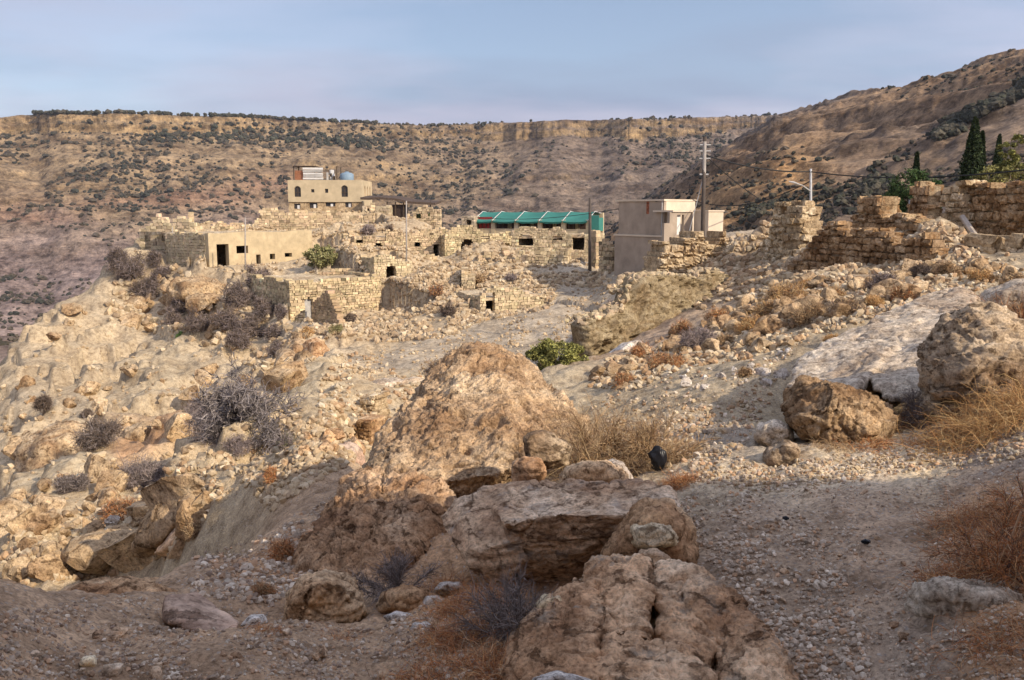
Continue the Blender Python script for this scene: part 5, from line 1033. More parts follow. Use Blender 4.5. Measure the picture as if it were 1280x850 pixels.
slab(fw.P(fw.L - 0.2, 0.2, fw.z0 - 1), fw.n * 1.0, fw.d * 0.2, z1 - fw.z0 + 1, 'right_wall', M_HOUSE_SUNLIT, wg); slab(fw.P(0, 0.2, fw.z0 - 1), fw.n * 1.0, fw.d * 0.2, z1 - fw.z0 + 1, 'left_wall', M_HOUSE_SHADED, wg); slab(fw.P(-0.04, -0.06, z1), fw.d * (fw.L + 0.1), fw.n * 1.3, 0.1, 'roof', M_HOUSE_SUNLIT, wg)

# ---- near walls: every stone its own part
def rounded_block(seed, sub=2):
    rng = np.random.default_rng(seed); bm = bmesh.new(); bmesh.ops.create_cube(bm, size=1.0); bmesh.ops.subdivide_edges(bm, edges=bm.edges[:], cuts=2, use_grid_fill=True)
    V = np.array([v.co[:] for v in bm.verts]); Q = np.array([[v.index for v in f.verts] for f in bm.faces]); bm.free()
    p = 14.0; n = (np.abs(V * 2) ** p).sum(1) ** (1 / p); V = V / n[:, None]; J = rng.uniform(-0.06, 0.06, V.shape); V = V + J
    sh = rng.uniform(-0.14, 0.14, 3); V[:, 0] += sh[0] * V[:, 2]; V[:, 2] += sh[1] * V[:, 0]; V[:, 2] *= 1 + sh[2] * V[:, 0]; return V, Q
BLOCKS_D = [make_mesh('wall_stone', *rounded_block(500 + i), M_WALLSTONE, smooth=False) for i in range(12)]
BLOCKS_P = [make_mesh('wall_stone', *rounded_block(500 + i), M_PALESTONE, smooth=False) for i in range(12)]
def near_wall(name, label, fr, topf, thick, ch, seed, openings=(), mortar=M_MORTAR, rag=0.06, limit=300, back_lean=0.0, wr=(0.7, 1.9), proud=0.06, zb=None, cat='wall'):
    pale = seed in (73, 74, 75, 77, 79, 81); BLOCKS = BLOCKS_P if pale else BLOCKS_D; rag = rag * (3.2 if seed in (70, 71, 72, 73, 74) else 1.8)
    rng = np.random.default_rng(seed); root = empty(name, tuple(fr.P(fr.L/2, thick/2, fr.z0))); tag(root, label, cat)
    tf = ragged(rng, topf, rag, fr.L, 0.5); z = (fr.z0 - 0.35) if zb is None else zb; gm_ = Geo(); lst = []; ang = math.atan2(fr.d[1], fr.d[0]); zmax = max(tf(u) for u in np.linspace(0, fr.L, 80)); op = opens(fr, openings)
    while z < zmax:
        h = ch * rng.uniform(0.6, 1.5); u = -rng.uniform(0, ch); run = None
        def flush(run):
            if run: gm_.box(fr.P(run[0], 0.09, z), np.append(fr.d * (run[1]-run[0]), 0), np.append(fr.n * (thick - 0.18), 0), (0, 0, h * 0.96))
        while u < fr.L:
            w = ch * rng.uniform(*wr) * (1.3 if rng.random() < 0.15 else 1); um = u + w / 2; dz_ = rng.normal(0, 0.10 * ch)
            if 0 <= um <= fr.L and z + h * 0.55 < tf(um) and not any(o[0] < um < o[1] and o[2] < z + h/2 < o[3] for o in op):
                lst.append((um, z + h / 2 + dz_, w, h * rng.uniform(0.8, 1.12))); 
                if run is None: run = [max(u, 0), min(u + w, fr.L)]
                else: run[1] = min(u + w, fr.L)
            else: flush(run); run = None
            u += w
        flush(run); z += h
    if gm_.n: gm_.build('mortar', mortar, root)
    rng.shuffle(lst); rest = []
    for k, (um, zm, w, h) in enumerate(lst):
        top = zm + h > tf(um) - 0.02; jx = rng.uniform(-1, 1) * proud
        P = fr.P(um, thick / 2 - jx, zm); P[:2] += fr.n * back_lean * (zm - fr.z0)
        sc = (w * 0.98, thick * rng.uniform(0.96, 1.08), h * rng.uniform(0.90, 1.02)); rot = (rng.normal(0, 0.03), rng.normal(0, 0.05), ang + rng.normal(0, 0.04))
        if top: rot = (rng.normal(0, 0.12), rng.normal(0, 0.13), ang + rng.normal(0, 0.2))
        if (top or um < w or um > fr.L - w) and thick > 0.45:
            m_ = int(math.ceil(thick / 0.3))
            for q_ in range(m_):
                c_q = fr.P(um + rng.normal(0, .03), thick * (q_ + .5) / m_, zm + rng.normal(0, .02)); c_q[:2] += fr.n * back_lean * (zm - fr.z0); sq = (sc[0] * rng.uniform(.8, 1.02), thick / m_ * 1.02, sc[2] * rng.uniform(.8, 1.05)); rq = (rng.normal(0, 0.08), rng.normal(0, 0.08), ang + rng.normal(0, 0.15))
                if k < limit and q_ == 0: o = bpy.data.objects.new('stone', BLOCKS[rng.integers(12)]); COL.objects.link(o); o.parent = root; o.location = Vector(c_q) - root.location; o.scale = sq; o.rotation_euler = rq
                else: rest.append((c_q, sq, rq))
            continue
        if k < limit:
            o = bpy.data.objects.new('stone', BLOCKS[rng.integers(12)]); COL.objects.link(o); o.parent = root; o.location = Vector(P) - root.location; o.scale = sc; o.rotation_euler = rot
        else: rest.append((P, sc, rot))
    if rest:
        g = Geo()
        for (P, sc, rot) in rest:
            V_, Q_ = rounded_block(int(rng.integers(1e6))); V_ = V_ * np.array(sc); c_, s_ = math.cos(rot[2]), math.sin(rot[2]); V_ = V_ @ np.array([[c_, s_, 0], [-s_, c_, 0], [0, 0, 1]]) + P; g.add(V_, q=Q_)
        o = g.build('stonework', M_PALESTONE if pale else M_WALLSTONE, root); o['kind'] = 'stuff'
    return root
fr = FR['main_wall']; near_wall('stone_wall', 'long dry-stone wall of reddish tan blocks sloping down to the right, nearest ruin on the right', fr, profile(fr, [(985,322),(1005,312),(1020,298),(1024,283),(1050,281),(1070,286),(1095,291),(1120,298),(1150,306),(1188,316)]), 0.55, 0.145, 70, limit=300, mortar=M_DARKMORT, wr=(0.8,2.4))
f_ = Frame((1060,320,29),(1205,25),270,0.8,carve=False); near_wall('rubble_wall', 'broken upper wall with a small upright stub behind the long dry-stone wall', f_, profile(f_, [(1060,272),(1069,268),(1071,247),(1095,245),(1099,272),(1108,274),(1130,276),(1150,284),(1175,296),(1205,312)]), 0.7, 0.19, 71, limit=200, rag=0.08)
f_ = Frame((930,372,29.5),(992,28),330,0.8,carve=False); near_wall('rubble_wall', 'low dark tumbled wall joining the long dry-stone wall to the ruined tower', f_, profile(f_, [(930,352),(950,342),(970,330),(992,322)]), 0.8, 0.19, 72, limit=120, rag=0.1)
fr = FR['mound_wall']; near_wall('rubble_wall', 'irregular pale dry-stone wall on the knoll in front of the boxy house', fr, profile(fr, [(818,345),(824,322),(834,308),(850,303),(862,299),(880,291),(900,294),(915,299),(930,306)]), 1.3, 0.20, 73, limit=260, rag=0.1)
fr = FR['tower']; near_wall('ruined_tower', 'tall ruined corner of pale rough masonry with a hole near its top', fr, profile(fr, [(948,318),(954,300),(960,285),(964,268),(970,256),(980,249),(992,251),(1000,254)]), 0.8, 0.2, 74, [(970,978,256,263,False)], limit=220, rag=0.06)
f_ = Frame((1000,334,31),(1019,31.6),252,0.8,carve=False); near_wall('tower_side', 'smooth grey-tan plastered flank on the right of the ruined tower', f_, profile(f_, [(1000,252),(1019,256)]), 0.7, 0.2, 75, limit=80, proud=0.01, cat='wall')
fr = FR['right_stub']; near_wall('wall_end', 'shaded left flank of the roofless house at the right', fr, profile(fr, [(1154,242),(1160,236),(1177,233)]), 0.5, 0.2, 76, limit=80)
f_ = Frame((1176,300,28.4),(1198,28.0),232,0.8,carve=False); near_wall('wall_end', 'bright jagged wall end of the roofless house at the right', f_, profile(f_, [(1176,233),(1185,232),(1198,230)]), 0.8, 0.17, 77, limit=90, rag=0.04, proud=0.1)
fr = FR['right_wall']; near_wall('stone_wall', 'brown coursed wall of the roofless house at the right edge', fr, profile(fr, [(1198,231),(1215,228),(1240,230),(1270,226),(1300,226)]), 0.6, 0.17, 78, limit=200, rag=0.03)
f_ = Frame((1222,319,24.5),(1300,24.0),298,0.6,carve=False); near_wall('low_wall', 'single course of large pale blocks in front of the roofless house', f_, profile(f_, [(1222,298),(1250,297),(1262,300),(1300,300)]), 0.44, 0.36, 79, limit=40, rag=0.04, zb=f_.z0 - 0.05)
g = Geo(); p0 = at(1227,306,26.0); p1 = at(1203,271,27.4); g.tube([p0, p0 * 0.5 + p1 * 0.5 + np.array([0,0,-.02]), p1], [0.09, 0.08, 0.075], 7)
tag(g.build('timber_beam', plain_mat('bleached_wood', (0.42,0.35,0.28), var=0.25, sc=4), None), 'bleached beam leaning against the wall of the roofless house', 'beam')
# plastered retaining wall: one weathered body
fr = FR['bank_wall']; tfp = profile(fr, [(733,409),(745,400),(770,396),(790,384),(800,362),(812,348),(830,345),(860,345),(885,350),(905,338),(920,345),(938,356)])
bt = profile(fr, [(733,450),(780,440),(830,420),(880,402),(938,376)])
n_u, n_v = 110, 46; us = np.linspace(0, fr.L, n_u); Pf = np.zeros((n_u, n_v, 3)); Pb = np.zeros((n_u, n_v, 3))
for i, u in enumerate(us):
    zt_ = tfp(u); zb_ = min(bt(u) - 0.9, zt_ - 0.3)
    for j in range(n_v):
        w_ = j / (n_v - 1); z = zb_ + (zt_ - zb_) * w_; lean = 0.25 * (z - fr.z0); Pf[i, j] = fr.P(u, lean, z); Pb[i, j] = fr.P(u, lean + 0.45, z)
dn = 0.34 * fbm(Pf[..., 0] * 0.9, Pf[..., 2] * 0.9, Pf[..., 1] * 0.9, 4, 0.55) + 0.16 * fbm(Pf[..., 0] * 4, Pf[..., 2] * 4, Pf[..., 1] * 4, 4, 0.6, 'r')
Pf[..., :2] -= dn[..., None] * fr.n; g = Geo(); N_ = n_u * n_v; i = (np.arange(n_u - 1)[:, None] * n_v + np.arange(n_v - 1)[None]).ravel(); q = np.stack([i, i + n_v, i + n_v + 1, i + 1], -1)
tb = np.arange(n_u - 1) * n_v + n_v - 1; topq = np.stack([tb, tb + n_v, tb + n_v + N_, tb + N_], -1); e0 = np.arange(n_v - 1); eL = np.stack([e0, e0 + 1, e0 + 1 + N_, e0 + N_], -1)
g.add(np.vstack([Pf.reshape(-1, 3), Pb.reshape(-1, 3)]), q=np.vstack([q, topq, eL, q[:, ::-1] + N_]))
M_OLDPL = rock_mat('weathered_plaster', [(0.24,0.185,0.11),(0.31,0.245,0.15),(0.37,0.30,0.19)], 0.9, 0.05, 0.3, lichen=(0.22,0.175,0.11), crack=0)
rw_ = g.build('retaining_wall', M_OLDPL, None, smooth=True); tag(rw_, 'weathered olive-tan plastered retaining wall rising to the right beside the slope', 'wall')
rng = np.random.default_rng(44); us_ = rng.uniform(0, fr.L, 420); Pt = np.array([fr.P(u, 0.25 * (tfp(u) - fr.z0) + rng.uniform(-0.1, 0.75), tfp(u) - 0.02) for u in us_]); Sg = rng.uniform(0.08, 0.32, 420)
cp = stones_mesh('coping_stones', Pt, Sg, M_VSTONE, rng, None, cols=stone_col(rng, 420, (0.42,0.32,0.20), 0.2)); cp.location = Vector(cp.location) - rw_.location; cp.parent = rw_
# dark dry-stone wall below the track, left of the largest boulder, and upper terrace bits
f_ = Frame((362,576,20.5),(462,19.0),528,0.7,carve=False); near_wall('dry_stone_wall', 'dark shaded dry-stone wall in the ravine just left of the largest boulder', f_, profile(f_, [(362,545),(385,535),(410,532),(440,528),(462,530)]), 0.7, 0.11, 80, limit=260, mortar=M_BROWN)
f_ = Frame((420,520,26),(470,25),496,0.7,carve=False); near_wall('dry_stone_wall', 'small pale dry-stone wall just above the dark ravine wall', f_, profile(f_, [(420,512),(440,500),(470,499)]), 0.7, 0.16, 81, limit=100)

# ---- poles and wires
M_POLE = plain_mat('weathered_pole', (0.34,0.30,0.26), var=0.2, sc=2); M_POLED = plain_mat('dark_pole', (0.10,0.08,0.065), var=0.2, sc=2); M_WIRE = plain_mat('wire', (0.03,0.03,0.03), var=0.05); M_STEEL = plain_mat('grey_steel', (0.45,0.44,0.42), var=0.1)
def pole(name, label, px, py0, py1, r, rad, mat, px_top=None, parts=(), cat='pole'):
    a = at(px, py0, r); b2 = at(px_top or px, py1, r); root = empty(name, tuple(a)); tag(root, label, cat)
    g = Geo(); g.tube([a - np.array([0,0,.5]), a*.5+b2*.5, b2], [rad*1.25, rad*1.1, rad*.85], 9); g.build('shaft', mat, root, smooth=True); return root, a, b2
pt, a1, b1 = pole('utility_pole', 'tall two-tone utility pole carrying wires, right of the boxy house', 877.5, 330, 178, 46, 0.095, M_POLED, 881)
g = Geo(); m_ = a1 + (b1 - a1) * 0.33; g.tube([m_, b1 + np.array([0,0,.1])], [0.102, 0.086], 9); g.build('upper_sleeve', M_POLE, pt, smooth=True)
for fz in (0.98, 0.93, 0.87): 
    c_ = a1 + (b1 - a1) * fz; g = Geo(); g.tube([c_ + np.array([-0.25,0,0]), c_ + np.array([0.3,0,0])], 0.03, 5); g.build('insulator_bracket', M_STEEL, pt)
g = Geo(); g.tube([b1 + np.array([0,0,.05]), b1 + np.array([0,0,.28])], 0.1, 7); g.build('pole_cap', M_POLED, pt)
c_ = a1 + (b1 - a1) * 0.74; g = Geo(); g.tube([c_ + np.array([-0.22,0,0]), c_ + np.array([0.22,0,0])], 0.04, 5); g.build('bracket', M_STEEL, pt)
g = Geo(); g.tube([c_, a1 + np.array([-0.9, 0.2, 0.6])], 0.02, 4); g.build('stay_wire', M_STEEL, pt)
lp, a2, b2_ = pole('street_lamp', 'thin grey lamp post with a short arm left, behind the ruined tower', 1013.5, 330, 211, 52, 0.07, M_STEEL, cat='street lamp')
c_ = at(1013.5, 239, 52); e_ = at(992, 228, 51); g = Geo(); g.tube([c_, c_*.5+e_*.5+np.array([0,0,.08]), e_], 0.035, 5); g.build('lamp_arm', M_STEEL, lp)
g = Geo(); g.tube([e_ + np.array([-.25,0,.05]), e_, e_ + np.array([.2,0,-.06])], [0.03,0.06,0.035], 7); g.build('lamp_head', M_STEEL, lp)
pole('wooden_pole', 'dark straight wooden pole at the right end of the green-roofed shelter', 737.5, 335, 247, 72, 0.12, M_POLED)
pole('thin_pole', 'thin steel post standing in the middle of the ruins', 508, 338, 251, 75, 0.06, M_POLE)
pole('thin_pole', 'thin steel post in front of the long flat-roofed house', 306.5, 345, 272, 80, 0.055, M_POLE)
pole('thin_pole', 'short thin post on the nose of the spur by the leftmost ruin', 215.5, 318, 284, 90, 0.06, M_POLE)
pole('fence_post', 'small upright post before the bushy conifer at the right', 1137, 282, 250, 30, 0.03, M_STEEL)
def wire(label, P, Q, sag, rad=0.035):
    ts = np.linspace(0, 1, 22); W = np.array([P * (1-t_) + Q * t_ - np.array([0, 0, sag * 4 * t_ * (1-t_)]) for t_ in ts]); g = Geo(); g.tube(W, rad, 4); tag(g.build('wire', M_WIRE, None), label, 'wire')
top = a1 + (b1 - a1) * 0.90; lt = a2 + (b2_ - a2) * 0.97
wire('upper wire from the tall utility pole to the thin lamp post', top, lt, 0.25, 0.034)
wire('wire running from the thin lamp post out of the picture to the right', lt, at(1330, 206, 40), 0.4, 0.03)
wire('wire slanting down right from the tall pole behind the ruins', top, at(975, 262, 70), 0.3, 0.032)
wire('wire from the lamp post down left to the roof of the boxy house', at(1013.5, 226, 52), at(866, 250, 63), 0.8, 0.03)
wire('long slack wire over the village from the boxy house to the canopy', at(828, 250, 62), at(545, 262, 104), 1.2, 0.022)
# ============================================================ PLANTS
def strand_geo(P, D, Ln, rad, K, rng, droop=0.3, curl=0.25, taper=0.35, cols=None):
    """n curved thin stems: start points P, directions D, lengths Ln -> V, Q, C and the points along them"""
    n = len(P); pts = [P]; d = D / (np.linalg.norm(D, axis=1, keepdims=True) + 1e-9); seg = Ln[:, None] / K
    for k in range(K):
        d = d + rng.normal(0, curl, (n, 3)) / K * 2 + np.array([0, 0, -droop / K * (k + 0.5) * 0.6]); d /= np.linalg.norm(d, axis=1, keepdims=True); pts.append(pts[-1] + d * seg)
    C = np.stack(pts, 1)                                    # n,K+1,3
    T = C[:, -1] - C[:, 0]; T /= np.linalg.norm(T, axis=1, keepdims=True) + 1e-9; h = rng.normal(size=(n, 3)); A = np.cross(T, h); A /= np.linalg.norm(A, axis=1, keepdims=True) + 1e-9; B = np.cross(T, A)
    th = np.arange(3) * 2 * np.pi / 3; w = np.linspace(1, taper, K + 1); r = np.broadcast_to(np.asarray(rad, float), (n,))
    ring = np.cos(th)[None, :, None] * A[:, None] + np.sin(th)[None, :, None] * B[:, None]      # n,3,3
    V = C[:, :, None, :] + ring[:, None] * (r[:, None, None, None] * w[None, :, None, None]); nv = (K + 1) * 3
    i = np.arange(K)[:, None] * 3; j = np.arange(3)[None]; q = np.stack([i + j, i + (j + 1) % 3, i + 3 + (j + 1) % 3, i + 3 + j], -1).reshape(-1, 4)
    Q = (q[None] + (np.arange(n) * nv)[:, None, None]).reshape(-1, 4); Cc = None if cols is None else np.repeat(cols, nv, axis=0)
    return V.reshape(-1, 3), Q, Cc, C
def hemi(rng, n, up=0.4):
    d = rng.normal(size=(n, 3)); d[:, 2] = np.abs(d[:, 2]) * up + 0.08; return d / np.linalg.norm(d, axis=1, keepdims=True)
def ccol(rng, n, c, sp=0.25): 
    c = np.atleast_2d(c); return np.clip(c[rng.integers(0, len(c), n)] * rng.normal(1, sp, (n, 1)), 0.01, 0.9)
M_TWIG = attr_mat('dry_twigs', bump=0, sc=30, vary=0.15)
M_LEAF = attr_mat('leaves', bump=0, sc=10, vary=0.2)
GREYT = [(0.20,0.165,0.145),(0.27,0.225,0.20),(0.13,0.10,0.085)]; REDT = [(0.52,0.22,0.085),(0.40,0.16,0.065),(0.58,0.31,0.13),(0.24,0.11,0.055),(0.48,0.34,0.20)]; TANT = [(0.42,0.28,0.15),(0.34,0.21,0.11),(0.50,0.36,0.20),(0.20,0.13,0.08)]; STRAW = [(0.52,0.31,0.13),(0.45,0.24,0.10),(0.58,0.40,0.19)]; DARKT = [(0.15,0.11,0.085),(0.21,0.155,0.115),(0.10,0.075,0.06)]
MAUVE = [(0.27,0.215,0.20),(0.20,0.16,0.15),(0.33,0.26,0.22)]
def twig_bush(name, label, base, w, h, n, cols, seed, rad=0.0022, group=None, droop=0.15, nstem=12, cat='bush', K=4, flat=1.0):
    rng = np.random.default_rng(seed); base = np.asarray(base, float); root = empty(name, tuple(base)); tag(root, label, cat, group)
    S = rng.normal(0, 0.10, (nstem, 3)) * [w, w * flat, 0]; S = S + base - [0, 0, 0.03 * h]; D = hemi(rng, nstem, 1.3) * [w / h * 0.9, w / h * 0.9 * flat, 1]
    Ls = rng.uniform(0.65, 0.95, nstem) * h * 0.9
    V, Q, C, pts = strand_geo(S, D, Ls, rad * 3.2, 5, rng, droop * 0.5, 0.35, 0.35, ccol(rng, nstem, cols, 0.15))
    g = Geo(); g.add(V, q=Q, c=C); o1 = g.build('stem', M_TWIG, root, base=base, col=True); o1['kind'] = 'stuff'
    k = rng.integers(0, nstem, n); tpar = rng.uniform(0.15, 1.0, n) ** 0.8 * 5; i0 = np.minimum(tpar.astype(int), 4); f = (tpar - i0)[:, None]; P = pts[k, i0] * (1 - f) + pts[k, i0 + 1] * f
    out = P - (base + [0, 0, 0.15 * h]); out /= np.linalg.norm(out, axis=1, keepdims=True) + 1e-9; Dt = out * 0.9 + rng.normal(0, 0.55, (n, 3)) + [0, 0, 0.25]
    V, Q, C, pt2 = strand_geo(P, Dt * [1, 1, 1], rng.uniform(0.12, 0.36, n) * min(w, h) * 1.25, rad, K, rng, droop, 0.5, 0.3, ccol(rng, n, cols)); g = Geo(); g.add(V, q=Q, c=C)
    m = n; k = rng.integers(0, n, m); i0 = rng.integers(1, K + 1, m); P = pt2[k, i0]; V, Q, C, _ = strand_geo(P, rng.normal(size=(m, 3)) + [0, 0, 0.3], rng.uniform(0.05, 0.16, m) * min(w, h), rad * 0.65, 2, rng, droop, 0.5, 0.3, ccol(rng, m, cols)); g.add(V, q=Q, c=C)
    o = g.build('twigs', M_TWIG, root, base=base, col=True); o['kind'] = 'stuff'; return root
def grass_tangle(label, base, w, h, n, cols, seed, rad=0.0016, group=None, droop=0.9, name='dry_grass', flat=1.0, cat='grass tuft'):
    rng = np.random.default_rng(seed); base = np.asarray(base, float); P = base + rng.normal(0, 0.24, (n, 3)) * [w, w * flat, 0]; P[:, 2] = gz_fast(P[:, 0], P[:, 1]) - 0.01
    V, Q, C, _ = strand_geo(P, hemi(rng, n, 0.9), rng.uniform(0.4, 1.1, n) * h, rad, 5, rng, droop, 0.6, 0.3, ccol(rng, n, cols)); g = Geo(); g.add(V, q=Q, c=C)
    m = n // 2; P = base + rng.normal(0, 0.22, (m, 3)) * [w, w * flat, 0]; P[:, 2] = gz_fast(P[:, 0], P[:, 1]) + rng.uniform(0, 0.5, m) * h * 0.6
    V, Q, C, _ = strand_geo(P, rng.normal(size=(m, 3)) * [1, 1, 0.4], rng.uniform(0.3, 0.9, m) * h, rad * 0.8, 4, rng, 0.3, 1.1, 0.4, ccol(rng, m, cols)); g.add(V, q=Q, c=C)
    return tag(g.build(name, M_TWIG, None, base=base, col=True), label, cat, group)
def leaf_geo(P, size, rng, cols):
    n = len(P); a = rng.normal(size=(n, 3)); a /= np.linalg.norm(a, axis=1, keepdims=True); b2 = np.cross(a, rng.normal(size=(n, 3))); b2 /= np.linalg.norm(b2, axis=1, keepdims=True) + 1e-9; s = size * rng.uniform(0.6, 1.3, (n, 1))
    V = np.stack([P - a * s, P + b2 * s * 0.5, P + a * s, P - b2 * s * 0.5], 1).reshape(-1, 3); Q = np.arange(4 * n).reshape(-1, 4); return V, Q, np.repeat(ccol(rng, n, cols, 0.3), 4, axis=0)
def leaf_clumps(rng, c, w, h, nclump, nleaf, crad, size, cols, flat=1.0, low=0.0):
    u = rng.normal(size=(nclump, 3)); u /= np.linalg.norm(u, axis=1, keepdims=True); u *= rng.uniform(0.35, 1, (nclump, 1)) ** 0.5; K = u * [w/2, w/2 * flat, h/2] + np.array(c) + [0, 0, h/2]
    Vs = []; Qs = []; Cs = []; o = 0
    for k in K:
        m = int(nleaf * rng.uniform(0.6, 1.4)); d = rng.normal(size=(m, 3)); d /= np.linalg.norm(d, axis=1, keepdims=True); P = k + d * crad * rng.uniform(0.3, 1, (m, 1)) * [1, 1, 0.8]
        V, Q, C = leaf_geo(P, size, rng, np.array(cols) * rng.normal(1, 0.15)); Vs.append(V); Qs.append(Q + o); Cs.append(C); o += len(V)
    return np.vstack(Vs), np.vstack(Qs), np.vstack(Cs), K
def leafy_bush(name, label, base, w, h, cols, seed, nclump=40, nleaf=45, size=0.03, stem=0.01, group=None, cat='bush', crad=None, stemcol=(0.16,0.12,0.09)):
    rng = np.random.default_rng(seed); base = np.asarray(base, float); root = empty(name, tuple(base)); tag(root, label, cat, group)
    V, Q, C, K = leaf_clumps(rng, base + [0, 0, 0.02 * h], w, h * 0.9, nclump, nleaf, crad or min(w, h) * 0.16, size, cols); o = obj_at('foliage', V, Q, M_LEAF, base, root, col=C); o['kind'] = 'stuff'
    g = Geo()
    for k in K[:14]:
        m = (base + k) / 2 + rng.normal(0, 0.05, 3) * w; g.tube([base - [0, 0, .05], m, k], [stem * 1.4, stem, stem * 0.5], 4, c=stemcol)
    o = g.build('stem', M_TWIG, root, base=base, col=True); o['kind'] = 'stuff'; return root
def scrub_clump(name, label, base, w, h, cols, seed, n=420, size=None, group=None, cat='bush', twig=0.012):
    """brushwood seen from afar: dense short twigs in clumps"""
    rng = np.random.default_rng(seed); base = np.asarray(base, float); nc = 12; K = rng.normal(size=(nc, 3)); K /= np.linalg.norm(K, axis=1, keepdims=True); K *= rng.uniform(0.3, 1, (nc, 1)); K[:, 2] = np.abs(K[:, 2]) * 0.8 + 0.1; K = K * [w/2.6, w/2.6, h * 0.7] + base
    k = rng.integers(0, nc, n); D = rng.normal(size=(n, 3)) + [0, 0, 0.5]; P = K[k] + rng.normal(0, 0.07, (n, 3)) * w
    V, Q, C, _ = strand_geo(P, D, rng.uniform(0.10, 0.26, n) * (w + h) / 2, twig, 2, rng, 0.3, 0.4, 0.4, ccol(rng, n, cols, 0.3)); g = Geo(); g.add(V, q=Q, c=C)
    S = np.repeat(base[None], 8, 0) + rng.normal(0, 0.06, (8, 3)) * [w, w, 0]; V, Q, C, _ = strand_geo(S - [0, 0, .1], K[:8] - S, np.linalg.norm(K[:8] - S, axis=1), twig * 1.8, 3, rng, 0, 0.2, 0.5, ccol(rng, 8, cols, 0.1)); g.add(V, q=Q, c=C)
    return tag(g.build(name, M_TWIG, None, base=base, col=True), label, cat, group)
def gpx(px, py, r=None):
    if r is None: return hit(px, py)
    P = at(px, py, r); return P
def px2m(p, px): return px * np.hypot(p[0], p[1]) / F

def branch_tree(name, label, base, w, h, seed, cols):
    rng = np.random.default_rng(seed); base = np.asarray(base, float); root = empty(name, tuple(base)); tag(root, label, 'tree')
    P = np.repeat(base[None] - [0, 0, 0.15], 6, 0) + rng.normal(0, 0.03, (6, 3)) * w; D = hemi(rng, 6, 1.0) * [1.5, 1.0, 1]; L_ = rng.uniform(0.38, 0.62, 6) * h; rad = h * 0.016
    for lev, (nc, nm) in enumerate([(9, 'limb'), (11, 'branch'), (10, 'twigs'), (0, 'twigs')]):
        V, Q, C, pts = strand_geo(P, D, L_, rad, 5 if lev < 2 else 3, rng, 0.05 if lev < 2 else 0.25, 0.75, 0.45, ccol(rng, len(P), cols, 0.15)); g = Geo(); g.add(V, q=Q, c=C)
        o = g.build(nm, M_TWIG, root, base=base, col=True); o['kind'] = 'stuff'
        if not nc: break
        m = len(P) * nc; k = np.repeat(np.arange(len(P)), nc); K_ = pts.shape[1] - 1; i0 = rng.integers(1, K_ + 1, m); P2 = pts[k, i0]; Dp = pts[k, i0] - pts[k, i0 - 1]; Dp /= np.linalg.norm(Dp, axis=1, keepdims=True) + 1e-9
        D = Dp * 0.7 + rng.normal(0, 0.55, (m, 3)) + [0, 0, 0.12]; L_ = np.repeat(L_, nc) * rng.uniform(0.35, 0.75, m); P = P2; rad = rad * (0.6, 0.62, 0.75)[lev]
# foreground bushes and tangles
b0 = hit(642, 800); twig_bush('twig_bush', 'dark grey leafless bush between the flat-topped boulder and the bottom boulder', b0, 0.42, 0.30, 1500, GREYT, 1, 0.0013, nstem=22)
b0 = hit(500, 742); twig_bush('twig_bush', 'grey leafless bush in the dark crevice under the largest boulder', b0, 0.42, 0.27, 1100, GREYT, 2, 0.0016, nstem=16)
for k, (px, py, w, h, n, lab) in enumerate([(575,800,0.36,0.15,800,'red dry grass spilling down left of the dark grey bush'),(612,842,0.30,0.13,650,'red dry grass at the bottom edge left of the rugged boulder'),(530,846,0.30,0.12,480,'thin red dry grass at the bottom edge, farthest left'),(618,752,0.30,0.16,600,'rusty dry grass below the flat-topped boulder'),(560,735,0.3,0.13,320,'sparse red grass by the white flat stone'),(660,825,0.2,0.12,300,'rusty grass tuft against the rugged bottom boulder'),(585,760,0.34,0.16,700,'bright rusty grass in the hollow between the boulders'),(330,790,0.22,0.08,160,'thin rusty grass right of the tilted slab'),(430,800,0.2,0.07,140,'thin brown grass at the foot of the rounded ochre boulder')]):
    grass_tangle(lab, hit(px, py), w, h, n, REDT, 10 + k, 0.0011)
b0 = at(752, 606, 6.5); b0[2] = gz_fast(b0[0], b0[1]); twig_bush('twig_bush', 'wide tan brittle bush with dark heart behind the foreground rocks, left half', b0 + [0,0,0.0], 1.0, 0.66, 2900, TANT, 20, 0.0019, nstem=34)
b0 = at(815, 604, 6.4); b0[2] = gz_fast(b0[0], b0[1]); twig_bush('twig_bush', 'tan brittle bush holding the black plastic bag, right half of the wide thicket', b0, 0.8, 0.50, 2300, TANT, 21, 0.0019, nstem=26)
b0 = at(700, 570, 7.6); b0[2] = gz_fast(b0[0], b0[1]); twig_bush('twig_bush', 'thin tan bush between the largest boulder and the wide thicket', b0, 0.8, 0.5, 1300, TANT, 22, 0.0019, nstem=20)
grass_tangle('rusty dry grass tuft right of the thicket at the shade line', hit(848, 607), 0.26, 0.14, 600, REDT, 23, 0.0014)
for k, (px, py, w, h, n, ty, lab) in enumerate([(1238,705,0.42,0.28,1300,0,'dark rusty bush at the right edge above the knobbly white rock'),(1285,735,0.38,0.28,1000,0,'rusty bush cut by the right edge beside the white rock'),(1285,655,0.45,0.28,1100,0,'tall dark rusty bush higher up at the right edge'),
    (1195,725,0.3,0.15,500,1,'rusty grass fringe left of the dark bushes at the right edge'),(1265,800,0.36,0.14,500,1,'rusty grass below the knobbly white rock'),(1210,655,0.4,0.18,450,1,'thin brown grass at the upper left of the right-edge bushes')]):
    if ty == 0: twig_bush('twig_bush', lab, hit(px, py), w, h, n, REDT + [(0.12,0.07,0.05)], 30 + k, 0.0013, nstem=24, droop=0.5)
    else: grass_tangle(lab, hit(px, py), w, h, n, REDT, 30 + k, 0.0011)
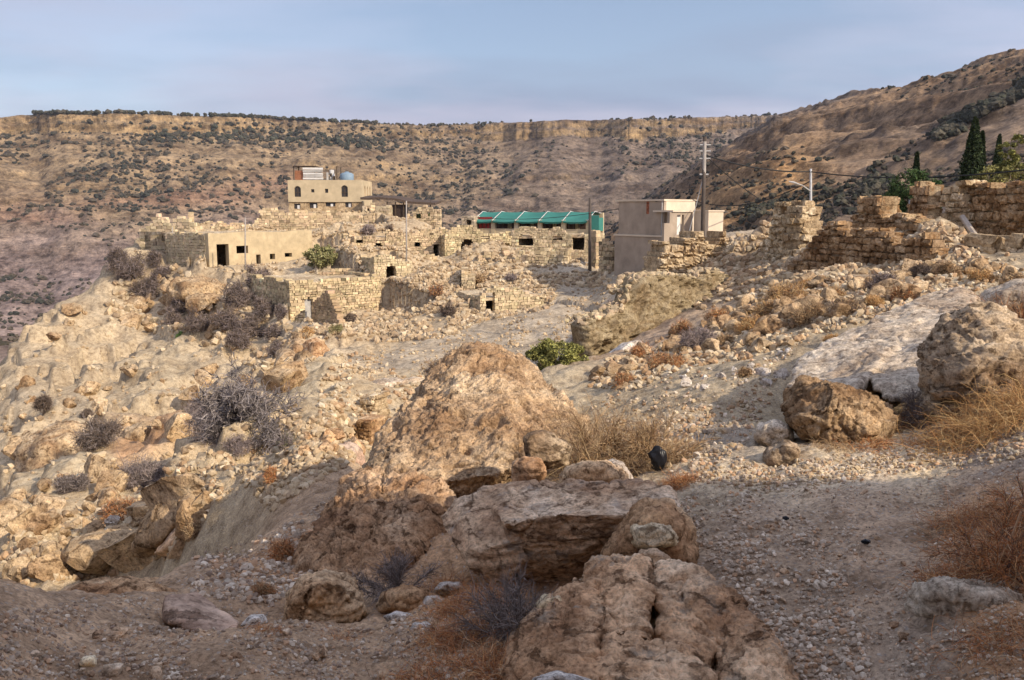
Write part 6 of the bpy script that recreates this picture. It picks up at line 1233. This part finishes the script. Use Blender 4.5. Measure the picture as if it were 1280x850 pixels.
g = Geo(); a_ = hit(1232, 720); e_ = at(1276, 640, 3.5); g.tube([a_, a_*.5+e_*.5+np.array([.02,0,-.01]), e_], [0.006,0.005,0.003], 5, c=(0.5,0.33,0.2)); tag(g.build('dry_stalk', M_TWIG, None, col=True), 'long pale stalk leaning right in the rusty bushes at the right edge', 'stalk')
for k, (px, py, r, w, h, n, cols, lab) in enumerate([(1235,545,6.25,0.75,0.36,1100,STRAW,'bleached orange straw heap in front of the tall tan boulder'),(1270,520,6.5,0.6,0.36,800,STRAW,'orange straw at the right edge under the tan boulder'),(1180,550,6.5,0.5,0.16,420,REDT,'rusty grass strip left of the orange straw'),
   (1090,562,6.3,0.4,0.12,450,REDT,'rusty grass under the right end of the jagged brown boulder'),(1040,566,6.2,0.35,0.10,350,TANT,'tan grass under the middle of the jagged brown boulder'),(1078,492,7.5,0.30,0.30,600,REDT,'rusty grass in the cleft of the pale outcrop, low part'),(1092,462,8.0,0.25,0.25,320,REDT,'rusty grass in the cleft of the pale outcrop, upper part'),(1140,520,7.1,0.5,0.22,500,TANT+REDT,'brown grass between the pale outcrop and the tan boulder')]):
    p = at(px, py, r); p[2] = gz_fast(p[0], p[1]); grass_tangle(lab, p, w, h, n, cols, 50 + k, 0.0018)
b0 = at(1150, 525, 7.0); b0[2] = gz_fast(b0[0], b0[1]); twig_bush('twig_bush', 'grey thorny bush in the nook left of the tall tan boulder', b0, 0.34, 0.34, 700, GREYT, 60, 0.0016)
b0 = at(1168, 402, 10.8); twig_bush('twig_bush', 'small dark cushion bush on top of the pale outcrop', b0, 0.3, 0.18, 500, DARKT, 61, 0.002)
b0 = at(1275, 420, 9.0); twig_bush('twig_bush', 'reddish dark bush behind the tall tan boulder at the right edge', b0 - [0,0,.25], 0.8, 0.7, 1100, REDT + DARKT, 62, 0.0025)
leafy_bush('green_bush', 'only bright green bush in the middle, beside the largest boulder', gpx(694, 470, 16.3), 1.15, 0.72, [(0.23,0.22,0.065),(0.30,0.28,0.09),(0.16,0.16,0.05)], 70, 90, 90, 0.032)
b0 = at(545, 462, 9.2); twig_bush('twig_bush', 'reddish dry weeds along the upper left edge of the largest boulder', b0 - [0,0,.03], 0.4, 0.2, 450, TANT + MAUVE, 71, 0.0018)
# rubble slope on the right: dry brush
for k, (px, py, w, h, cols, lab) in enumerate([(980,382,62,34,STRAW+TANT,'orange dry bush at the foot of the long dry-stone wall, largest of its neighbours'),(1012,402,50,24,TANT,'tan dry bush below the long dry-stone wall, second from the orange one'),(1062,392,46,22,DARKT+TANT,'dark brown bush on the rubble under the long wall'),
   (1100,362,44,26,MAUVE+DARKT,'mauve-brown bush close under the right part of the long wall'),(1090,385,26,16,STRAW,'small orange tuft above the pale outcrop'),(872,436,60,34,MAUVE,'mauve leafless bush on the rubble slope right of the retaining wall'),(832,460,52,18,TANT+REDT,'flat rusty bush at the end of the retaining wall'),
   (940,412,44,22,STRAW,'straw-coloured bush in the middle of the rubble slope'),(905,430,30,14,TANT,'small tan bush above the bare slope'),(1150,345,30,16,DARKT,'dark low bush above the pale outcrop near the low wall'),(1228,352,34,16,STRAW,'orange tuft near the roofless house'),(930,470,24,12,TANT,'lone tuft on the bare slope'),
   (1270,360,40,18,TANT,'tan brush beside the grey outcrop at the right edge'),(765,392,30,22,MAUVE,'grey bush at the top corner of the retaining wall'),(1010,360,26,18,STRAW,'orange brush against the low dark tumbled wall'),(720,440,26,26,MAUVE,'grey bush squeezed against the left end of the retaining wall'),(1040,430,26,14,STRAW,'pale tuft at the upper edge of the pale outcrop'),(900,405,46,26,REDT+TANT,'rusty bush high on the rubble slope under the knoll'),(850,420,40,24,REDT+TANT,'rusty bush beside the retaining wall, above the mauve bush'),(960,395,50,26,TANT+STRAW,'tan bush just left of the orange bush below the wall'),(1130,375,36,20,TANT+REDT,'rust-tan bush above the long pale outcrop'),(1035,375,40,22,STRAW+TANT,'yellowish bush below the middle of the long wall'),(800,445,40,18,REDT,'red-brown grass beside the white flat-faced boulder'),(1185,345,30,16,TANT,'tan tuft near the low end of the long wall'),(780,480,44,14,REDT+TANT,'flat reddish grass below the white flat-faced boulder')]):
    p = hit(px, py, 9.0); scrub_clump('dry_bush', lab, p, px2m(p, w), px2m(p, h), cols, 80 + k, n=2400, twig=px2m(p, 0.28))
# slope below the village: dark brushwood hanging on the cliff
CL = [(165,352,50,46),(185,372,44,40),(205,350,40,36),(150,345,30,36),(225,392,36,26),(250,412,46,26),(245,398,30,24),(300,385,40,52),(318,372,34,50),(330,400,36,44),(285,415,40,46),(310,425,46,40),(340,425,30,30),(330,360,26,30),(215,405,30,20),(268,372,26,18),(120,345,18,16),(195,335,24,22),(352,400,18,30),(300,440,40,26),(345,446,34,24)]
for k, (px, py, w, h) in enumerate(CL):
    p = hit(px, py, 40.0); scrub_clump('hanging_scrub', next_label('brown leafless scrub on the cliff', px, py, LM_CLIFF, 'scrub'), p, px2m(p, w), px2m(p, h), DARKT + MAUVE[:2] + [(0.17,0.13,0.105)], 200 + k, n=1500, twig=px2m(p, 0.26), group='brown scrub on the cliff under the village')
p = hit(401, 326, 70); p = p - [0, 0, 0.9]; leafy_bush('green_bush', 'olive green rounded bush at the right end of the long flat-roofed house', p, px2m(p, 40), px2m(p, 28), [(0.22,0.21,0.085),(0.28,0.255,0.12)], 300, 70, 60, 0.11, 0.03)
for k, (px, py, w, h, cols, lab) in enumerate([(420,420,24,14,[(0.20,0.19,0.08),(0.30,0.24,0.12)],'small olive bush right of the wedge-shaped wall'),(386,420,26,12,STRAW,'orange dry brush below the small arched door'),(437,405,16,18,DARKT,'dark brown bush beside the wedge-shaped wall'),(458,302,26,14,MAUVE,'grey-mauve bush on a roof edge in the upper ruins'),(487,304,16,10,DARKT,'dark bush against the broad ruin'),(560,395,24,22,DARKT,'dark brown bush left of the stone hut'),(545,372,26,18,REDT+DARKT,'reddish bush in the rubble below the pointed arch'),(600,352,24,14,TANT,'tan bush above the stone hut'),(640,352,20,10,MAUVE,'mauve brush on the stone hut side'),(755,330,18,16,[(0.10,0.10,0.06),(0.16,0.13,0.08)],'dark round bush left of the boxy house'),(440,400,14,12,DARKT,'little dark bush below the track wall'),(545,462,20,14,TANT,'small tuft at the near edge of the open ground'),(530,262,30,10,[(0.14,0.17,0.07),(0.10,0.12,0.05)],'green creeper behind the brown canopy'),(225,418,12,10,[(0.16,0.24,0.07)],'fresh green tuft among the brown scrub')]):
    p = hit(px, py, 30.0)
    if k == 12: p = at(px, 275, 110)
    scrub_clump('bush', lab, p, px2m(p, w), px2m(p, h), cols, 320 + k, n=1000, twig=px2m(p, 0.3))
# ravine on the left
p = hit(318, 548, 15); p = hit(325, 553, 18.0) - np.array([0, 0, 0.1])
branch_tree('bare_tree', 'grey leafless spreading tree in the ravine left of the largest boulder', p, px2m(p, 150), px2m(p, 130), 340, [(0.20,0.17,0.16),(0.26,0.225,0.21),(0.13,0.11,0.10)])
for k, (px, py, w, h, cols, lab) in enumerate([(270,552,90,44,MAUVE+GREYT,'low grey brush left of the leafless tree'),(255,525,60,30,MAUVE,'grey brush farther up left of the leafless tree'),(126,558,58,46,GREYT+DARKT,'rounded dark grey bush on the left slope, highest of three'),(180,608,96,44,GREYT+MAUVE,'wide grey bush on the left slope'),(95,612,50,26,GREYT,'grey bush at the lower left by the tan boulder'),(150,650,60,26,REDT+DARKT,'rusty brush in the hollow on the lower left'),(190,600,40,24,DARKT,'dark brush right of the wide grey bush'),(300,565,50,20,MAUVE,'brush around the foot of the leafless tree'),(60,560,26,26,DARKT,'dark brush under the block-like ledge'),(55,520,20,40,DARKT,'dark brush in a vertical crack on the left slope'),(245,665,40,20,TANT,'tan grass above the orange boulder'),(340,600,30,20,REDT,'rusty grass in the cleft of the pink outcrop'),(110,520,18,12,DARKT,'small dark tuft on the bare left slope'),(360,560,36,22,[(0.17,0.16,0.08)]+MAUVE,'olive-grey brush under the dark dry-stone wall'),(350,700,50,24,REDT,'rusty grass on the shaded soil slope below the pink outcrop'),(330,745,40,20,REDT+TANT,'rusty tuft left of the rounded ochre boulder')]):
    p = hit(px, py, 3.5); scrub_clump('dry_bush', lab, p, px2m(p, w), px2m(p, h), cols, 350 + k, n=2600, twig=px2m(p, 0.26))
# trees at the right
def cypress(label, px, pyb, pyt, r, wpx, seed):
    rng = np.random.default_rng(seed); b = at(px, pyb, r); H = px2m(b, pyb - pyt); w = px2m(b, wpx); root = empty('cypress', tuple(b)); tag(root, label, 'tree')
    g = Geo(); g.tube([b - [0,0,.3], b + [0,0,H*.85]], [0.13, 0.03], 7, c=(0.12,0.09,0.07)); g.build('trunk', M_TWIG, root, col=True)
    n = 9000; t_ = rng.uniform(0.02, 1, n) ** 0.9; a = rng.uniform(0, 2*np.pi, n); prof = np.sin(np.pi * np.clip(t_, 0, 1) ** 0.75) ** 0.55 * (1 - t_ * 0.45) + 0.03; lump = 1 + 0.28 * noise3(np.cos(a) * 1.8, np.sin(a) * 1.8, t_ * 7 + seed); rad = w / 2 * prof * lump * rng.uniform(0.55, 1.08, n)
    P = b + np.stack([np.cos(a) * rad, np.sin(a) * rad, t_ * H], -1); V, Q, C = leaf_geo(P, 0.075, rng, [(0.022,0.035,0.016),(0.035,0.05,0.02),(0.05,0.065,0.028)]); o = obj_at('crown', V, Q, M_LEAF, b, root, col=C); o['kind'] = 'stuff'
cypress('tallest dark cypress rising behind the roofless house', 1211, 262, 163, 52, 25, 1); cypress('narrower dark cypress leaning against the tallest one on its right', 1221, 262, 178, 53, 14, 3)
cypress('small slim cypress right of the tallest cypress', 1242.5, 262, 182, 62, 13, 2)
def round_tree(name, label, px, pyb, pyt, r, wpx, seed, cols, nclump=60, crown=0.75, leaf=0.06, cat='tree'):
    rng = np.random.default_rng(seed); b = at(px, pyb, r); H = px2m(b, pyb - pyt); w = px2m(b, wpx); root = empty(name, tuple(b)); tag(root, label, cat)
    V, Q, C, K = leaf_clumps(rng, b + [0,0,H*(1-crown)], w, H * crown, nclump, 110, w * 0.11, leaf, cols); o = obj_at('crown', V, Q, M_LEAF, b, root, col=C); o['kind'] = 'stuff'
    g = Geo(); g.tube([b - [0,0,.3], b + [0.05,0,H*.35], b + [0,0,H*.6]], [0.14,0.11,0.07], 7, c=(0.13,0.10,0.07)); g.build('trunk', M_TWIG, root, col=True)
    g = Geo()
    for k in K[:10]: s0 = b + [0,0,H*rng.uniform(.3,.55)]; g.tube([s0, (s0+k)/2+rng.normal(0,.06,3), k], [0.05,0.035,0.015], 4, c=(0.13,0.10,0.07))
    o = g.build('branch', M_TWIG, root, col=True); o['kind'] = 'stuff'
round_tree('broadleaf_tree', 'yellow-green open tree at the right edge beyond the roofless house', 1264, 240, 178, 48, 34, 5, [(0.17,0.17,0.05),(0.23,0.22,0.07),(0.12,0.12,0.04)], 34)
round_tree('shrub', 'low yellow-green hedge shrub peeping over the wall at the right edge', 1252, 248, 212, 44, 62, 6, [(0.16,0.15,0.05),(0.21,0.19,0.07)], 46, 0.9)
cypress('thin dark spike of a young cypress above the green conifer', 1142, 262, 199, 47, 9, 9)
round_tree('conifer', 'dark green bushy conifer behind the broken upper wall', 1143, 290, 217, 45, 62, 7, [(0.035,0.065,0.022),(0.055,0.09,0.03),(0.08,0.115,0.04)], 90, 0.92)
# black bag and scraps
rng = np.random.default_rng(12)
def crumple(name, label, cat, p, s, mat, seed):
    V, T = ico(4); x, y, z = (V * 3 + seed).T; V = V * (1 + 0.45 * fbm(x * .55, y * .55, z * .55, 3, 0.5, 'r'))[:, None] * np.array([s[0], s[1], s[2]]); tag(obj_at(name, V + p, T, mat, p, smooth=True), label, cat)
mb = plain_mat('black_plastic', (0.015,0.015,0.018), rough=0.3, var=0.1); crumple('plastic_bag', 'crumpled black plastic bag caught in the tan thicket', 'bag', at(822, 574, 6.0), (0.085,0.05,0.12), mb, 3.1)
crumple('plastic_scrap', 'tiny turquoise scrap of plastic on the left slope', 'litter', hit(101, 600, 15) + [0,0,.1], (0.22,0.15,0.12), plain_mat('turquoise_plastic', (0.10,0.30,0.30)), 5.5)
crumple('plastic_scrap', 'tiny white scrap of litter in the rusty hollow', 'litter', hit(141, 660, 12) + [0,0,.1], (0.25,0.2,0.2), M_WHITE, 6.5)
crumple('litter', 'small black lump of litter on the gravel path', 'litter', hit(1082, 681) + [0,0,.01], (0.028,0.02,0.014), mb, 7.5)
crumple('litter', 'second black lump farther up the gravel path', 'litter', hit(982, 650) + [0,0,.01], (0.022,0.018,0.012), mb, 8.5)
# ============================================================ LOOSE STONES
def in_poly(x, y, poly):
    ins = np.zeros(len(x), bool); n = len(poly); j = n - 1
    for i in range(n):
        xi, yi = poly[i]; xj, yj = poly[j]; c = ((yi > y) != (yj > y)) & (x < (xj - xi) * (y - yi) / (yj - yi + 1e-9) + xi); ins ^= c; j = i
    return ins
def sample(poly, n, rng, clump=0.0, sc=0.03, rmin=0.0, seed=0):
    p = np.array(poly, float); x0, y0 = p.min(0); x1, y1 = p.max(0); out = []; c = 0
    while c < n:
        x = rng.uniform(x0, x1, n * 3); y = rng.uniform(y0, y1, n * 3); m = in_poly(x, y, poly)
        if clump: m &= rng.random(n * 3) < np.clip(0.5 + clump * noise3(x * sc, y * sc * 1.6, seed + 0.5), 0.02, 1)
        out.append(np.stack([x[m], y[m]], -1)); c += m.sum()
    q = np.vstack(out)[:n]; P, ok = hits(q[:, 0], q[:, 1], rmin); return P[ok]
ROCKM = {}
def rock_objs(label, group, poly, n, s0, s1, mat, seed, pool=POOL_MID, clump=1.2, sc=0.03, rmin=0.0, name='rock', cat='rock', flat=1.0, power=2.0, marks=LM_LEFT):
    rng = np.random.default_rng(seed); P = sample(poly, n, rng, clump, sc, rmin, seed); key = (mat.name, id(pool))
    if key not in ROCKM: ROCKM[key] = [make_mesh('rock', V, T, mat, smooth=False) for V, T in pool]
    labs = single_out(label, [proj(p) for p in P], marks)
    for p, lb in zip(P, labs):
        s = s0 + (s1 - s0) * rng.random() ** power; o = bpy.data.objects.new(name, ROCKM[key][rng.integers(len(pool))]); COL.objects.link(o)
        o.location = (p[0], p[1], p[2] + s * 0.12); o.scale = (s * rng.uniform(0.8, 1.35), s * rng.uniform(0.8, 1.1), s * rng.uniform(0.7, 1.15) * flat); o.rotation_euler = (rng.normal(0, 0.25), rng.normal(0, 0.25), rng.uniform(0, 6.28)); tag(o, lb, cat, group)
def rubble(name, label, poly, n, s0, s1, seed, cols, clump=1.0, sc=0.03, rmin=0.0, parentless=True, power=2.2, mat=None, sink=0.2):
    rng = np.random.default_rng(seed); P = sample(poly, n, rng, clump, sc, rmin, seed); S = s0 + (s1 - s0) * rng.random(len(P)) ** power; S = np.minimum(S, 0.0125 * np.hypot(P[:, 0], P[:, 1]) * rng.uniform(0.6, 1.1, len(P)))
    return stones_mesh(name, P, S, mat or M_RUB, rng, label, cols=ccol(rng, len(P), cols, 0.14), sink=sink)
M_RUB = attr_mat('rubble_stone', bump=0.012, sc=9, vary=0.22); M_GRAVEL = attr_mat('gravel_stone', bump=0.001, sc=80, vary=0.18)
RT = [(0.45,0.34,0.21),(0.40,0.29,0.175),(0.51,0.405,0.27),(0.33,0.235,0.145)]; RG = [(0.44,0.34,0.245),(0.50,0.40,0.30),(0.33,0.255,0.185),(0.62,0.52,0.40),(0.48,0.31,0.19)]; RW = [(0.46,0.355,0.225),(0.55,0.45,0.31),(0.42,0.30,0.18),(0.36,0.235,0.135)]
# village
rubble('rubble', 'tan rubble of fallen houses through the middle of the village', [(405,428),(380,402),(470,352),(520,345),(560,330),(620,335),(660,345),(760,340),(765,362),(700,358),(690,385),(640,395),(600,402),(570,420),(500,428)], 5200, 0.18, 0.62, 1, RT, 0.8, 0.05, 35)
rubble('rubble', 'rubble on the upper terraces of the village', [(380,345),(400,300),(430,285),(560,288),(760,300),(765,330),(640,345),(560,345),(470,350)], 3000, 0.16, 0.5, 2, RT, 0.9, 0.05, 45)
rubble('rubble', 'stones strewn over the roofs and lanes at the top left of the village', [(165,315),(240,285),(300,270),(460,262),(560,270),(560,290),(430,292),(380,335),(300,345),(250,335)], 1300, 0.15, 0.45, 3, RT, 1.2, 0.05, 45)
rubble('rubble', 'small stones on the open ground below the village', [(430,470),(480,430),(560,415),(700,365),(765,362),(735,410),(690,440),(600,470),(520,490)], 900, 0.08, 0.32, 4, RT, 1.6, 0.03, 25)
rubble('rubble', 'stones on the near edge of the open ground left of the largest boulder', [(400,530),(400,470),(440,440),(540,470),(520,500),(480,545)], 600, 0.06, 0.36, 5, RW, 0.9, 0.04, 15)
# right-hand slope
rock_objs('fallen tan stone', 'fallen wall stones on the right-hand slope', [(735,480),(760,452),(880,405),(940,378),(1000,355),(1100,345),(1180,325),(1280,325),(1280,352),(1200,360),(1120,385),(1020,412),(930,440),(850,455),(800,478)], 170, 0.14, 0.50, M_TAN, 11, name='fallen_stone', cat='stone', marks=LM_RIGHT, rmin=11, sc=0.05, clump=0.9, power=1.6)
rubble('rubble', 'small stones between the fallen blocks on the right-hand slope', [(735,485),(760,450),(880,403),(940,376),(1000,352),(1100,342),(1180,322),(1280,322),(1280,360),(1200,365),(1120,392),(1020,420),(930,450),(850,462),(790,490)], 3600, 0.04, 0.22, 12, RW, 0.8, 0.04, 10)
rubble('rubble', 'stones on the knoll and terraces around the boxy house', [(760,345),(765,330),(830,300),(960,290),(1060,270),(1200,300),(1180,322),(1000,345),(930,370),(880,390),(800,360)], 900, 0.1, 0.4, 13, RT, 0.8, 0.04, 24)
rubble('gravel', 'scattered small stones on the bare slope above the path', [(700,540),(780,480),(930,450),(1020,425),(975,455),(965,500),(930,560),(860,600),(760,560)], 2600, 0.010, 0.075, 14, RG + RW, 1.0, 0.03, 5, power=4)
rock_objs('whitish loose stone', 'loose stones on the bare slope', [(780,500),(830,465),(930,450),(1000,430),(985,480),(900,490)], 24, 0.06, 0.20, M_WHITE, 15, rmin=7, name='loose_stone', cat='stone', marks=LM_RIGHT)
rubble('rubble', 'collapsed wall stones heaped between the ruined walls at the right', [(815,350),(830,300),(950,300),(960,260),(1100,262),(1205,290),(1230,320),(1190,330),(1080,345),(990,358),(930,378)], 2600, 0.12, 0.48, 16, RT + [(0.36,0.24,0.14)], 0.4, 0.04, 22, power=1.5)
# path
rubble('gravel', 'loose grey gravel of the path', [(845,625),(960,612),(1020,660),(1060,740),(1090,855),(1000,870),(960,790),(900,720),(860,670)], 6500, 0.004, 0.036, 21, RG, 1.3, 0.02, 0, power=4.0, mat=M_GRAVEL)
rubble('gravel', 'thin gravel on the trodden soil around the path', [(840,600),(1000,590),(1280,560),(1280,870),(1060,870),(1000,700),(900,640)], 5200, 0.005, 0.024, 22, RG, 0.9, 0.02, 0, power=3, mat=M_GRAVEL)
rubble('gravel', 'pale chips on the sunlit path bend', [(850,600),(880,560),(960,585),(1120,560),(1280,545),(1280,575),(1150,590),(960,618)], 3200, 0.008, 0.045, 23, RW + RG, 0.6, 0.03, 4, power=3, mat=M_GRAVEL)
rubble('gravel', 'gravel on the shaded soil at the lower left', [(-10,770),(150,745),(330,770),(470,790),(560,740),(640,800),(620,870),(-10,870)], 5200, 0.005, 0.030, 24, RG + [(0.30,0.22,0.16)], 0.8, 0.02, 0, power=3.2, mat=M_GRAVEL)
rubble('gravel', 'stones on the shaded soil slope above the tilted slab', [(240,745),(240,700),(330,672),(430,612),(440,640),(400,710),(340,760)], 2200, 0.010, 0.07, 25, RG + [(0.30,0.22,0.16)], 0.6, 0.03, 4, power=3)
rock_objs('fist-sized stone on the soil', 'fist-sized stones on the foreground soil', [(10,850),(30,775),(330,780),(480,800),(560,850)], 26, 0.025, 0.07, M_GREY, 26, name='stone', cat='stone', clump=0, marks=LM_FORE)
rock_objs('fist-sized stone on the path', 'fist-sized stones on the path', [(860,640),(1000,610),(1200,620),(1150,850),(1010,850)], 30, 0.02, 0.055, M_GREY, 27, name='stone', cat='stone', clump=0, marks=LM_FORE)
# left slope
LP = [(0,500),(60,420),(120,372),(200,400),(330,440),(390,470),(380,520),(300,560),(240,600),(300,640),(200,690),(120,725),(0,735)]
rock_objs('tan rock', 'tan rocks on the left slope', LP, 70, 0.5, 1.9, M_TAN, 31, rmin=13, sc=0.02, clump=1.6, power=2.4)
rubble('rubble', 'stones on the slope and gully on the left', LP, 1000, 0.06, 0.5, 32, RT, 1.9, 0.022, 13, power=3.2)
rock_objs('gully rock', 'rocks in the gully at the lower left', [(20,740),(40,600),(150,600),(240,620),(230,690),(120,725)], 38, 0.3, 0.9, M_TAN, 33, rmin=12, sc=0.03, clump=1.2, power=1.6)
rubble('rubble', 'pale stones heaped in the gully at the lower left', [(-10,740),(20,640),(140,590),(330,560),(330,600),(240,640),(230,690),(130,728)], 1000, 0.06, 0.42, 34, RT + RW, 1.2, 0.03, 10, power=2.0)
rubble('rubble', 'rocks jutting from the cliff under the village', [(130,400),(150,335),(250,345),(340,390),(400,430),(390,520),(340,480),(250,430)], 700, 0.2, 1.2, 35, RT, 1.4, 0.03, 40, power=2.2)
rock_objs('jutting pale rock', 'rocks on the cliff under the village', [(140,360),(200,345),(330,390),(390,440),(385,500),(330,450),(220,400)], 24, 0.8, 2.0, M_TAN, 36, rmin=45, marks=LM_CLIFF, clump=1.2, power=1.5)
rubble('rubble', 'stones in the ravine beside the largest boulder', [(300,600),(360,520),(470,530),(480,560),(400,600),(340,640)], 800, 0.06, 0.4, 37, RT, 0.8, 0.03, 9)
rock_objs('brown ravine stone', 'stones in the ravine by the dry-stone wall', [(330,610),(350,540),(470,520),(470,570),(400,600)], 16, 0.15, 0.5, M_BROWN, 38, rmin=12)

# ============================================================ SCRUB ON THE FAR SLOPES
rng = np.random.default_rng(77); N0 = 60000
ia = rng.integers(0, len(FAR_AZ), N0); lo, hi = np.searchsorted(FAR_AZ, R(-33)), np.searchsorted(FAR_AZ, R(33)); ia = rng.integers(lo, hi, N0); rr = rng.uniform(235, 1480, N0)
fcm = np.maximum.accumulate(FZ / _R, axis=1); ir = np.clip(np.searchsorted(FAR_R, rr), 1, len(FAR_R) - 1); a_ = FAR_AZ[ia]; X = np.sin(a_) * rr; Y = np.cos(a_) * rr
f = (rr - FAR_R[ir-1]) / (FAR_R[ir] - FAR_R[ir-1]); Z = FZ[ia, ir-1] * (1-f) + FZ[ia, ir] * f; vis = (Z + 2) / rr >= fcm[ia, ir] - 0.0005
gnd = HCM[np.clip(np.searchsorted(NEAR_AZ, a_), 0, len(NEAR_AZ)-1), -1]; vis &= Z / rr > gnd - 0.003
PX = np.tan(a_) * F + CX; PY = CY - F * np.tan(np.arctan(Z / rr) + PITCH)
den = 0.42 + 1.5 * fbm(X * 0.006, Y * 0.004, Z * 0.01, 4, 0.6) + 0.5 * noise3(X * 0.0016 + Y * 0.0016, Y * 0.0008, 3)
cliffband = (PY > 160) & (PY < 182) & (PX > 170) & (PX < 500); den = np.where(cliffband, den + 0.7, den); den = np.where((PX > 560) & (PX < 1000) & (PY > 175), den + 0.35, den)
den = np.where((PY > 142) & (PY < 160) & (PX < 900), den - 0.6, den); den = np.where((PX < 330) & (PY > 250), den + 0.25, den)
gullyd = (np.abs((PY - (265 - (PX - 1000) * 0.54))) < 9) & (PX > 990); den = np.where(gullyd, den + 1.3, den); den = np.where((PX > 900) & (PY < 200) & ~gullyd, den - 0.15, den)
keep = vis & (rng.random(N0) < np.clip(den, 0, 1) * 0.8); P = np.stack([X, Y, Z], -1)[keep]; rr_ = rr[keep]; S = rng.uniform(2.2, 5.6, keep.sum()) * np.clip(rr_ / 1000, 0.42, 1.15); S *= rng.choice([0.7, 1, 1.5], keep.sum(), p=[.5,.38,.12])
M_SCRUB = attr_mat('scrub_leaf', bump=0.3, sc=1.2, vary=0.35)
def blob(seed):
    rg = np.random.default_rng(seed); V, T = ico(2); V = V * np.array([1, 1, 0.75]) * (1 + 0.55 * noise3(V[:,0]*3.5+seed, V[:,1]*3.5, V[:,2]*3.5))[:, None] + rg.normal(0, 0.035, V.shape); return V, T
BL = [blob(i) for i in range(10)]; SC = [(0.055,0.048,0.034),(0.08,0.065,0.045),(0.04,0.04,0.03),(0.10,0.08,0.058)]
order = np.argsort(-S / rr_); big = order[:280]; flab = single_out('dark shrub', [proj(p) for p in P[big]], LM_FAR); rest = order[290:]; sm = []
BLS = [blob(i) for i in range(10)]
for k, (V_, T_) in enumerate(BL):
    cc = np.repeat(ccol(rng, 1, SC, 0.1), len(V_), 0); sm.append(make_mesh('shrub', V_, T_, M_SCRUB, smooth=False, col=cc))
for i, fl in zip(big, flab):
    o = bpy.data.objects.new('shrub', sm[rng.integers(10)]); COL.objects.link(o); s = S[i]; o.location = P[i] + [0, 0, s * 0.15]; o.scale = (s * rng.uniform(.9, 1.4), s, s * rng.uniform(.7, 1)); o.rotation_euler = (0, 0, rng.uniform(0, 6.28)); tag(o, fl, 'shrub', 'shrubs on the far valley slopes')
stones_mesh('hillside_scrub', P[rest], S[rest] * 1.0, M_SCRUB, rng, 'dark low scrub dotted over the far slopes', pool=BL, cols=ccol(rng, len(rest), SC, 0.15), sink=0.15)
# trees on the skyline and the dark line of trees on the right-hand hill
def sky_trees(label, pts, n, smin, smax, spread, seed, rsel=None):
    rng = np.random.default_rng(seed); p = np.array(pts, float); t_ = rng.uniform(0, 1, n); x = np.interp(t_, np.linspace(0, 1, len(p)), p[:, 0]); y = np.interp(x, p[:, 0], p[:, 1]) + rng.normal(0, spread, n); az = az_of(x, y); s = slope(x, y); out = []
    for a, sl in zip(az, s):
        ci = np.clip(np.searchsorted(FAR_AZ, a), 0, len(FAR_AZ)-1); h = fcm[ci]; k = np.searchsorted(h, sl); k = min(k, len(FAR_R)-1)
        if FAR_R[k] > 1800: k = int(np.argmax(FZ[ci] / FAR_R))
        r = FAR_R[k]; out.append((math.sin(a) * r, math.cos(a) * r, FZ[ci, k]))
    P = np.array(out); S = rng.uniform(smin, smax, n); stones_mesh('far_trees', P, S, M_SCRUB, rng, label, pool=BL, cols=ccol(rng, n, [(0.05,0.05,0.034),(0.075,0.065,0.045)], 0.2), sink=0.0)
sky_trees('thin line of small trees along the plateau edge at the left', [(40,143),(120,141),(200,140),(300,144),(380,148),(470,152)], 260, 3.5, 8.0, 0.8, 91)
sky_trees('dark belt of trees along the foot of the far cliff', [(180,170),(260,174),(340,172),(420,178),(480,182)], 300, 3.0, 8.0, 4.0, 92)
sky_trees('dark belt of trees slanting across the right-hand hill', [(1170,172),(1200,158),(1235,138),(1280,116),(1300,106)], 330, 2.0, 4.6, 3.5, 93)
sky_trees('dark brush in the gully above the ruined tower', [(925,272),(970,262),(1020,252),(1080,238),(1120,226)], 230, 1.0, 3.0, 8.0, 94)
sky_trees('few small trees on the plateau rim in the middle', [(525,154),(545,154),(560,154),(700,147)], 14, 3, 6, 0.5, 95)

settle_labels()
# ============================================================ AIR
m = bpy.data.materials.new('haze_air'); m.use_nodes = True; t = m.node_tree; t.nodes.clear(); o_ = t.nodes.new('ShaderNodeOutputMaterial'); v_ = t.nodes.new('ShaderNodeVolumePrincipled')
v_.inputs['Color'].default_value = (0.78, 0.86, 1.0, 1); v_.inputs['Density'].default_value = 0.00006; v_.inputs['Anisotropy'].default_value = 0.2; t.links.new(v_.outputs[0], o_.inputs['Volume'])
g = Geo(); g.box((-5600, -5600, -2200), (11200, 0, 0), (0, 11200, 0), (0, 0, 2900)); hz = g.build('haze', m, None, base=(0, 0, -2200)); hz['kind'] = 'stuff'
